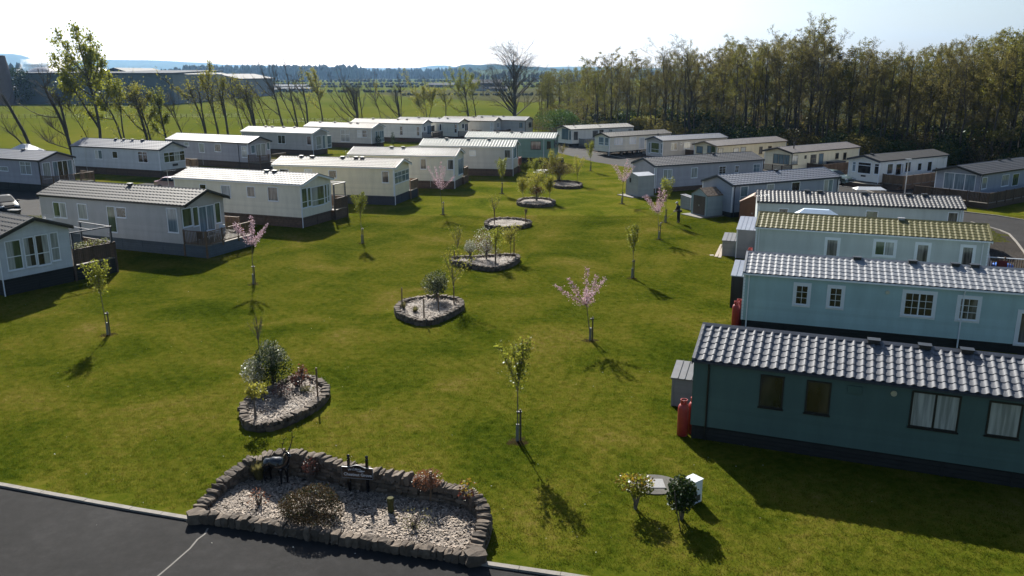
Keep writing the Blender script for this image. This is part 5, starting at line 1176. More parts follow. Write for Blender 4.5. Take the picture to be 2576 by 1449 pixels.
# storage box at caravan U, hot tub style cover near V, dark barbecue etc
pu = vU['A'] + vU['d']*6.4 - vU['n']*1.5; r_ = empty('storage_box', (pu.x,pu.y,.5), vU['ang'], 'large dark blue storage box on the deck by the black-flued caravan', 'storage box'); MB().box(0,2.4,0,1.1,0,.95).build('box', M_navy, r_); MB().box(-.04,2.44,-.04,1.14,.951,1.03).build('lid', M_navy, r_)
pu = Vector(G(*zz(Z8,840,640))); r_ = empty('picnic_canopy', (pu.x-1.6,pu.y,0), R(-5), 'low pale double-sloped cover behind the long grey-roofed caravan', 'canopy'); q = MB(); q.v += [(0,0,.45),(3.0,0,.45),(3.0,1.6,.45),(0,1.6,.45),(.4,.8,.7),(2.6,.8,.7)]; q.f += [(0,1,5,4),(1,2,5),(2,3,4,5),(3,0,4)]; q.build('canopy', M_whiteroof, r_)
for x, y in ((.1,.1),(2.9,.1),(2.9,1.5),(.1,1.5)): MB().box(x-.03,x+.03,y-.03,y+.03,0,.45).build('leg', M_metal, r_)
pu = Vector(G(*zz(Z6,130,735))); tag(MB().box(pu.x-.3,pu.x+.3,pu.y-.25,pu.y+.25,0,.75).box(pu.x-.45,pu.x+.45,pu.y-.35,pu.y+.35,.751,.80).build('litter_bin', M_black), 'small dark bin with pale top beside the beige caravan', 'bin')
pu = Vector(G(*zz(ZT,800,690))); r_ = empty('picnic_bench', (pu.x-.8,pu.y+.8,0), R(15), 'grey picnic bench in the shade near the green lodge', 'bench')
for y in (-.7,.7): MB().box(0,1.6,y-.13,y+.13,.42,.46).build('seat', M_metal, r_)
MB().box(0,1.6,-.36,.36,.72,.76).build('tabletop', M_metal, r_)
for x in (.3,1.3): MB().bar((x,-.75,0),(x,.3,.72),.06).bar((x,.75,0),(x,-.3,.721),.06).build('leg', M_metal, r_)
# planter baskets on the deck rail of the near left caravan
# tall stakes beside the name board bed
def stake(x, y, h, label, m=None, r=.035, parent=None, name='stake', z=0):
    P = G(x, y, z); return tag(MB().tube([(P[0],P[1],0),(P[0]+.01,P[1],z+h)], r, 7).build(name, m or M_woodl), label, 'stake', 'wooden stakes in the beds')
st_ = [(800,1010,1.35,'stake at the pointed right end of the teardrop bed'),(1012,782,1.25,'stake at the left end of the triangular bed'),(1067,810,1.2,'stake at the front corner of the triangular bed'),(1142,772,1.1,'stake at the right end of the triangular bed'),(1103,790,1.1,'thin stake in the middle of the triangular bed'),
       (1244,571,1.5,'stake in the left of the oval bed'),(1322,566,1.3,'stake in the right of the oval bed'),(1247,672,1.4,'stake at the front of the middle bed'),(1293,652,1.5,'stake at the back right of the middle bed'),(1143,660,.8,'short stake at the left tip of the middle bed')]
for s_ in st_: stake(*s_)
P = zz(ZB,1950,650); stake(P[0], P[1], 1.1, 'tall stake behind the rusty shrub in the entrance bed', r=.045)
P = G(*zz(ZB,1640,735)); q = MB(); q.lathe([(.08,0),(.095,.12),(.085,.28),(.11,.42),(.09,.47)], (P[0],P[1],.14), 10); tag(q.build('tree_stump', paint('mossy_stump',(.06,.06,.015),.95,var=.4,scale=9,bump=.8)), 'short mossy post standing in the bark of the entrance bed', 'stump')

# ---------------------------------------------------------------- wire fences in the field
def wire_fence(label, A, B, n, h=1.15, wires=(.4,.75,1.05), posth=None, name='wire_fence', rails=False):
    A = Vector(A); B = Vector(B); root = empty(name, (A.x, A.y, 0), 0, label, 'fence', 'field fences'); base = MB().tube([(0,0,0),(0,0,h)], .055, 6).mesh('post', M_woodd)
    for i in range(n):
        p = (B-A)*(i/(n-1)); o_ = bpy.data.objects.new('post', base); COL.objects.link(o_); o_.parent = root; o_.location = (p.x, p.y, 0)
    q = MB()
    for z_ in wires: q.bar((0,0,z_), (B.x-A.x, B.y-A.y, z_), .02 if not rails else .05, .02 if not rails else .11)
    q.build('wire' if not rails else 'rail', M_metal if not rails else M_woodd, root)
wire_fence('post and wire fence crossing the green field at the left', G(-40,299), G(640,296), 48)
wire_fence('nearer post and wire fence running behind the pollarded trees', G(600,313), G(1230,300), 40)
wire_fence('brown post and rail fence between the far row and the back road', G(*zz(Z3,1015,762)), G(*zz(Z3,1225,775)), 8, 1.2, (.35,.7,1.05), name='rail_fence', rails=True)
for (x, y, h) in [(*zz(Z2,1168,470), 13)[:3], (*zz(Z2,1182,470), 12)[:3]]:
    P = hitY(x, 205, 420); tag(MB().tube([(P.x,420,0),(P.x,420,h)], [.16,.10], 6).bar((P.x-.9,420,h-.4),(P.x+.9,420,h-.4),.12).build('utility_pole', M_woodd), 'telegraph pole on the plain, %s of the pair' % ('left' if h == 13 else 'right'), 'pole', 'pair of telegraph poles')

# ---------------------------------------------------------------- far buildings
M_clad = paint('haze_tinted_grey_cladding', (.06,.085,.14), .6, var=.08, scale=.2); M_cladg = paint('haze_tinted_green_grey_cladding', (.085,.115,.14), .6, var=.08, scale=.2); M_cladb = paint('blue_cladding', (.06,.10,.20), .5, var=.08); M_croof = paint('dark_sheet_roof', (.05,.055,.065), .8, spec=.2, var=.1); M_sheet = paint('pale_sheet_roof', (.075,.085,.10), .9, spec=.1)  # blue of the distance haze is mixed into the grey and green-grey cladding
def building(label, px0, px1, ybase, yeave, yridge, depth, wall, roof, gable=True, name='factory_shed', rxs=None, cat='building', stripe=False):
    """front wall stands at the ground line read at ybase; gable front if gable"""
    A = Vector(G(px0, ybase)); B = Vector(G(px1, ybase)); Y = A.y; L_ = B.x-A.x
    ez_ = hitY((px0+px1)/2, yeave, Y).z; rz_ = hitY((px0+px1)/2, yridge, Y).z
    root = empty(name, (A.x, Y, 0), 0, label, cat, 'factory buildings on the plain' if cat == 'building' else None); q = MB()
    q.quad((0,0,0),(L_,0,0),(L_,0,ez_),(0,0,ez_)).quad((0,depth,0),(0,depth,ez_),(L_,depth,ez_),(L_,depth,0)).quad((0,0,0),(0,0,ez_),(0,depth,ez_),(0,depth,0)).quad((L_,0,0),(L_,depth,0),(L_,depth,ez_),(L_,0,ez_))
    if gable and rz_ > ez_: q.tri((0,0,ez_),(L_,0,ez_),(L_/2,0,rz_)).tri((L_,depth,ez_),(0,depth,ez_),(L_/2,depth,rz_))
    q.build('wall', wall, root); q = MB()
    if gable:
        for (a, b, c, e_) in ((-.6, ez_-.1, L_/2, rz_+.15),(L_+.6, ez_-.1, L_/2, rz_+.15)):
            i = len(q.v); q.v += [(a,-.8,b),(c,-.8,e_),(c,depth+.8,e_),(a,depth+.8,b),(a,-.8,b+.5),(c,-.8,e_+.5),(c,depth+.8,e_+.5),(a,depth+.8,b+.5)]
            q.f += [(i,i+1,i+2,i+3),(i+7,i+6,i+5,i+4),(i,i+4,i+5,i+1),(i+1,i+5,i+6,i+2),(i+2,i+6,i+7,i+3),(i+3,i+7,i+4,i)]
    else:
        i = 0; q.v += [(-.6,-.6,ez_),(L_+.6,-.6,ez_),(L_+.6,depth,rz_),(-.6,depth,rz_),(-.6,-.6,ez_+.6),(L_+.6,-.6,ez_+.6),(L_+.6,depth,rz_+.6),(-.6,depth,rz_+.6)]
        q.f += [(3,2,1,0),(4,5,6,7),(0,1,5,4),(1,2,6,5),(2,3,7,6),(3,0,4,7)]
    q.build('roof', roof, root)
    if stripe: MB().box(1, L_-1, -.15, -.02, ez_-.5, ez_+.1).build('light_band', M_sheet, root)
    for k in range(3):
        x = L_*(.2+.3*k); MB().box(x, x+min(4,L_*.06), -.12, -.02, 0, min(4.5, ez_*.6)).build('loading_door', M_clad if wall != M_clad else M_cladb, root)
    return root
building('long green-grey factory block behind the tallest leafy tree', 52, 440, 262, 187, 179, 60, M_cladg, M_sheet, gable=False)
building('dark flat topped block rising right of the leafy tree', 268, 327, 256, 183, 174, 40, M_clad, M_croof)
building('grey low-pitched factory shed joined to the dark block', 300, 420, 250, 193, 184, 50, M_clad, M_croof, gable=False)
building('wide shallow-gabled grey shed in the middle of the factory', 395, 520, 249, 200, 186, 60, M_clad, M_croof, stripe=True)
building('smaller shallow-gabled shed at the right end of the factory', 500, 606, 247, 200, 189, 60, M_clad, M_croof, stripe=True)
building('small brown rooftop block above the long factory roof', 132, 158, 240, 172, 157, 20, paint('brown_cladding',(.16,.12,.10),.7), M_croof, gable=False)
building('dark blue tower block at the left frame edge', -70, -34, 262, 172, 172, 8, M_cladb, M_sheet, gable=False)
building('low blue-walled depot in front of the right factory shed', 455, 512, 254, 246, 243, 20, M_cladb, M_sheet)
P = hitY(2, 139, 330); q = MB(); q.lathe([(3.3,0),(2.7,14),(1.9,P.z)], (P.x-3.6,335,0), 14); tag(q.build('cooling_stack', paint('rusty_stack',(.14,.10,.10),.8)), 'tall tapered dark stack cut by the left frame edge', 'chimney')
for (x, yb, yt, r_, lb_) in [(112,232,168,10,'rounded silver tank roof behind the long factory block'),(240,232,170,9,'second silver tank glinting behind the leafy tree')]:
    P = hitY(x, yt, 470); q = MB(); n = 7; q.lathe([(r_,0),(r_,P.z-5)] + [(r_*math.cos(k/n*1.45), P.z-5+5*math.sin(k/n*1.45)) for k in range(1,n+1)], (P.x,470,0), 24)
    tag(q.build('storage_tank', paint('silver_tank',(.5,.5,.52),.25,metal=.9), smooth=True), lb_, 'tank', 'silver factory tanks')
def farb(label, x0, x1, yb, ye, yr, dep, wall, roof, gable=False, name='farm_building'): return building(label, x0, x1, yb, ye, yr, dep, wall, roof, gable, name, cat='farm building')
M_slate = paint('slate_roof', (.05,.055,.065), .95, spec=.1); M_rend = paint('white_render', (.45,.46,.48), .8)
q = MB()
rs_ = random.Random(8)
for k in range(9):
    P = hitY(72+5.2*k, 186-1.7*k, 450); q.stone(P, (9+k*1.3, 9, 5+k*.9), 0, rs_, rough=.25)
mS, ntS, oS = nodemat('steam'); vS = N(ntS, 'ShaderNodeVolumePrincipled'); vS.inputs['Density'].default_value = .12; vS.inputs['Color'].default_value = (1,1,1,1); vS.inputs['Anisotropy'].default_value = .5; ntS.links.new(vS.outputs[0], oS.inputs['Volume'])
tag(q.build('steam', mS, smooth=True), 'white steam drifting over the factory roofs at the left', 'steam', kind='stuff')
farb('long slate-roofed barn beside the bare round tree', 1188, 1262, 225, 211, 202, 12, M_slate, M_slate); farb('pale farmhouse in front of the slate-roofed barn', 1196, 1222, 229, 223, 217, 8, M_rend, M_slate, True, 'farmhouse')
farb('low white cottage right of the pale farmhouse', 1232, 1275, 230, 225, 221, 8, M_rend, M_slate); farb('dark low barn at the far end of the plain', 1078, 1140, 220, 215, 211, 12, M_slate, M_slate)
farb('long white-roofed poultry shed behind the pollards', 615, 760, 224, 219, 215, 22, M_rend, M_sheet); farb('second pale shed in front of the long one', 590, 690, 232, 228, 224, 14, M_clad, M_sheet); farb('low grey shed right of the pale pair', 700, 780, 230, 225, 222, 14, M_clad, M_sheet)
farb('white van-like shed on the rough field edge', 1000, 1012, 220, 216, 215, 5, M_rend, M_sheet)
# ---------------------------------------------------------------- trees
M_bark = paint('dark_bark', (.055,.045,.036), .95, var=.35, scale=6)
M_barkl = paint('grey_brown_bark', (.13,.11,.09), .9, var=.3, scale=6)
M_twig = paint('twig_brown', (.085,.068,.05), .9, var=.3, scale=2, island=.3)
M_twigg = paint('twig_olive', (.10,.09,.045), .9, var=.3, scale=2, island=.3)
M_guard = paint('pale_tree_guard', (.17,.175,.165), .7); M_stake = paint('tree_stake', (.07,.06,.045), .8, var=.2)
F_maple = foliage('young_maple_leaf', (.11,.13,.016), (.27,.28,.04), .6, gloss=.06)
F_olive = foliage('birch_leaf', (.085,.078,.022), (.19,.165,.05), .6, gloss=.03)
F_yell = foliage('fresh_yellow_leaf', (.14,.145,.022), (.30,.28,.05), .6, gloss=.05)
F_pink = foliage('pink_blossom', (.42,.24,.29), (.70,.54,.60), .4, gloss=.05)
F_spring = foliage('spring_birch_leaf', (.095,.10,.018), (.21,.20,.042), .6, gloss=.03)
F_dark = foliage('glossy_dark_leaf', (.012,.025,.008), (.05,.08,.02), .2, gloss=.05)
F_green = foliage('bush_green_leaf', (.025,.06,.010), (.08,.14,.028), .35, gloss=.04)
F_varieg = foliage('variegated_leaf', (.04,.06,.02), (.42,.42,.30), .3, gloss=.06)
F_white = foliage('white_flower', (.45,.44,.38), (.70,.68,.60), .3)
F_rust = foliage('rusty_leaf', (.14,.05,.025), (.32,.14,.07), .35)
F_red = foliage('dark_red_leaf', (.06,.02,.015), (.16,.05,.035), .35)
F_heath = foliage('brown_heather', (.045,.035,.018), (.13,.09,.05), .3, gloss=.03)
F_gold = foliage('golden_leaf', (.16,.12,.015), (.38,.25,.03), .4)
F_grassy = foliage('straw_grass', (.10,.10,.03), (.24,.21,.09), .4)

def V3(a): return Vector(a)
def rdir(rr, d, ang):
    a = Vector((rr.gauss(0,1), rr.gauss(0,1), rr.gauss(0,1))); p = a - d*a.dot(d)
    p = p.normalized() if p.length > 1e-6 else Vector((1,0,0)); return (d*math.cos(ang) + p*math.sin(ang)).normalized()
def limb(mb, p, d, L, r0, r1, rr, n=5, wob=.12, seg=4, up=.05, sides=5):
    pts = [V3(p)]; d = V3(d).normalized(); rad = [r0]
    for k in range(seg):
        d = (d + Vector((rr.gauss(0,wob), rr.gauss(0,wob), rr.gauss(0,wob)*.6+up))).normalized()
        pts.append(pts[-1] + d*(L/seg)); rad.append(r0+(r1-r0)*(k+1)/seg)
    mb.tube(pts, rad, sides, cap=False); return pts, rad, d
def crown(tw, lf, pts, rad, rr, L, levels, nb, ang, leafn, leafs, up=.06, start=.3, rmul=.45, lmul=.55, droop=0, minr=.006, spread=.12):
    """branches along a limb, recursively; leaves along the last level"""
    m = len(pts)-1
    for b in range(nb):
        t = start + (1-start)*(b+rr.random())/nb; k = min(int(t*m), m-1); f = t*m-k; p = pts[k].lerp(pts[k+1], f); d0 = (pts[k+1]-pts[k]).normalized()
        d = rdir(rr, d0, rr.uniform(ang*.6, ang*1.25)); l = L*lmul*rr.uniform(.6,1.15)*(1.15-.55*t); r_ = max(minr, (rad[k]+(rad[k+1]-rad[k])*f)*rmul)
        q, qr, _ = limb(tw, p, d, l, r_, max(minr*.6, r_*.35), rr, wob=spread, seg=3 if levels > 1 else 2, up=up - droop, sides=4 if r_ > .02 else 3)
        if levels > 1: crown(tw, lf, q, qr, rr, l, levels-1, max(2, int(nb*.75)), ang, leafn, leafs, up, .25, rmul, lmul, droop, minr, spread)
        elif lf is not None:
            for _ in range(leafn):
                t2 = rr.uniform(.2, 1.05)*(len(q)-1); kk = min(int(t2), len(q)-2); pp = q[kk].lerp(q[kk+1], t2-kk)
                lf.leaf(pp + Vector((rr.gauss(0,leafs*.9), rr.gauss(0,leafs*.9), rr.gauss(0,leafs*.8))), leafs*rr.uniform(.6,1.25), rr, droop=.3)

# --- young staked trees on the lawn
def sapling(px, base, top, label, kind, seed, spread=.5, ctop=.45, stakeh=1.15, lean=0, guard=True, leafm=None, dens=1.0, group=None, z=0):
    rr = random.Random(seed); P = G(*base, z); T = hitY(top[0], top[1], P[1]); H = T.z - z; dx = T.x - P[0]
    root = empty('young_tree', (P[0], P[1], z), 0, label, 'tree', group or ('blossoming cherry saplings on the lawn' if kind == 'pink' else 'staked leafy saplings on the lawn'))
    tk = MB(); n = 7; pts = [Vector((dx*(k/n)**1.3 + rr.gauss(0,.012), rr.gauss(0,.015), H*(1-ctop)*k/n*1.0)) for k in range(n+1)]
    pts = [Vector((dx*(p.z/H)**1.2, p.y, p.z)) for p in pts]
    tk.tube(pts, [.027-.012*k/n for k in range(n+1)], 7); 
    tw = MB(); lf = MB(); lf2 = MB(); c0 = pts[-1]; tops = []
    nl = 6 if kind == 'pink' else 9
    for b in range(nl):
        a = b*2.4+rr.uniform(-.3,.3); el = (rr.uniform(1.05,1.42) if spread < 1 else rr.uniform(.6,1.35)) if kind != 'pink' else rr.uniform(.45,1.2); hh = H - c0.z
        if b == 0: el = 1.5
        d = Vector((math.cos(a)*math.cos(el), math.sin(a)*math.cos(el), math.sin(el)))
        st = c0 if kind == 'pink' else c0 + Vector((dx*.2*b/nl, 0, hh*.45*b/nl))
        l = (hh if kind == 'pink' else hh*(1-.35*b/nl))*rr.uniform(.8,1.0)*(1 if b else 1.0)
        if b == 0: l = hh
        q, qr, _ = limb(tw, st, d, l, .016, .005, rr, wob=.06, seg=5, up=.04, sides=4)
        crown(tw, None, q, qr, rr, l, 1, 7 if kind != 'pink' else 5, .6, 0, 0, minr=.004, lmul=.3)
        m = len(q)-1
        cnt = int((125 if kind != 'pink' else 180)*dens)
        for _ in range(cnt):
            t = rr.uniform(.12 if kind != 'pink' else .1, 1.03)*m; k = min(int(t), m-1); p = q[k].lerp(q[k+1], t-k)
            if kind == 'pink': t = max(.1*m, min(1.03*m, (round(t/m*7)+rr.gauss(0,.16))/7*m)); k = max(0, min(int(t), m-1)); p = q[k].lerp(q[k+1], t-k)
            w_ = min(spread,1.1)*(.17 if kind != 'pink' else .11)*(1.1-.6*t/m)
            (lf if rr.random() < .9 else lf2).leaf(p + Vector((rr.gauss(0,w_), rr.gauss(0,w_), rr.gauss(0,w_*.8))), rr.uniform(.06,.12) if kind != 'pink' else rr.uniform(.05,.09), rr, droop=.15)
    tk.build('trunk', M_barkl, root); tw.build('twigs', M_barkl, root)
    lf.build('crown', leafm or (F_pink if kind == 'pink' else F_maple), root)
    if kind == 'pink' and lf2.v: lf2.build('young_leaves', F_rust, root)
    if stakeh and guard:
        sb = MB(); sb.v.append((0,0,.03)); m_ = 14
        for j in range(m_): t = 2*PI*j/m_; k = .38*rr.uniform(.6,1.25); sb.v.append((k*math.cos(t), k*math.sin(t), .006))
        sb.f += [(0,1+j,1+(j+1) % m_) for j in range(m_)]; sb.build('soil_mound', M_soil, root)
    if stakeh:
        MB().tube([(.10,0,0),(.09,0,stakeh)], .032, 8).build('stake', M_stake, root); MB().box(-.03,.14,-.05,.05,stakeh-.12,stakeh-.07).build('tie', M_black, root)
        if guard: MB().tube([(-.01,0,0),(0,0,.62)], .055, 8).build('tree_guard', M_guard, root)
    return root
S_ = [((272,843),(235,655),'leafy sapling leaning to the left, nearest the left edge of the lawn','g',1,.75,.5),
 ((911,612),(903,485),'leafy sapling between the deck corner and the bow-fronted caravan','g',2,.6,.5),
 ((1302,1110),(1303,856),'tall green sapling nearest the entrance bed','g',3,.75,.52),
 ((1590,700),(1598,566),'slim yellow-green sapling left of the tall grey shed','g',4,.5,.55),
 ((1262,487),(1264,398),'dark leafy sapling in front of the striped-roof caravan','g',5,.75,.6),
 ((1485,430),(1487,357),'leafy sapling beside the back road','g',6,.7,.6),
 ((1673,560),(1679,449),'green sapling being trimmed round by the gardener','g',7,.75,.55),
 ((638,715),(630,545),'pink blossom tree beside the open timber deck','pink',8,.85,.42),
 ((1114,540),(1098,410),'pink blossom tree in front of the pale caravan gable','pink',9,.9,.5),
 ((1485,857),(1462,676),'pink blossom tree with one long branch reaching left, in the open lawn','pink',10,.95,.50),
 ((1657,602),(1652,474),'pale blossom tree just in front of the gardener','pink',11,1.0,.48),
 ((1564,513),(1572,402),'pink blossom tree beside the white-roofed metal shed','pink',12,.9,.5)]
for b, t, lb_, k, sd, sp, ct in S_: sapling(None, b, t, lb_, k, sd, sp, ct, dens=1.3 if k == 'pink' else 1.15)
gb = 'young trees growing in the stone beds'
# trees in the beds
def bedtree(base, top, label, seed, mat, spread, ctop, dens=1.0, st=0): return sapling(None, base, top, label, 'g', seed, spread, ctop, stakeh=st, guard=False, leafm=mat, dens=dens*1.25, group=gb)
bedtree(zz(ZT,450,1150), zz(ZT,440,690), 'round-headed leafy tree at the left of the small stone ring', 31, F_yell, 1.5, .68, 1.6)
bedtree(zz(ZT,700,1165), zz(ZT,690,560), 'tall yellowish tree in the centre of the small stone ring', 32, F_yell, 1.2, .6, .9)
bedtree(zz(ZT,955,1165), zz(ZT,930,680), 'spreading leafy tree at the right of the small stone ring', 33, F_yell, 1.7, .66, 1.6)
bedtree(zz(ZT,1475,830), zz(ZT,1475,290), 'feathery yellow-green willow sapling at the right of the farthest ring', 34, F_yell, 1.6, .75, .8)
bedtree(zz(ZT,1185,760), zz(ZT,1060,440), 'low spreading bronze-green tree in the farthest stone ring', 35, F_olive, 3.2, .72, 3.0)
bedtree(zz(ZT,1010,770), zz(ZT,950,170), 'tall pale-leaved tree left of the farthest ring', 36, F_yell, 2.0, .75, 2.0)
bedtree(zz(ZT,490,660), zz(ZT,500,410), 'dense green sapling beside the shade of the striped-roof caravan', 37, F_maple, 1.3, .85, 1.6)
bedtree(zz(ZT,690,700), zz(ZT,690,330), 'tall green sapling right of the dense one near the green lodge', 38, F_maple, 1.1, .8, 1.5)
sapling(None, zz(ZT,905,420), zz(ZT,880,-10), 'pink blossom tree against the wall of the green lodge', 'pink', 39, .9, .6, stakeh=0, guard=False, dens=1.4)
bedtree(zz(ZT,1180,400), zz(ZT,1190,40), 'thin wispy sapling near the corner of the back road', 40, F_olive, 1.0, .6, .5)
bedtree(zz(ZI,1160,320), zz(ZI,1160,20), 'thin sparse sapling in the left of the oval bed', 41, F_yell, .9, .7, .22)
bedtree(zz(ZI,1460,290), zz(ZI,1455,150), 'short bare sapling tied at the right of the oval bed', 42, F_yell, .4, .5, .15)
bedtree(zz(ZI,808,645), zz(ZI,830,330), 'thin sparse sapling at the left tip of the middle bed', 43, F_yell, .8, .7, .22)
bedtree(zz(ZI,778,1065), zz(ZI,770,500), 'tall wispy sapling at the right of the triangular bed', 44, F_yell, 1.2, .75, .35)
bedtree(zz(ZI,1165,690), zz(ZI,1185,330), 'open green sapling at the front of the middle bed', 45, F_maple, 1.8, .6, .6)
bedtree(zz(ZI,1315,630), zz(ZI,1310,310), 'light green sapling at the back right of the middle bed', 46, F_yell, 2.2, .62, .8)
bedtree(zz(ZS,415,700), zz(ZS,370,90), 'long bare whip rising behind the white-leaved bush', 47, F_olive, .3, .4, .03)
bedtree(zz(ZS,795,770), zz(ZS,800,560), 'thin bare sapling in the teardrop bed', 48, F_rust, .8, .6, .12)

# --- shrubs
def shrub(P, h, r, label, mat, seed, n=700, leaf=.08, stems=7, squash=1.0, mat2=None, frac2=.3, z=0, cat='shrub', name='shrub', group=None, low=.15, stemm=None, hollow=.35, ball=False, top2=False):
    rr = random.Random(seed); root = empty(name, (P[0], P[1], z), 0, label, cat, group); tw = MB(); lf = MB(); l2 = MB()
    for k in range(stems):
        a = rr.uniform(0,6.28); e = rr.uniform(.0,.75); tgt = Vector((math.cos(a)*r*e, math.sin(a)*r*e, h*rr.uniform(.6,.9)))
        tw.tube([(rr.gauss(0,.03), rr.gauss(0,.03), 0), tgt*.5+Vector((rr.gauss(0,.04),rr.gauss(0,.04),0)), tgt], [.022*h**.5,.014*h**.5,.005], 5)
    cl = [(rr.gauss(0,1), rr.gauss(0,1), rr.gauss(0,1)) for _ in range(14)]; cl = [Vector(c).normalized() for c in cl]
    amp = [rr.uniform(-.38,.38) for _ in cl]
    for _ in range(n):
        d = Vector((rr.gauss(0,1), rr.gauss(0,1), rr.gauss(0,1))).normalized(); bump = sum(a*max(0, d.dot(c))**4 for a, c in zip(amp, cl))
        rad = (hollow+(1-hollow)*rr.random()**.45)*(1+bump) * (1 if ball else 1)
        cz = h*(low+(1-low)/2); p = Vector((d.x*r*rad*squash, d.y*r*rad, cz + d.z*h*(1-low)/2*rad))
        if p.z < .02: p.z = .03
        use2 = mat2 and (rr.random() < (frac2 if not top2 else (frac2 if p.z > cz else .05)))
        (l2 if use2 else lf).leaf(p, leaf*rr.uniform(.6,1.3), rr, droop=-.1)
    tw.build('stems', stemm or M_barkl, root); lf.build('leaves', mat, root)
    if l2.v: l2.build('pale_leaves', mat2, root)
    return root
def grassclump(P, h, r, label, mat, seed, n=160, z=0):
    rr = random.Random(seed); root = MB()
    for _ in range(n):
        a = rr.uniform(0,6.28); l = h*rr.uniform(.6,1.1); e = r*rr.uniform(.1,1); b = Vector((math.cos(a)*r*.25*rr.random(), math.sin(a)*r*.25*rr.random(), 0)); t = b + Vector((math.cos(a)*e, math.sin(a)*e, l)); w_ = Vector((-math.sin(a), math.cos(a), 0))*.012
        m_ = b.lerp(t,.5)+Vector((0,0,l*.12)); i = len(root.v); root.v += [tuple(b-w_),tuple(b+w_),tuple(m_+w_),tuple(m_-w_),tuple(t)]; root.f += [(i,i+1,i+2,i+3),(i+3,i+2,i+4)]
    o_ = root.build('grass_clump', mat); o_.location = (P[0], P[1], z); return tag(o_, label, 'plant')
B = lambda a, b: G(*zz(ZB, a, b))
shrub(B(1020,770), .80, .74, 'broad brown heather-like bush at the front of the entrance bed', F_heath, 61, 6500, .05, 12, z=.12, low=.0, hollow=.5, mat2=F_dark, frac2=.12)
grassclump(B(625,480), .62, .32, 'yellow-green grass tuft behind the stag', F_grassy, 62, 420, .12)
shrub(B(1930,640), 1.0, .42, 'rusty red-leaved shrub with thin stems in the entrance bed', F_rust, 63, 1300, .045, 16, z=.12, low=.45)
shrub(B(1020,500), .85, .34, 'nearly bare dark red shrub in the shade behind the stag', F_red, 64, 420, .04, 20, z=.12, low=.3)
shrub(B(2235,720), .98, .32, 'sparse shrub with golden leaf tips at the right end of the entrance bed', F_red, 65, 140, .09, 12, z=.12, low=.3, mat2=F_gold, frac2=.75, top2=True)
shrub(B(620,680), .55, .35, 'low straggly dead plant left of the heather bush', F_rust, 66, 120, .05, 14, z=.12)
shrub(B(1820,860), .5, .5, 'low dry twiggy plant at the right front of the entrance bed', F_grassy, 67, 180, .05, 18, z=.12)
shrub(G(*zz(ZU,530,690)), 1.12, .44, 'golden-tipped laurel bush with bare stems, left of the concrete slab', F_maple, 68, 1100, .08, 8, low=.42, mat2=F_gold, frac2=.55, top2=True)
shrub(G(*zz(ZU,1055,810)), 1.22, .47, 'dense glossy dark laurel bush in front of the white supply box', F_dark, 69, 2600, .085, 9, low=.3, mat2=F_varieg, frac2=.12, hollow=.2)
P = zz(ZU,1040,940); P2 = G(*P); tag(MB().tube([(P2[0],P2[1],0),(P2[0]-.13,P2[1]+.05,.6),(P2[0]-.2,P2[1]+.1,1.15)], .016, 6).build('leaning_stake', M_bark), 'thin dark leaning stick beside the glossy dark bush', 'stake')
I_ = lambda a, b: G(*zz(ZI, a, b)); Sg = lambda a, b: G(*zz(ZS, a, b))
shrub(Sg(530,780), 1.95, .62, 'tall bush with white-edged leaves and a dark hollow side in the teardrop bed', F_dark, 71, 3200, .08, 10, low=.04, mat2=F_varieg, frac2=.6, top2=True, z=.15, hollow=.1)
shrub(Sg(365,810), 1.35, .52, 'lower white-edged bush leaning left beside the tall one', F_varieg, 72, 1300, .07, 8, low=.12, mat2=F_white, frac2=.2, z=.15)
shrub(Sg(365,1090), 1.35, .42, 'small yellow-green maple with round head at the point of the teardrop bed', F_yell, 73, 520, .09, 3, low=.6, z=.15, cat='tree', name='small_tree')
shrub(Sg(760,800), .7, .55, 'low reddish twiggy shrub in the teardrop bed', F_red, 74, 420, .05, 22, z=.15)
shrub(Sg(600,900), .6, .38, 'second low reddish shrub in the shadow of the tall bush', F_red, 75, 240, .05, 12, z=.15)
shrub(Sg(840,850), .3, .3, 'low green groundcover right of the reddish shrub', F_grassy, 76, 220, .06, 4, z=.15)
shrub(I_(620,1050), 1.55, .70, 'round variegated bush standing in the triangular bed', F_dark, 77, 2800, .075, 10, low=.14, mat2=F_varieg, frac2=.55, z=.15, hollow=.25)
grassclump(I_(415,1165), .35, .28, 'small tawny grass clump in the triangular bed', F_grassy, 78, 120, .15)
grassclump(I_(310,1130), .4, .22, 'small grass clump by the left stake of the triangular bed', F_grassy, 79, 90, .15)
shrub(I_(1085,660), 1.75, .60, 'blossoming white shrub with reddish tip in the middle bed', F_red, 80, 1500, .08, 9, low=.2, mat2=F_white, frac2=.6, z=.15, hollow=.1)
shrub(I_(935,640), 1.15, .45, 'grey-white flowering shrub left of the taller one in the middle bed', F_varieg, 81, 900, .07, 9, low=.3, mat2=F_white, frac2=.4, z=.15)
shrub(I_(1185,620), .6, .35, 'low green plant behind the stakes of the middle bed', F_grassy, 82, 200, .06, 6, z=.15)
shrub(G(*zz(ZT,710,1160)), 1.5, .75, 'dark hanging twiggy bush in the centre of the small stone ring', F_red, 83, 1500, .08, 14, low=.35, mat2=F_heath, frac2=.5, z=.15, hollow=.1)
shrub(G(*zz(ZT,1130,790)), 2.2, 1.9, 'dark bronze spreading bush under the low tree of the farthest ring', F_olive, 84, 2600, .12, 16, low=.3, mat2=F_heath, frac2=.5, z=.1)
for (px, lb_) in ((1175,'dark clipped conifer left of the grey-beige bay window'),(1295,'dark clipped conifer right of the grey-beige bay window')):
    p = vL['gab'](zz(Z2, px, 830)); wv = vL['A'] + vL['d']*(vL['x1']+.5) + vL['n']*p[1]; shrub(wv, 2.1, .38, lb_, F_dark, px, 700, .11, 4, low=.05, z=.0, hollow=.6)
rr = random.Random(3)
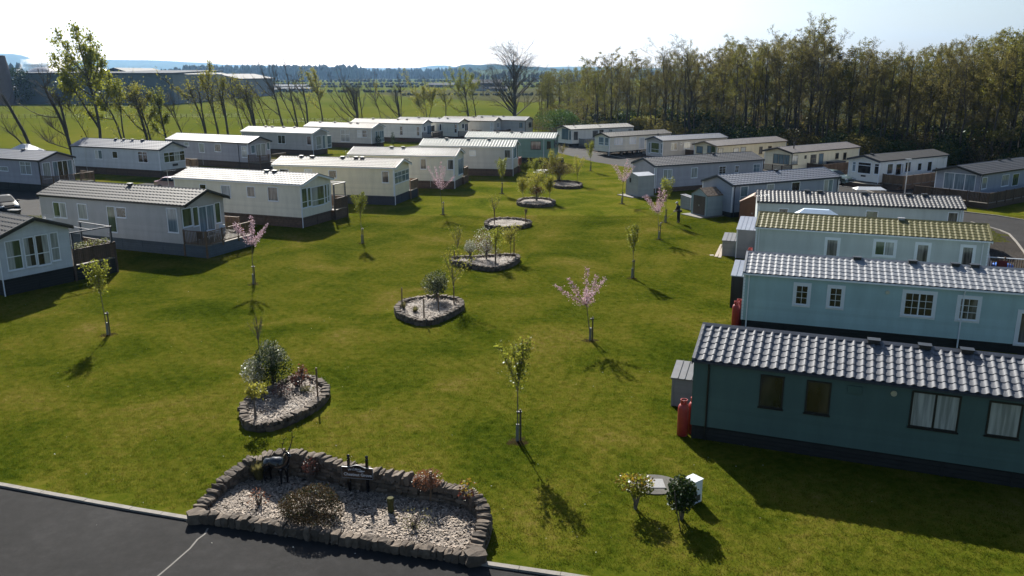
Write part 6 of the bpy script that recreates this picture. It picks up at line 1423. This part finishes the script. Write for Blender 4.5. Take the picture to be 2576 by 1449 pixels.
for k in range(5):
    pp = dA.location + Vector(vA['d'].to_3d())*(vA['x1']-.4-.0) + Vector(vA['n'].to_3d())*(4.8+.45*k); shrub((pp.x, pp.y), .45, .24, ['first','second','third','fourth','last'][k] + ' planter of small flowers from the house along the rail of the near left deck', F_maple, 90+k, 130, .06, 3, z=1.9-.1, mat2=F_white, frac2=.35, name='planter_flowers', cat='plant', group='flower planters on the deck rail')

# --- row of wind-leaned pollarded trees behind the left caravans
def rowpt(xD, off=0):
    az = (xD-CX)/2157.; t = (-64 - az*114)/(az*13.5 - 6.7); Y = 114+13.5*t; return Vector((az*(Y+off), Y+off, 0))
def pollard(label, bx, stems, shoots, seed, r0=.34, leafm=None, leafn=0, twig=1.0, off=0, by=None, sp=1.0, leafs=.24, tm=None, low=True):
    """bx: trunk foot; stems: tops of thick lopped stems; shoots: (from stem, tip) long whips; all readings are turned into real heights at the row"""
    rr = random.Random(seed); B0 = rowpt(bx, off) if by is None else Vector((*G(bx, by), 0)); Y = B0.y
    root = empty('pollarded_tree', B0, 0, label, 'tree', 'wind-leaned trees behind the left caravans'); tk = MB(); tw = MB(); lf = MB() if leafn else None; ends = []
    for (tx, ty, rs, x0, t0) in stems:
        T = hitY(tx, ty, Y) - B0; T.y = rr.uniform(-1,1); a = Vector((0,0,-.1)) if t0 == 0 else None
        if t0: a = ends[0][0][min(int(t0*(len(ends[0][0])-1)), len(ends[0][0])-1)].copy()
        pts = []; m = 6
        for k in range(m+1):
            t = k/m; p = a.lerp(T, t); p.x += x0*math.sin(t*PI); p += Vector((rr.gauss(0,.05), rr.gauss(0,.05), 0))*(0 < k < m); pts.append(p)
        rb = r0*rs*.62; rad = [rb*(1-.38*k/m) for k in range(m+1)]; tk.tube(pts, rad, 8); ends.append((pts, rad))
        nt = int(15*twig)
        for b in range(nt):            # shoots from the lopped top and down the stem
            t = 1-abs(rr.gauss(0,.22)) if rr.random() < .75 else rr.uniform(.15,1)
            t = max(.15, min(1, t))*m; k = min(int(t), m-1); p = pts[k].lerp(pts[k+1], t-k)
            d = Vector((-.35+rr.gauss(0,.6), rr.gauss(0,.5), rr.uniform(.3,1.1))).normalized()
            if not low and t < .5*m: continue
            l = rr.uniform(1.0,2.8)*sp; q, qr, _ = limb(tw, p, d, l, .032, .012, rr, wob=.12, seg=3, up=.06, sides=3); crown(tw, lf, q, qr, rr, l, 1, 6, .6, (leafn+1)//2, leafs, minr=.012, lmul=.5, start=.15)
    for (si, t0, tx, ty, rs, nb, ln) in shoots:
        pts, rad = ends[si]; t = t0*(len(pts)-1); k = min(int(t), len(pts)-2); a = pts[k].lerp(pts[k+1], t-k); T = hitY(tx, ty, Y) - B0; T.y = rr.uniform(-1.5,1.5); c = []
        m = 6
        for j in range(m+1):
            s = j/m; p = a.lerp(T, s); p.z -= .10*(T-a).length*math.sin(s*PI)*(1 if abs(T.x-a.x) > 1 else .2); p += Vector((rr.gauss(0,.08), rr.gauss(0,.08), 0))*(0 < j < m); c.append(p)
        rd = [rs*1.15*(1-.85*j/m)+.018 for j in range(m+1)]; tw.tube(c, rd, 5, cap=False); L = (T-a).length
        l2 = lf if (ln > 0) else None
        if ln > 0 and l2 is None: lf = l2 = MB()
        crown(tw, l2, c, rd, rr, L*.5, 2, nb, .5, ln, leafs, minr=.012, lmul=.55, start=.25, rmul=.5)
    if low:
        for b in range(9):
            pts, rad = rr.choice(ends); L = rr.uniform(2.2,4.6)*min(1.3, sp); p = pts[-1-rr.randrange(2)]; d = Vector((-.5+rr.gauss(0,.6), rr.gauss(0,.5), 1)).normalized()
            q, qr, _ = limb(tw, p, d, L, .032, .011, rr, wob=.07, seg=5, up=.03, sides=3); crown(tw, lf, q, qr, rr, L, 1, 9, .6, (leafn+1)//2, leafs, minr=.010, lmul=.36, start=.3)
    tk.build('trunk', M_bark, root); tw.build('branches', tm or M_twig, root)
    if lf and lf.v: lf.build('crown', leafm or F_olive, root)
    return root
z1 = lambda a, b: zz(Z1, a, b); z2 = lambda a, b: zz(Z2, a, b); z3 = lambda a, b: zz(Z3, a, b)
def St(z_, x, y, rs=1.0, bend=0, t0=0): p = z_(x, y); return (p[0], p[1], rs, bend, t0)
def Sh(z_, si, t0, x, y, rs=.06, nb=6, ln=0): p = z_(x, y); return (si, t0, p[0], p[1], rs, nb, ln)
pollard('thick leaning pollard stub cut by the left frame edge', z1(205,0)[0], [St(z1,15,775,1.0,.3), St(z1,70,1050,.55,0,.3)], [], 101, .42, twig=.9)
pollard('tall dark pollard with an open vase of bare twigs, second from the left', z1(510,0)[0], [St(z1,380,700,1.0,.5), St(z1,495,790,.8,0,.35), St(z1,395,1020,.35,0,.35), St(z1,350,1150,.3,0,.2)], [Sh(z1,0,.9,300,560,.05,8), Sh(z1,0,.95,350,540,.05,8), Sh(z1,0,.95,420,560,.05,8), Sh(z1,0,.6,140,830,.07,6)], 102, .42, twig=1.6)
pollard('tallest tree of the row, with big tufts of fresh leaves high above the hills', z1(738,0)[0], [St(z1,660,560,1.0,.5), St(z1,600,700,.7,0,.45)],
   [Sh(z1,0,.9,640,240,.10,9,11), Sh(z1,0,.9,500,290,.09,8,10), Sh(z1,0,.8,430,370,.08,7,10), Sh(z1,0,.85,760,290,.09,9,11), Sh(z1,0,.8,830,400,.08,7,10), Sh(z1,0,.7,480,500,.08,7,11), Sh(z1,0,.7,860,500,.08,8,11), Sh(z1,0,.95,500,215,.04,4,0), Sh(z1,1,.9,450,690,.07,8,9), Sh(z1,1,.9,560,640,.07,8,10), Sh(z1,0,.9,700,430,.07,8,11)], 103, .38, F_maple, 6, 1.2, leafs=.36)
pollard('slender leafy tree leaning hard left beside the tallest one', z1(945,0)[0], [St(z1,790,760,.8,.5), St(z1,940,800,.7,0)], [Sh(z1,0,.9,700,520,.08,7,8), Sh(z1,0,.8,850,620,.07,8,11), Sh(z1,0,.7,780,800,.06,8,11), Sh(z1,1,.9,960,660,.06,7,9), Sh(z1,1,.8,900,700,.06,8,10), Sh(z1,0,.6,740,900,.06,8,9)], 104, .32, F_maple, 4, 1.2, leafs=.28)
pollard('thin low bough leaning across the field behind the tallest tree', z1(690,0)[0], [St(z1,520,850,.5,.4)], [Sh(z1,0,.9,440,720,.05,6,8), Sh(z1,0,.95,540,700,.05,6,7)], 105, .25, F_maple, 3, 1.0)
pollard('stout pollard with a mop of bronze shoots above the grey roof', z1(1135,0)[0], [St(z1,1070,790,1.0,.3), St(z1,1120,800,.7,0,.3)], [Sh(z1,0,.9,880,640,.07,6,4), Sh(z1,0,.4,960,800,.08,8,7), Sh(z1,0,1,1060,690,.05,7,4), Sh(z1,0,1,1150,700,.05,8,6)], 106, .40, F_yell, 2, 1.8, leafs=.22)
pollard('short pollard thick with bronze young leaves beside the stout one', z1(1180,0)[0], [St(z1,1150,860,.8,0)], [Sh(z1,0,.9,1190,770,.05,8,9), Sh(z1,0,.6,1230,900,.05,8,8)], 107, .30, F_yell, 6, 1.8)
pollard('ivy-clad upright stump with leaves to the ground', z1(1303,0)[0], [St(z1,1288,820,1.0,0)], [Sh(z1,0,.5,1230,900,.05,9,10), Sh(z1,0,.5,1350,930,.05,8,9), Sh(z1,0,.3,1240,1000,.05,8,9)], 108, .30, F_maple, 10, 2.4, sp=.7)
pollard('thin forked tree leaning left before the factory sheds', z1(1462,0)[0], [St(z1,1370,870,.6,.3), St(z1,1410,900,.5,0,.3)], [Sh(z1,0,.95,1300,780,.05,5), Sh(z1,0,.9,1430,790,.04,5)], 109, .24, twig=.9)
pollard('forked pollard with two dark stems and a long drooping left bough', z1(1635,0)[0], [St(z1,1525,745,.85,.3), St(z1,1592,745,.8,0,.15)], [Sh(z1,0,.9,1270,600,.08,7,2), Sh(z1,0,.8,1430,720,.06,7,7), Sh(z1,0,1,1520,660,.04,6,3), Sh(z1,1,1,1600,660,.04,7)], 110, .34, F_yell, 2, 1.5)
pollard('leaning pollard with a tall tuft of pale leaves above the shed roof', z1(1735,0)[0], [St(z1,1655,735,.8,.2), St(z1,1690,720,.6,0,.2)], [Sh(z1,0,.95,1690,510,.07,9,9), Sh(z1,0,.9,1650,620,.05,8,11)], 111, .28, F_yell, 2, 1.3)
pollard('dark forked pollard right of the pale-tufted one', z1(1812,0)[0], [St(z1,1775,730,1.0,.1), St(z1,1808,740,.7,0,.35)], [Sh(z1,0,.9,1740,600,.06,7,3), Sh(z1,1,.9,1830,640,.05,8,6)], 112, .34, F_yell, 4, 1.6)
pollard('narrow dark stem with sparse twigs over the taupe caravan', z1(1945,0)[0], [St(z1,1910,800,.8,.1)], [Sh(z1,0,.9,1880,700,.05,6,4)], 113, .26, F_yell, 2, 1.1)
pollard('pollard with several upright twigs over the far-row roofs', z1(2040,0)[0], [St(z1,1985,790,1.0,.2), St(z1,1960,850,.6,0,.3)], [Sh(z1,0,.9,1890,620,.06,7,2), Sh(z1,0,1,2000,660,.05,6)], 114, .30, F_yell, 2, 1.2)
pollard('dark pollard with bushy head near the grey depot', z2(178,0)[0], [St(z2,110,435,1.0,.2), St(z2,150,480,.7,0,.3)], [Sh(z2,0,.95,40,330,.06,7,3), Sh(z2,0,1,130,340,.05,7)], 115, .36, F_yell, 1, 1.6)
pollard('two thin stems crossing left in the gap of the row', z2(290,0)[0], [St(z2,215,480,.6,.2), St(z2,190,500,.5,0,.1)], [Sh(z2,0,.9,150,400,.05,6,3)], 116, .24, F_yell, 2, .8)
pollard('tall whip-crowned tree with long bare boughs swept left', z2(405,0)[0], [St(z2,350,415,1.0,.2)], [Sh(z2,0,.9,230,180,.10,9), Sh(z2,0,.9,330,190,.09,8), Sh(z2,0,.8,180,300,.08,8), Sh(z2,0,.5,150,350,.08,8), Sh(z2,0,.9,290,160,.05,6)], 117, .34, twig=1.2)
pollard('tall forked tree with thin twigs topping the skyline', z2(522,0)[0], [St(z2,480,435,1.0,.2), St(z2,400,470,.6,.2,.2)], [Sh(z2,0,.9,440,155,.09,9), Sh(z2,0,.8,330,330,.08,7), Sh(z2,1,.9,330,170,.07,8), Sh(z2,0,.95,560,240,.06,8)], 118, .32, twig=1.0)
pollard('straight dark pollard with an ascending fan of shoots', z2(608,0)[0], [St(z2,580,420,1.0,.1), St(z2,560,500,.6,0,.3)], [Sh(z2,0,.9,470,300,.07,8), Sh(z2,0,1,580,260,.05,7,3), Sh(z2,0,.5,500,440,.06,7)], 119, .34, F_yell, 0, 1.4)
pollard('slim tree with a small bright leafy top among the bare ones', z2(735,0)[0], [St(z2,705,430,.9,.1)], [Sh(z2,0,.9,620,280,.07,8,11), Sh(z2,0,.95,680,270,.06,8,11), Sh(z2,0,.8,740,430,.05,8,9), Sh(z2,0,.6,640,470,.06,7,5)], 120, .28, F_yell, 3, 1.2)
pollard('big pollard with a broad fan of boughs swept far to the left', z2(1030,0)[0], [St(z2,978,420,1.0,.2), St(z2,1012,430,.8,0,.4), St(z2,990,440,.6,0,.3)], [Sh(z2,0,.3,780,290,.12,11), Sh(z2,0,.45,850,240,.11,10), Sh(z2,0,.25,790,420,.10,9), Sh(z2,0,.15,800,540,.09,8), Sh(z2,0,.6,890,240,.09,9), Sh(z2,0,.05,700,650,.07,7)], 121, .42, twig=1.8)
pollard('upright narrow stump beside the broad-fanned pollard', z2(1058,0)[0], [St(z2,1040,415,.8,0)], [Sh(z2,0,.5,1100,420,.05,7)], 122, .26, twig=1.6)
pollard('thin arching tree leaning left over the white far-row roofs', z2(1215,0)[0], [St(z2,1165,470,.5,.3)], [Sh(z2,0,.9,1080,350,.07,8), Sh(z2,0,.9,1170,360,.05,7,3)], 123, .24, F_yell, 0, .9)
pollard('squat pair of thick lopped stems with a bare tree behind', z2(1365,0)[0], [St(z2,1328,460,1.0,.05), St(z2,1350,460,.9,.05), St(z2,1382,400,.4,0,.1)], [Sh(z2,2,.9,1350,290,.06,9), Sh(z2,0,.4,1150,380,.09,9), Sh(z2,0,.2,1180,560,.07,8), Sh(z2,0,.3,1230,450,.07,8)], 124, .36, twig=1.4)
pollard('loose yellow-green willow-like clump on the right of the row', z2(1585,0)[0], [St(z2,1560,470,.6,.1), St(z2,1640,480,.6,0,.05), St(z2,1520,520,.4,.2,.05)], [Sh(z2,0,.9,1400,270,.08,9,5), Sh(z2,0,.9,1560,400,.06,9,9), Sh(z2,1,.9,1650,410,.06,9,9), Sh(z2,0,.5,1480,430,.06,8,6)], 125, .24, F_yell, 7, 2.0, tm=M_twigg)
pollard('short bare pole tree with side twigs beside the leafy pair', z2(1740,0)[0], [St(z2,1735,470,.8,0)], [Sh(z2,0,.8,1680,420,.05,8,5), Sh(z2,0,.6,1790,460,.05,8,4)], 126, .26, F_yell, 4, 1.6, tm=M_twigg)
pollard('bright green leafy tree with curved boughs, left of the big bare tree', z2(1925,0)[0], [St(z2,1890,400,1.0,.1), St(z2,1840,430,.5,.3,.05)], [Sh(z2,0,.7,1780,270,.09,9,10), Sh(z2,0,.8,1850,270,.08,9,10), Sh(z2,0,.9,1900,260,.08,9,10), Sh(z2,0,.8,1960,290,.08,9,10), Sh(z2,1,.9,1730,300,.07,8,5), Sh(z2,0,.3,1770,540,.07,8,6)], 127, .34, F_maple, 5, 1.6)
pollard('slimmer green-topped tree joined to the bright leafy one', z2(1985,0)[0], [St(z2,1950,430,.9,.1)], [Sh(z2,0,.9,1940,310,.07,9,10), Sh(z2,0,.9,2010,320,.06,9,10), Sh(z2,0,.7,1900,400,.06,8,8)], 128, .26, F_maple, 4, 1.3)
# --- the wood on the right: birches and oaks in thin spring leaf
def woodtree(seed, H, crown_from, spread, leafn, leafs, leafm, twigm, nb=16, tr=.16, name='birch_tree', lean=.4, elr=None):
    rr = random.Random(seed); tk = MB(); tw = MB(); lf = MB(); m = 9; pts = []; x = y = 0; dx = rr.gauss(0, lean)/m; dy = rr.gauss(0, lean)/m
    for k in range(m+1):
        pts.append(Vector((x, y, H*.93*k/m))); x += dx + rr.gauss(0,.10); y += dy + rr.gauss(0,.10)
    rad = [tr*(1-.88*k/m)+.012 for k in range(m+1)]; tk.tube(pts, rad, 6)
    for b in range(nb):
        t = crown_from + (1-crown_from)*(b+rr.random())/nb; f = t*m; k = min(int(f), m-1); p = pts[k].lerp(pts[k+1], f-k); a = rr.uniform(0, 6.28); el = rr.uniform(.65,1.15)
        if t < .45: el = rr.uniform(.1,.8)
        if elr: el = rr.uniform(*elr) + .35*t
        d = Vector((math.cos(a)*math.cos(el), math.sin(a)*math.cos(el), math.sin(el))); L = spread*(1.15-t*.42)*rr.uniform(.7,1.3)*1.5; r_ = max(.015, rad[k]*.42)
        q, qr, _ = limb(tw, p, d, L, r_, .012, rr, wob=.16, seg=4, up=.05, sides=4); crown(tw, lf, q, qr, rr, L, 2, 7 if not elr else 13, .65, leafn, leafs, up=.02, minr=.011 if not elr else .009, lmul=.5, droop=.06, spread=.2)
    root = empty(name, (0,0,0)); tk.build('trunk', M_bark, root); tw.build('branches', twigm, root)
    if lf.v: lf.build('crown', leafm, root)
    return root
t = woodtree(129, 17.5, .05, 6.6, 0, .2, F_olive, M_twig, nb=46, tr=.42, name='bare_tree', lean=.3, elr=(.62,1.15))
bp0 = rowpt(z3(852,0)[0], -20); t.location = bp0; t.scale = (1.4, 1.4, (hitY(1290,132,bp0.y).z)/18.6); tag(t, 'large bare vase-shaped tree standing alone against the hills', 'tree')
protos = [woodtree(201, 14, .32, 2.0, 9, .12, F_olive, M_twigg), woodtree(202, 16, .38, 1.8, 7, .115, F_olive, M_twig), woodtree(203, 13, .25, 2.2, 10, .13, F_spring, M_twigg),
          woodtree(204, 17, .42, 2.3, 6, .11, F_olive, M_twig), woodtree(205, 14, .30, 2.1, 1, .12, F_olive, M_twig, nb=22), woodtree(206, 12, .20, 2.0, 12, .12, F_olive, M_twigg), woodtree(207, 15, .42, 1.9, 9, .12, F_spring, M_twig), woodtree(208, 15, .36, 2.6, 3, .11, F_olive, M_twig, nb=22, tr=.2)]
pk = [kids(p) for p in protos]; ph_ = [14,16,13,17,14,12,15,15]
rr = random.Random(77)
edge = [(6,182),(14,174),(22,166),(30,156),(38,144),(45,133),(52,122),(58,114),(66,107),(78,102),(95,98)]
def edgept(az):                       # wood edge in the direction az = x/y
    for a, b in zip(edge, edge[1:]):
        d0 = a[0]-az*a[1]; d1 = b[0]-az*b[1]
        if d0 <= 0 <= d1: t = d0/(d0-d1); return Vector((a[0]+(b[0]-a[0])*t, a[1]+(b[1]-a[1])*t))
    return Vector(edge[-1])
sil = [(1380,178),(1400,174),(1447,170),(1475,150),(1500,140),(1541,117),(1578,121),(1610,129),(1640,140),(1681,106),(1712,106),(1747,101),(1784,118),(1806,118),(1830,100),(1852,84),(1883,90),(1905,105),(1933,82),(1964,70),(1990,95),(2015,60),(2045,37),(2070,60),(2087,81),(2110,115),(2156,110),(2181,100),(2215,120),(2240,125),(2271,113),(2299,112),(2320,135),(2346,109),(2389,96),(2430,100),(2470,93),(2495,90),(2517,76),(2545,85),(2570,53),(2620,60),(2700,70)]
def silh(x):
    for (a, ya), (b, yb) in zip(sil, sil[1:]):
        if a <= x <= b: return ya+(yb-ya)*(x-a)/(b-a)
    return 110
descs = ['slender birch in thin olive leaf','tall thin birch with grey-brown twigs','yellow-green leafing birch','very tall open-crowned birch','bare twiggy tree','bushy low-branched birch','high-crowned fresh green birch','wide-limbed nearly bare oak']
used_p = [False]*8; cnt = 0
def plant(P, H, k, label, group, wide=1.0):
    global cnt
    root = protos[k]
    if used_p[k]: root = copy_tree(protos[k], None, pk[k])
    used_p[k] = True
    s = H/ph_[k]; root.location = (P[0], P[1], 0); root.rotation_euler = (0, 0, rr.uniform(0, 6.28)); root.scale = (s*wide*rr.uniform(.85,1.05), s*wide*rr.uniform(.85,1.05), s)
    tag(root, label, 'tree', group); cnt += 1
for (x, y) in sil:                    # the crowns that make the skyline
    if x < 1475 or x > 2640: continue
    az = (x-CX)/2157.; e = edgept(az); P = e*(1+rr.uniform(.01,.08)); H = hitY(x, y, P.y).z
    k = 3 if y < 75 else rr.choice([0,1,2,3,5,6] if x < 1660 or x > 1800 else [7,7,3,4])
    side = 'left end' if x < 1650 else 'middle' if x < 2100 else 'right end'
    plant(P, H*.93, k, descs[k] + ' on the wood skyline, ' + side, 'skyline trees of the wood, %s, %s' % (side, descs[k]), 1.3)
x = 1470
while x < 2760:                       # front rank
    az = (x-CX)/2157.; P = edgept(az)*(1+rr.uniform(-.015,.06)); H = min(hitY(x, silh(x)+rr.uniform(20,85), P.y).z, 15.5); k = rr.randrange(8)
    plant(P, H, k, descs[k] + ' in the front rank of the wood behind the caravans', 'front rank of the wood, ' + descs[k]); x += rr.uniform(20,34)
x = 1460
for rank in range(6):
    x = 1455 + rank*7
    while x < 2800:
        az = (x-CX)/2157.; P = edgept(az)*(1.09+.085*rank+(.25 if rank > 3 else 0)+rr.uniform(-.03,.03)); H = hitY(x, silh(x)+rr.uniform(28,60), P.y).z; k = rr.randrange(8)
        plant(P, min(H, 19), k, descs[k] + ' deeper inside the dense wood', 'inner trees of the wood, ' + descs[k]); x += rr.uniform(34,56)
for k_ in range(26):                  # the farther arm of the wood behind the big bare tree
    x = rr.uniform(1345, 1500); Y = rr.uniform(205, 250); P = ((x-CX)/2157.*Y, Y); k = rr.choice([0,2,5,6,4])
    plant(P, hitY(x, 176+rr.uniform(0,22) + max(0,(1400-x)*.35), Y).z, k, descs[k] + ' in the farther arm of wood beyond the bare tree', 'farther arm of the wood, ' + descs[k])
# undergrowth and edge shrubs
def bush_proto(seed, mat, n, leaf, mat2=None, frac2=.2): return shrub((0,0), 2.6, 1.9, 'x', mat, seed, n, leaf, 9, low=.0, mat2=mat2, frac2=frac2, hollow=.3, name='woodland_shrub')
bp = [bush_proto(301, F_dark, 2600, .20, F_olive, .15), bush_proto(302, F_olive, 2200, .18), bush_proto(303, F_dark, 2400, .20, F_maple, .06), bush_proto(304, F_heath, 1700, .15, F_olive, .4)]
bk_ = [kids(p) for p in bp]; ub = [False]*4; bd = ['dark evergreen rhododendron','light olive bramble','dark glossy shrub with a few pale leaves','brown twiggy bramble']
def bush(P, s, k, where, grp):
    root = bp[k] if not ub[k] else copy_tree(bp[k], None, bk_[k]); ub[k] = True
    root.location = (P[0], P[1], 0); root.rotation_euler = (0,0,rr.uniform(0,6)); root.scale = (s*rr.uniform(.9,1.3), s*rr.uniform(.9,1.3), s); tag(root, bd[k]+' '+where, 'shrub', grp+', '+bd[k])
x = 1470
while x < 2740:
    az = (x-CX)/2157.; P = edgept(az)*(1+rr.uniform(-.03,.03)); k = rr.choice([0,2,0,3,1] if x > 1700 else [3,1,1,0]); bush(P, rr.uniform(.75,1.5), k, 'along the foot of the wood', 'shrubs along the foot of the wood'); x += rr.uniform(16,27)
x = 1480
while x < 2780:
    az = (x-CX)/2157.; P = edgept(az)*(1.08+rr.uniform(-.02,.08)); bush(P, rr.uniform(1.2,2.0), rr.choice([0,3,0,2]), 'in the shade inside the wood', 'shrubs inside the wood'); x += rr.uniform(26,42)
for (a, b, h, r_, mt, lb_, n) in [(690,1010,3.6,4.6,F_yell,'broad yellow-green sallow bush behind the caravan on wheels',4200),(790,1040,3.2,3.2,F_olive,'olive bush right of the broad sallow',2600)]:
    P = G(*zz(Z4, a, 1075)); shrub((P[0],P[1]+1), h, r_, lb_, mt, a, n, .17, 12, low=0)
for (a, b, h, r_, mt, lb_, n) in [(1180,640,5.0,5.2,F_olive,'flat-topped olive hawthorn behind the dark green bush',3600),(1235,700,4.6,4.8,F_green,'dark green holly bush by the gate',5200),(1355,560,7.0,4.5,F_yell,'bright willow bush right of the hawthorn',3600),(1390,680,2.6,4.5,F_olive,'olive brambles left of the back road caravans',2400),(1100,660,2.6,3.2,F_heath,'brown thorny scrub behind the last far-row caravan',2000),(1280,730,2.0,4.0,F_heath,'low brown brambles behind the rail fence',1800),(1060,690,2.2,2.8,F_olive,'low scrub left of the thorny one',1200)]:
    P = G(*zz(Z3, a, b+40)); P = (P[0], min(P[1], 200)); shrub(P, h, r_, lb_, mt, a+b, n, .24 if mt != F_heath else .16, 14, low=0, mat2=F_olive if mt == F_dark else None, frac2=.25)
# dark tree in the factory yard, distant single trees
for (x, yb, ht, r_, lb_, sd) in [(47,262,13,8,'dark round evergreen before the factory tower',401),(12,262,6,6,'dark shrubby tree at the far left factory yard',402)]:
    P = G(x, yb); shrub(P, ht, r_, lb_, F_dark, sd, 3500, .8, 10, low=.05, cat='tree', name='evergreen_tree')
for (x, y, Y, lb_, sd) in [(1215,178,470,'bare round oak on the plain beside the slate barn',411),(1068,190,520,'bare field tree beyond the farm track',412),(930,193,600,'small hedgerow tree on the plain behind the pollards',413)]:
    t = woodtree(sd, 14, .25, 5.5, 0, .3, F_olive, M_twig, nb=26, tr=.35, name='field_tree', lean=.1); H = hitY(x, y, Y).z; t.location = ((x-CX)/2157.*Y, Y, 0); s = H/15.; t.scale = (s, s, s); tag(t, lb_, 'tree')
for k in range(10):
    x = 330+28*k+rr.uniform(-8,8); Y = 330+rr.uniform(-6,10); az = (x-CX)/2157.; kk = rr.choice([0,4,4,7]); t = copy_tree(protos[kk], None, pk[kk]); t.location = (az*Y, Y, 0); s = rr.uniform(.25,.38); t.scale = (s*1.8, s*1.8, s); tag(t, 'small hedgerow tree in front of the factory sheds', 'tree', 'hedgerow trees before the factory')
print('trees', cnt)
# ---------------------------------------------------------------- mown grass blades (one object nobody could count)
def grass():
    rr = random.Random(9); mb = MB(); T = .8
    for _ in range(520):
        x = rr.uniform(-T*.55, T*.55); y = rr.uniform(-T*.55, T*.55); a = rr.uniform(0, 6.28); h = rr.uniform(.018, .05); w_ = rr.uniform(.004, .009)*1.6; l = h*rr.uniform(.2,.9); b = rr.uniform(0,6.28)
        i = len(mb.v); c, s = math.cos(a)*w_, math.sin(a)*w_
        mb.v += [(x-c, y-s, 0), (x+c, y+s, 0), (x+math.cos(b)*l, y+math.sin(b)*l, h)]; mb.f.append((i, i+1, i+2))
    nb = len(mb.v); lp = [tuple(p) for p in lawn]
    beds = [o for o in bpy.data.objects if o.name.startswith('bark_mulch')]; bp_ = []
    for o in beds:
        xs = [v.co.x for v in o.data.vertices]; ys = [v.co.y for v in o.data.vertices]; n = (len(o.data.vertices)-1)//2
        bp_.append((min(xs)-.5, max(xs)+.5, min(ys)-.5, max(ys)+.5, [(v.co.x, v.co.y) for v in o.data.vertices[n+1:]]))
    bp_.append((15, 90, 20, 100, [tuple(p) for p in far + near_e])); bp_.append((18, 45, 25, 60, [tuple(p) for p in near_e[:7][::-1] + [(20,30),(22,34),(27,46),(31,56)]])); y = 14.0; pts = []
    while y < 72:
        x = -y*.7
        while x < y*.7:
            ok = all(inside((x+dx, y+dy), lp) for dx, dy in ((0,-.5),(0,.4),(-.4,-.4),(.4,-.4)))
            if ok:
                for (xa, xb, ya, yb, poly) in bp_:
                    if xa < x < xb and ya < y < yb and any(inside((x+dx, y+dy), poly) for dx, dy in ((0,0),(.4,0),(-.4,0),(0,.4),(0,-.4))): ok = False; break
            if ok: pts.append((x, y, .004))
            x += T*.98
        y += T*.98
    me = bpy.data.meshes.new('grass'); me.from_pydata(mb.v + pts, [], mb.f); me.materials.append(M_blade)
    at = me.attributes.new('spot', 'BOOLEAN', 'POINT'); at.data.foreach_set('value', [False]*nb + [True]*len(pts))
    o = bpy.data.objects.new('grass', me); COL.objects.link(o)
    ng = bpy.data.node_groups.new('scatter', 'GeometryNodeTree'); ng.interface.new_socket('Geometry', in_out='INPUT', socket_type='NodeSocketGeometry'); ng.interface.new_socket('Geometry', in_out='OUTPUT', socket_type='NodeSocketGeometry')
    A = ng.nodes.new; L = ng.links.new; gi = A('NodeGroupInput'); go = A('NodeGroupOutput'); na = A('GeometryNodeInputNamedAttribute'); na.data_type = 'BOOLEAN'; na.inputs['Name'].default_value = 'spot'
    sp = A('GeometryNodeSeparateGeometry'); iop = A('GeometryNodeInstanceOnPoints'); rv = A('FunctionNodeRandomValue'); rv.data_type = 'FLOAT_VECTOR'
    rv.inputs[0].default_value = (0,0,0); rv.inputs[1].default_value = (0,0,6.283)
    L(gi.outputs[0], sp.inputs['Geometry']); L(na.outputs['Attribute'], sp.inputs['Selection']); L(sp.outputs['Selection'], iop.inputs['Points']); L(sp.outputs['Inverted'], iop.inputs['Instance'])
    L(rv.outputs[0], iop.inputs['Rotation']); L(iop.outputs['Instances'], go.inputs[0])
    md = o.modifiers.new('scatter', 'NODES'); md.node_group = ng; print('grass tiles', len(pts))
    tag(o, 'short mown grass of the lawn', 'grass', kind='stuff')
grass()
def specks():
    rr = random.Random(4); mb = MB(); lp = [tuple(p) for p in lawn]
    for _ in range(260):
        y = 19+55*rr.random()**1.3; x = rr.uniform(-.62,.5)*y; on = inside((x, y), lp); z = .045 if on else .02; s = rr.uniform(.012,.03)
        if not on and rr.random() < .5: continue
        a = rr.uniform(0,6.3); c, d = math.cos(a)*s, math.sin(a)*s; mb.quad((x-c,y-d,z),(x+d*.6,y-c*.6,z+.012),(x+c,y+d,z),(x-d*.6,y+c*.6,z+.004))
    tag(mb.build('petals', paint('white_petal', (.5,.5,.46), .8)), 'scattered daisies and white petals on lawn and road', 'petals', kind='stuff')
specks()
# ---------------------------------------------------------------- air
if HAZE:
    hb = MB().box(-9000, 9000, -60, 9500, -3, 420).build('haze', None); m, nt, out = nodemat('haze_air'); pv = N(nt, 'ShaderNodeVolumePrincipled')
    pv.inputs['Color'].default_value = HAZE_COL; pv.inputs['Density'].default_value = HAZE; pv.inputs['Anisotropy'].default_value = HAZE_ANI
    nt.links.new(pv.outputs[0], out.inputs['Volume']); hb.data.materials.clear(); hb.data.materials.append(m); tag(hb, kind='stuff', label='thin blue-white spring haze over the plain', cat='haze')
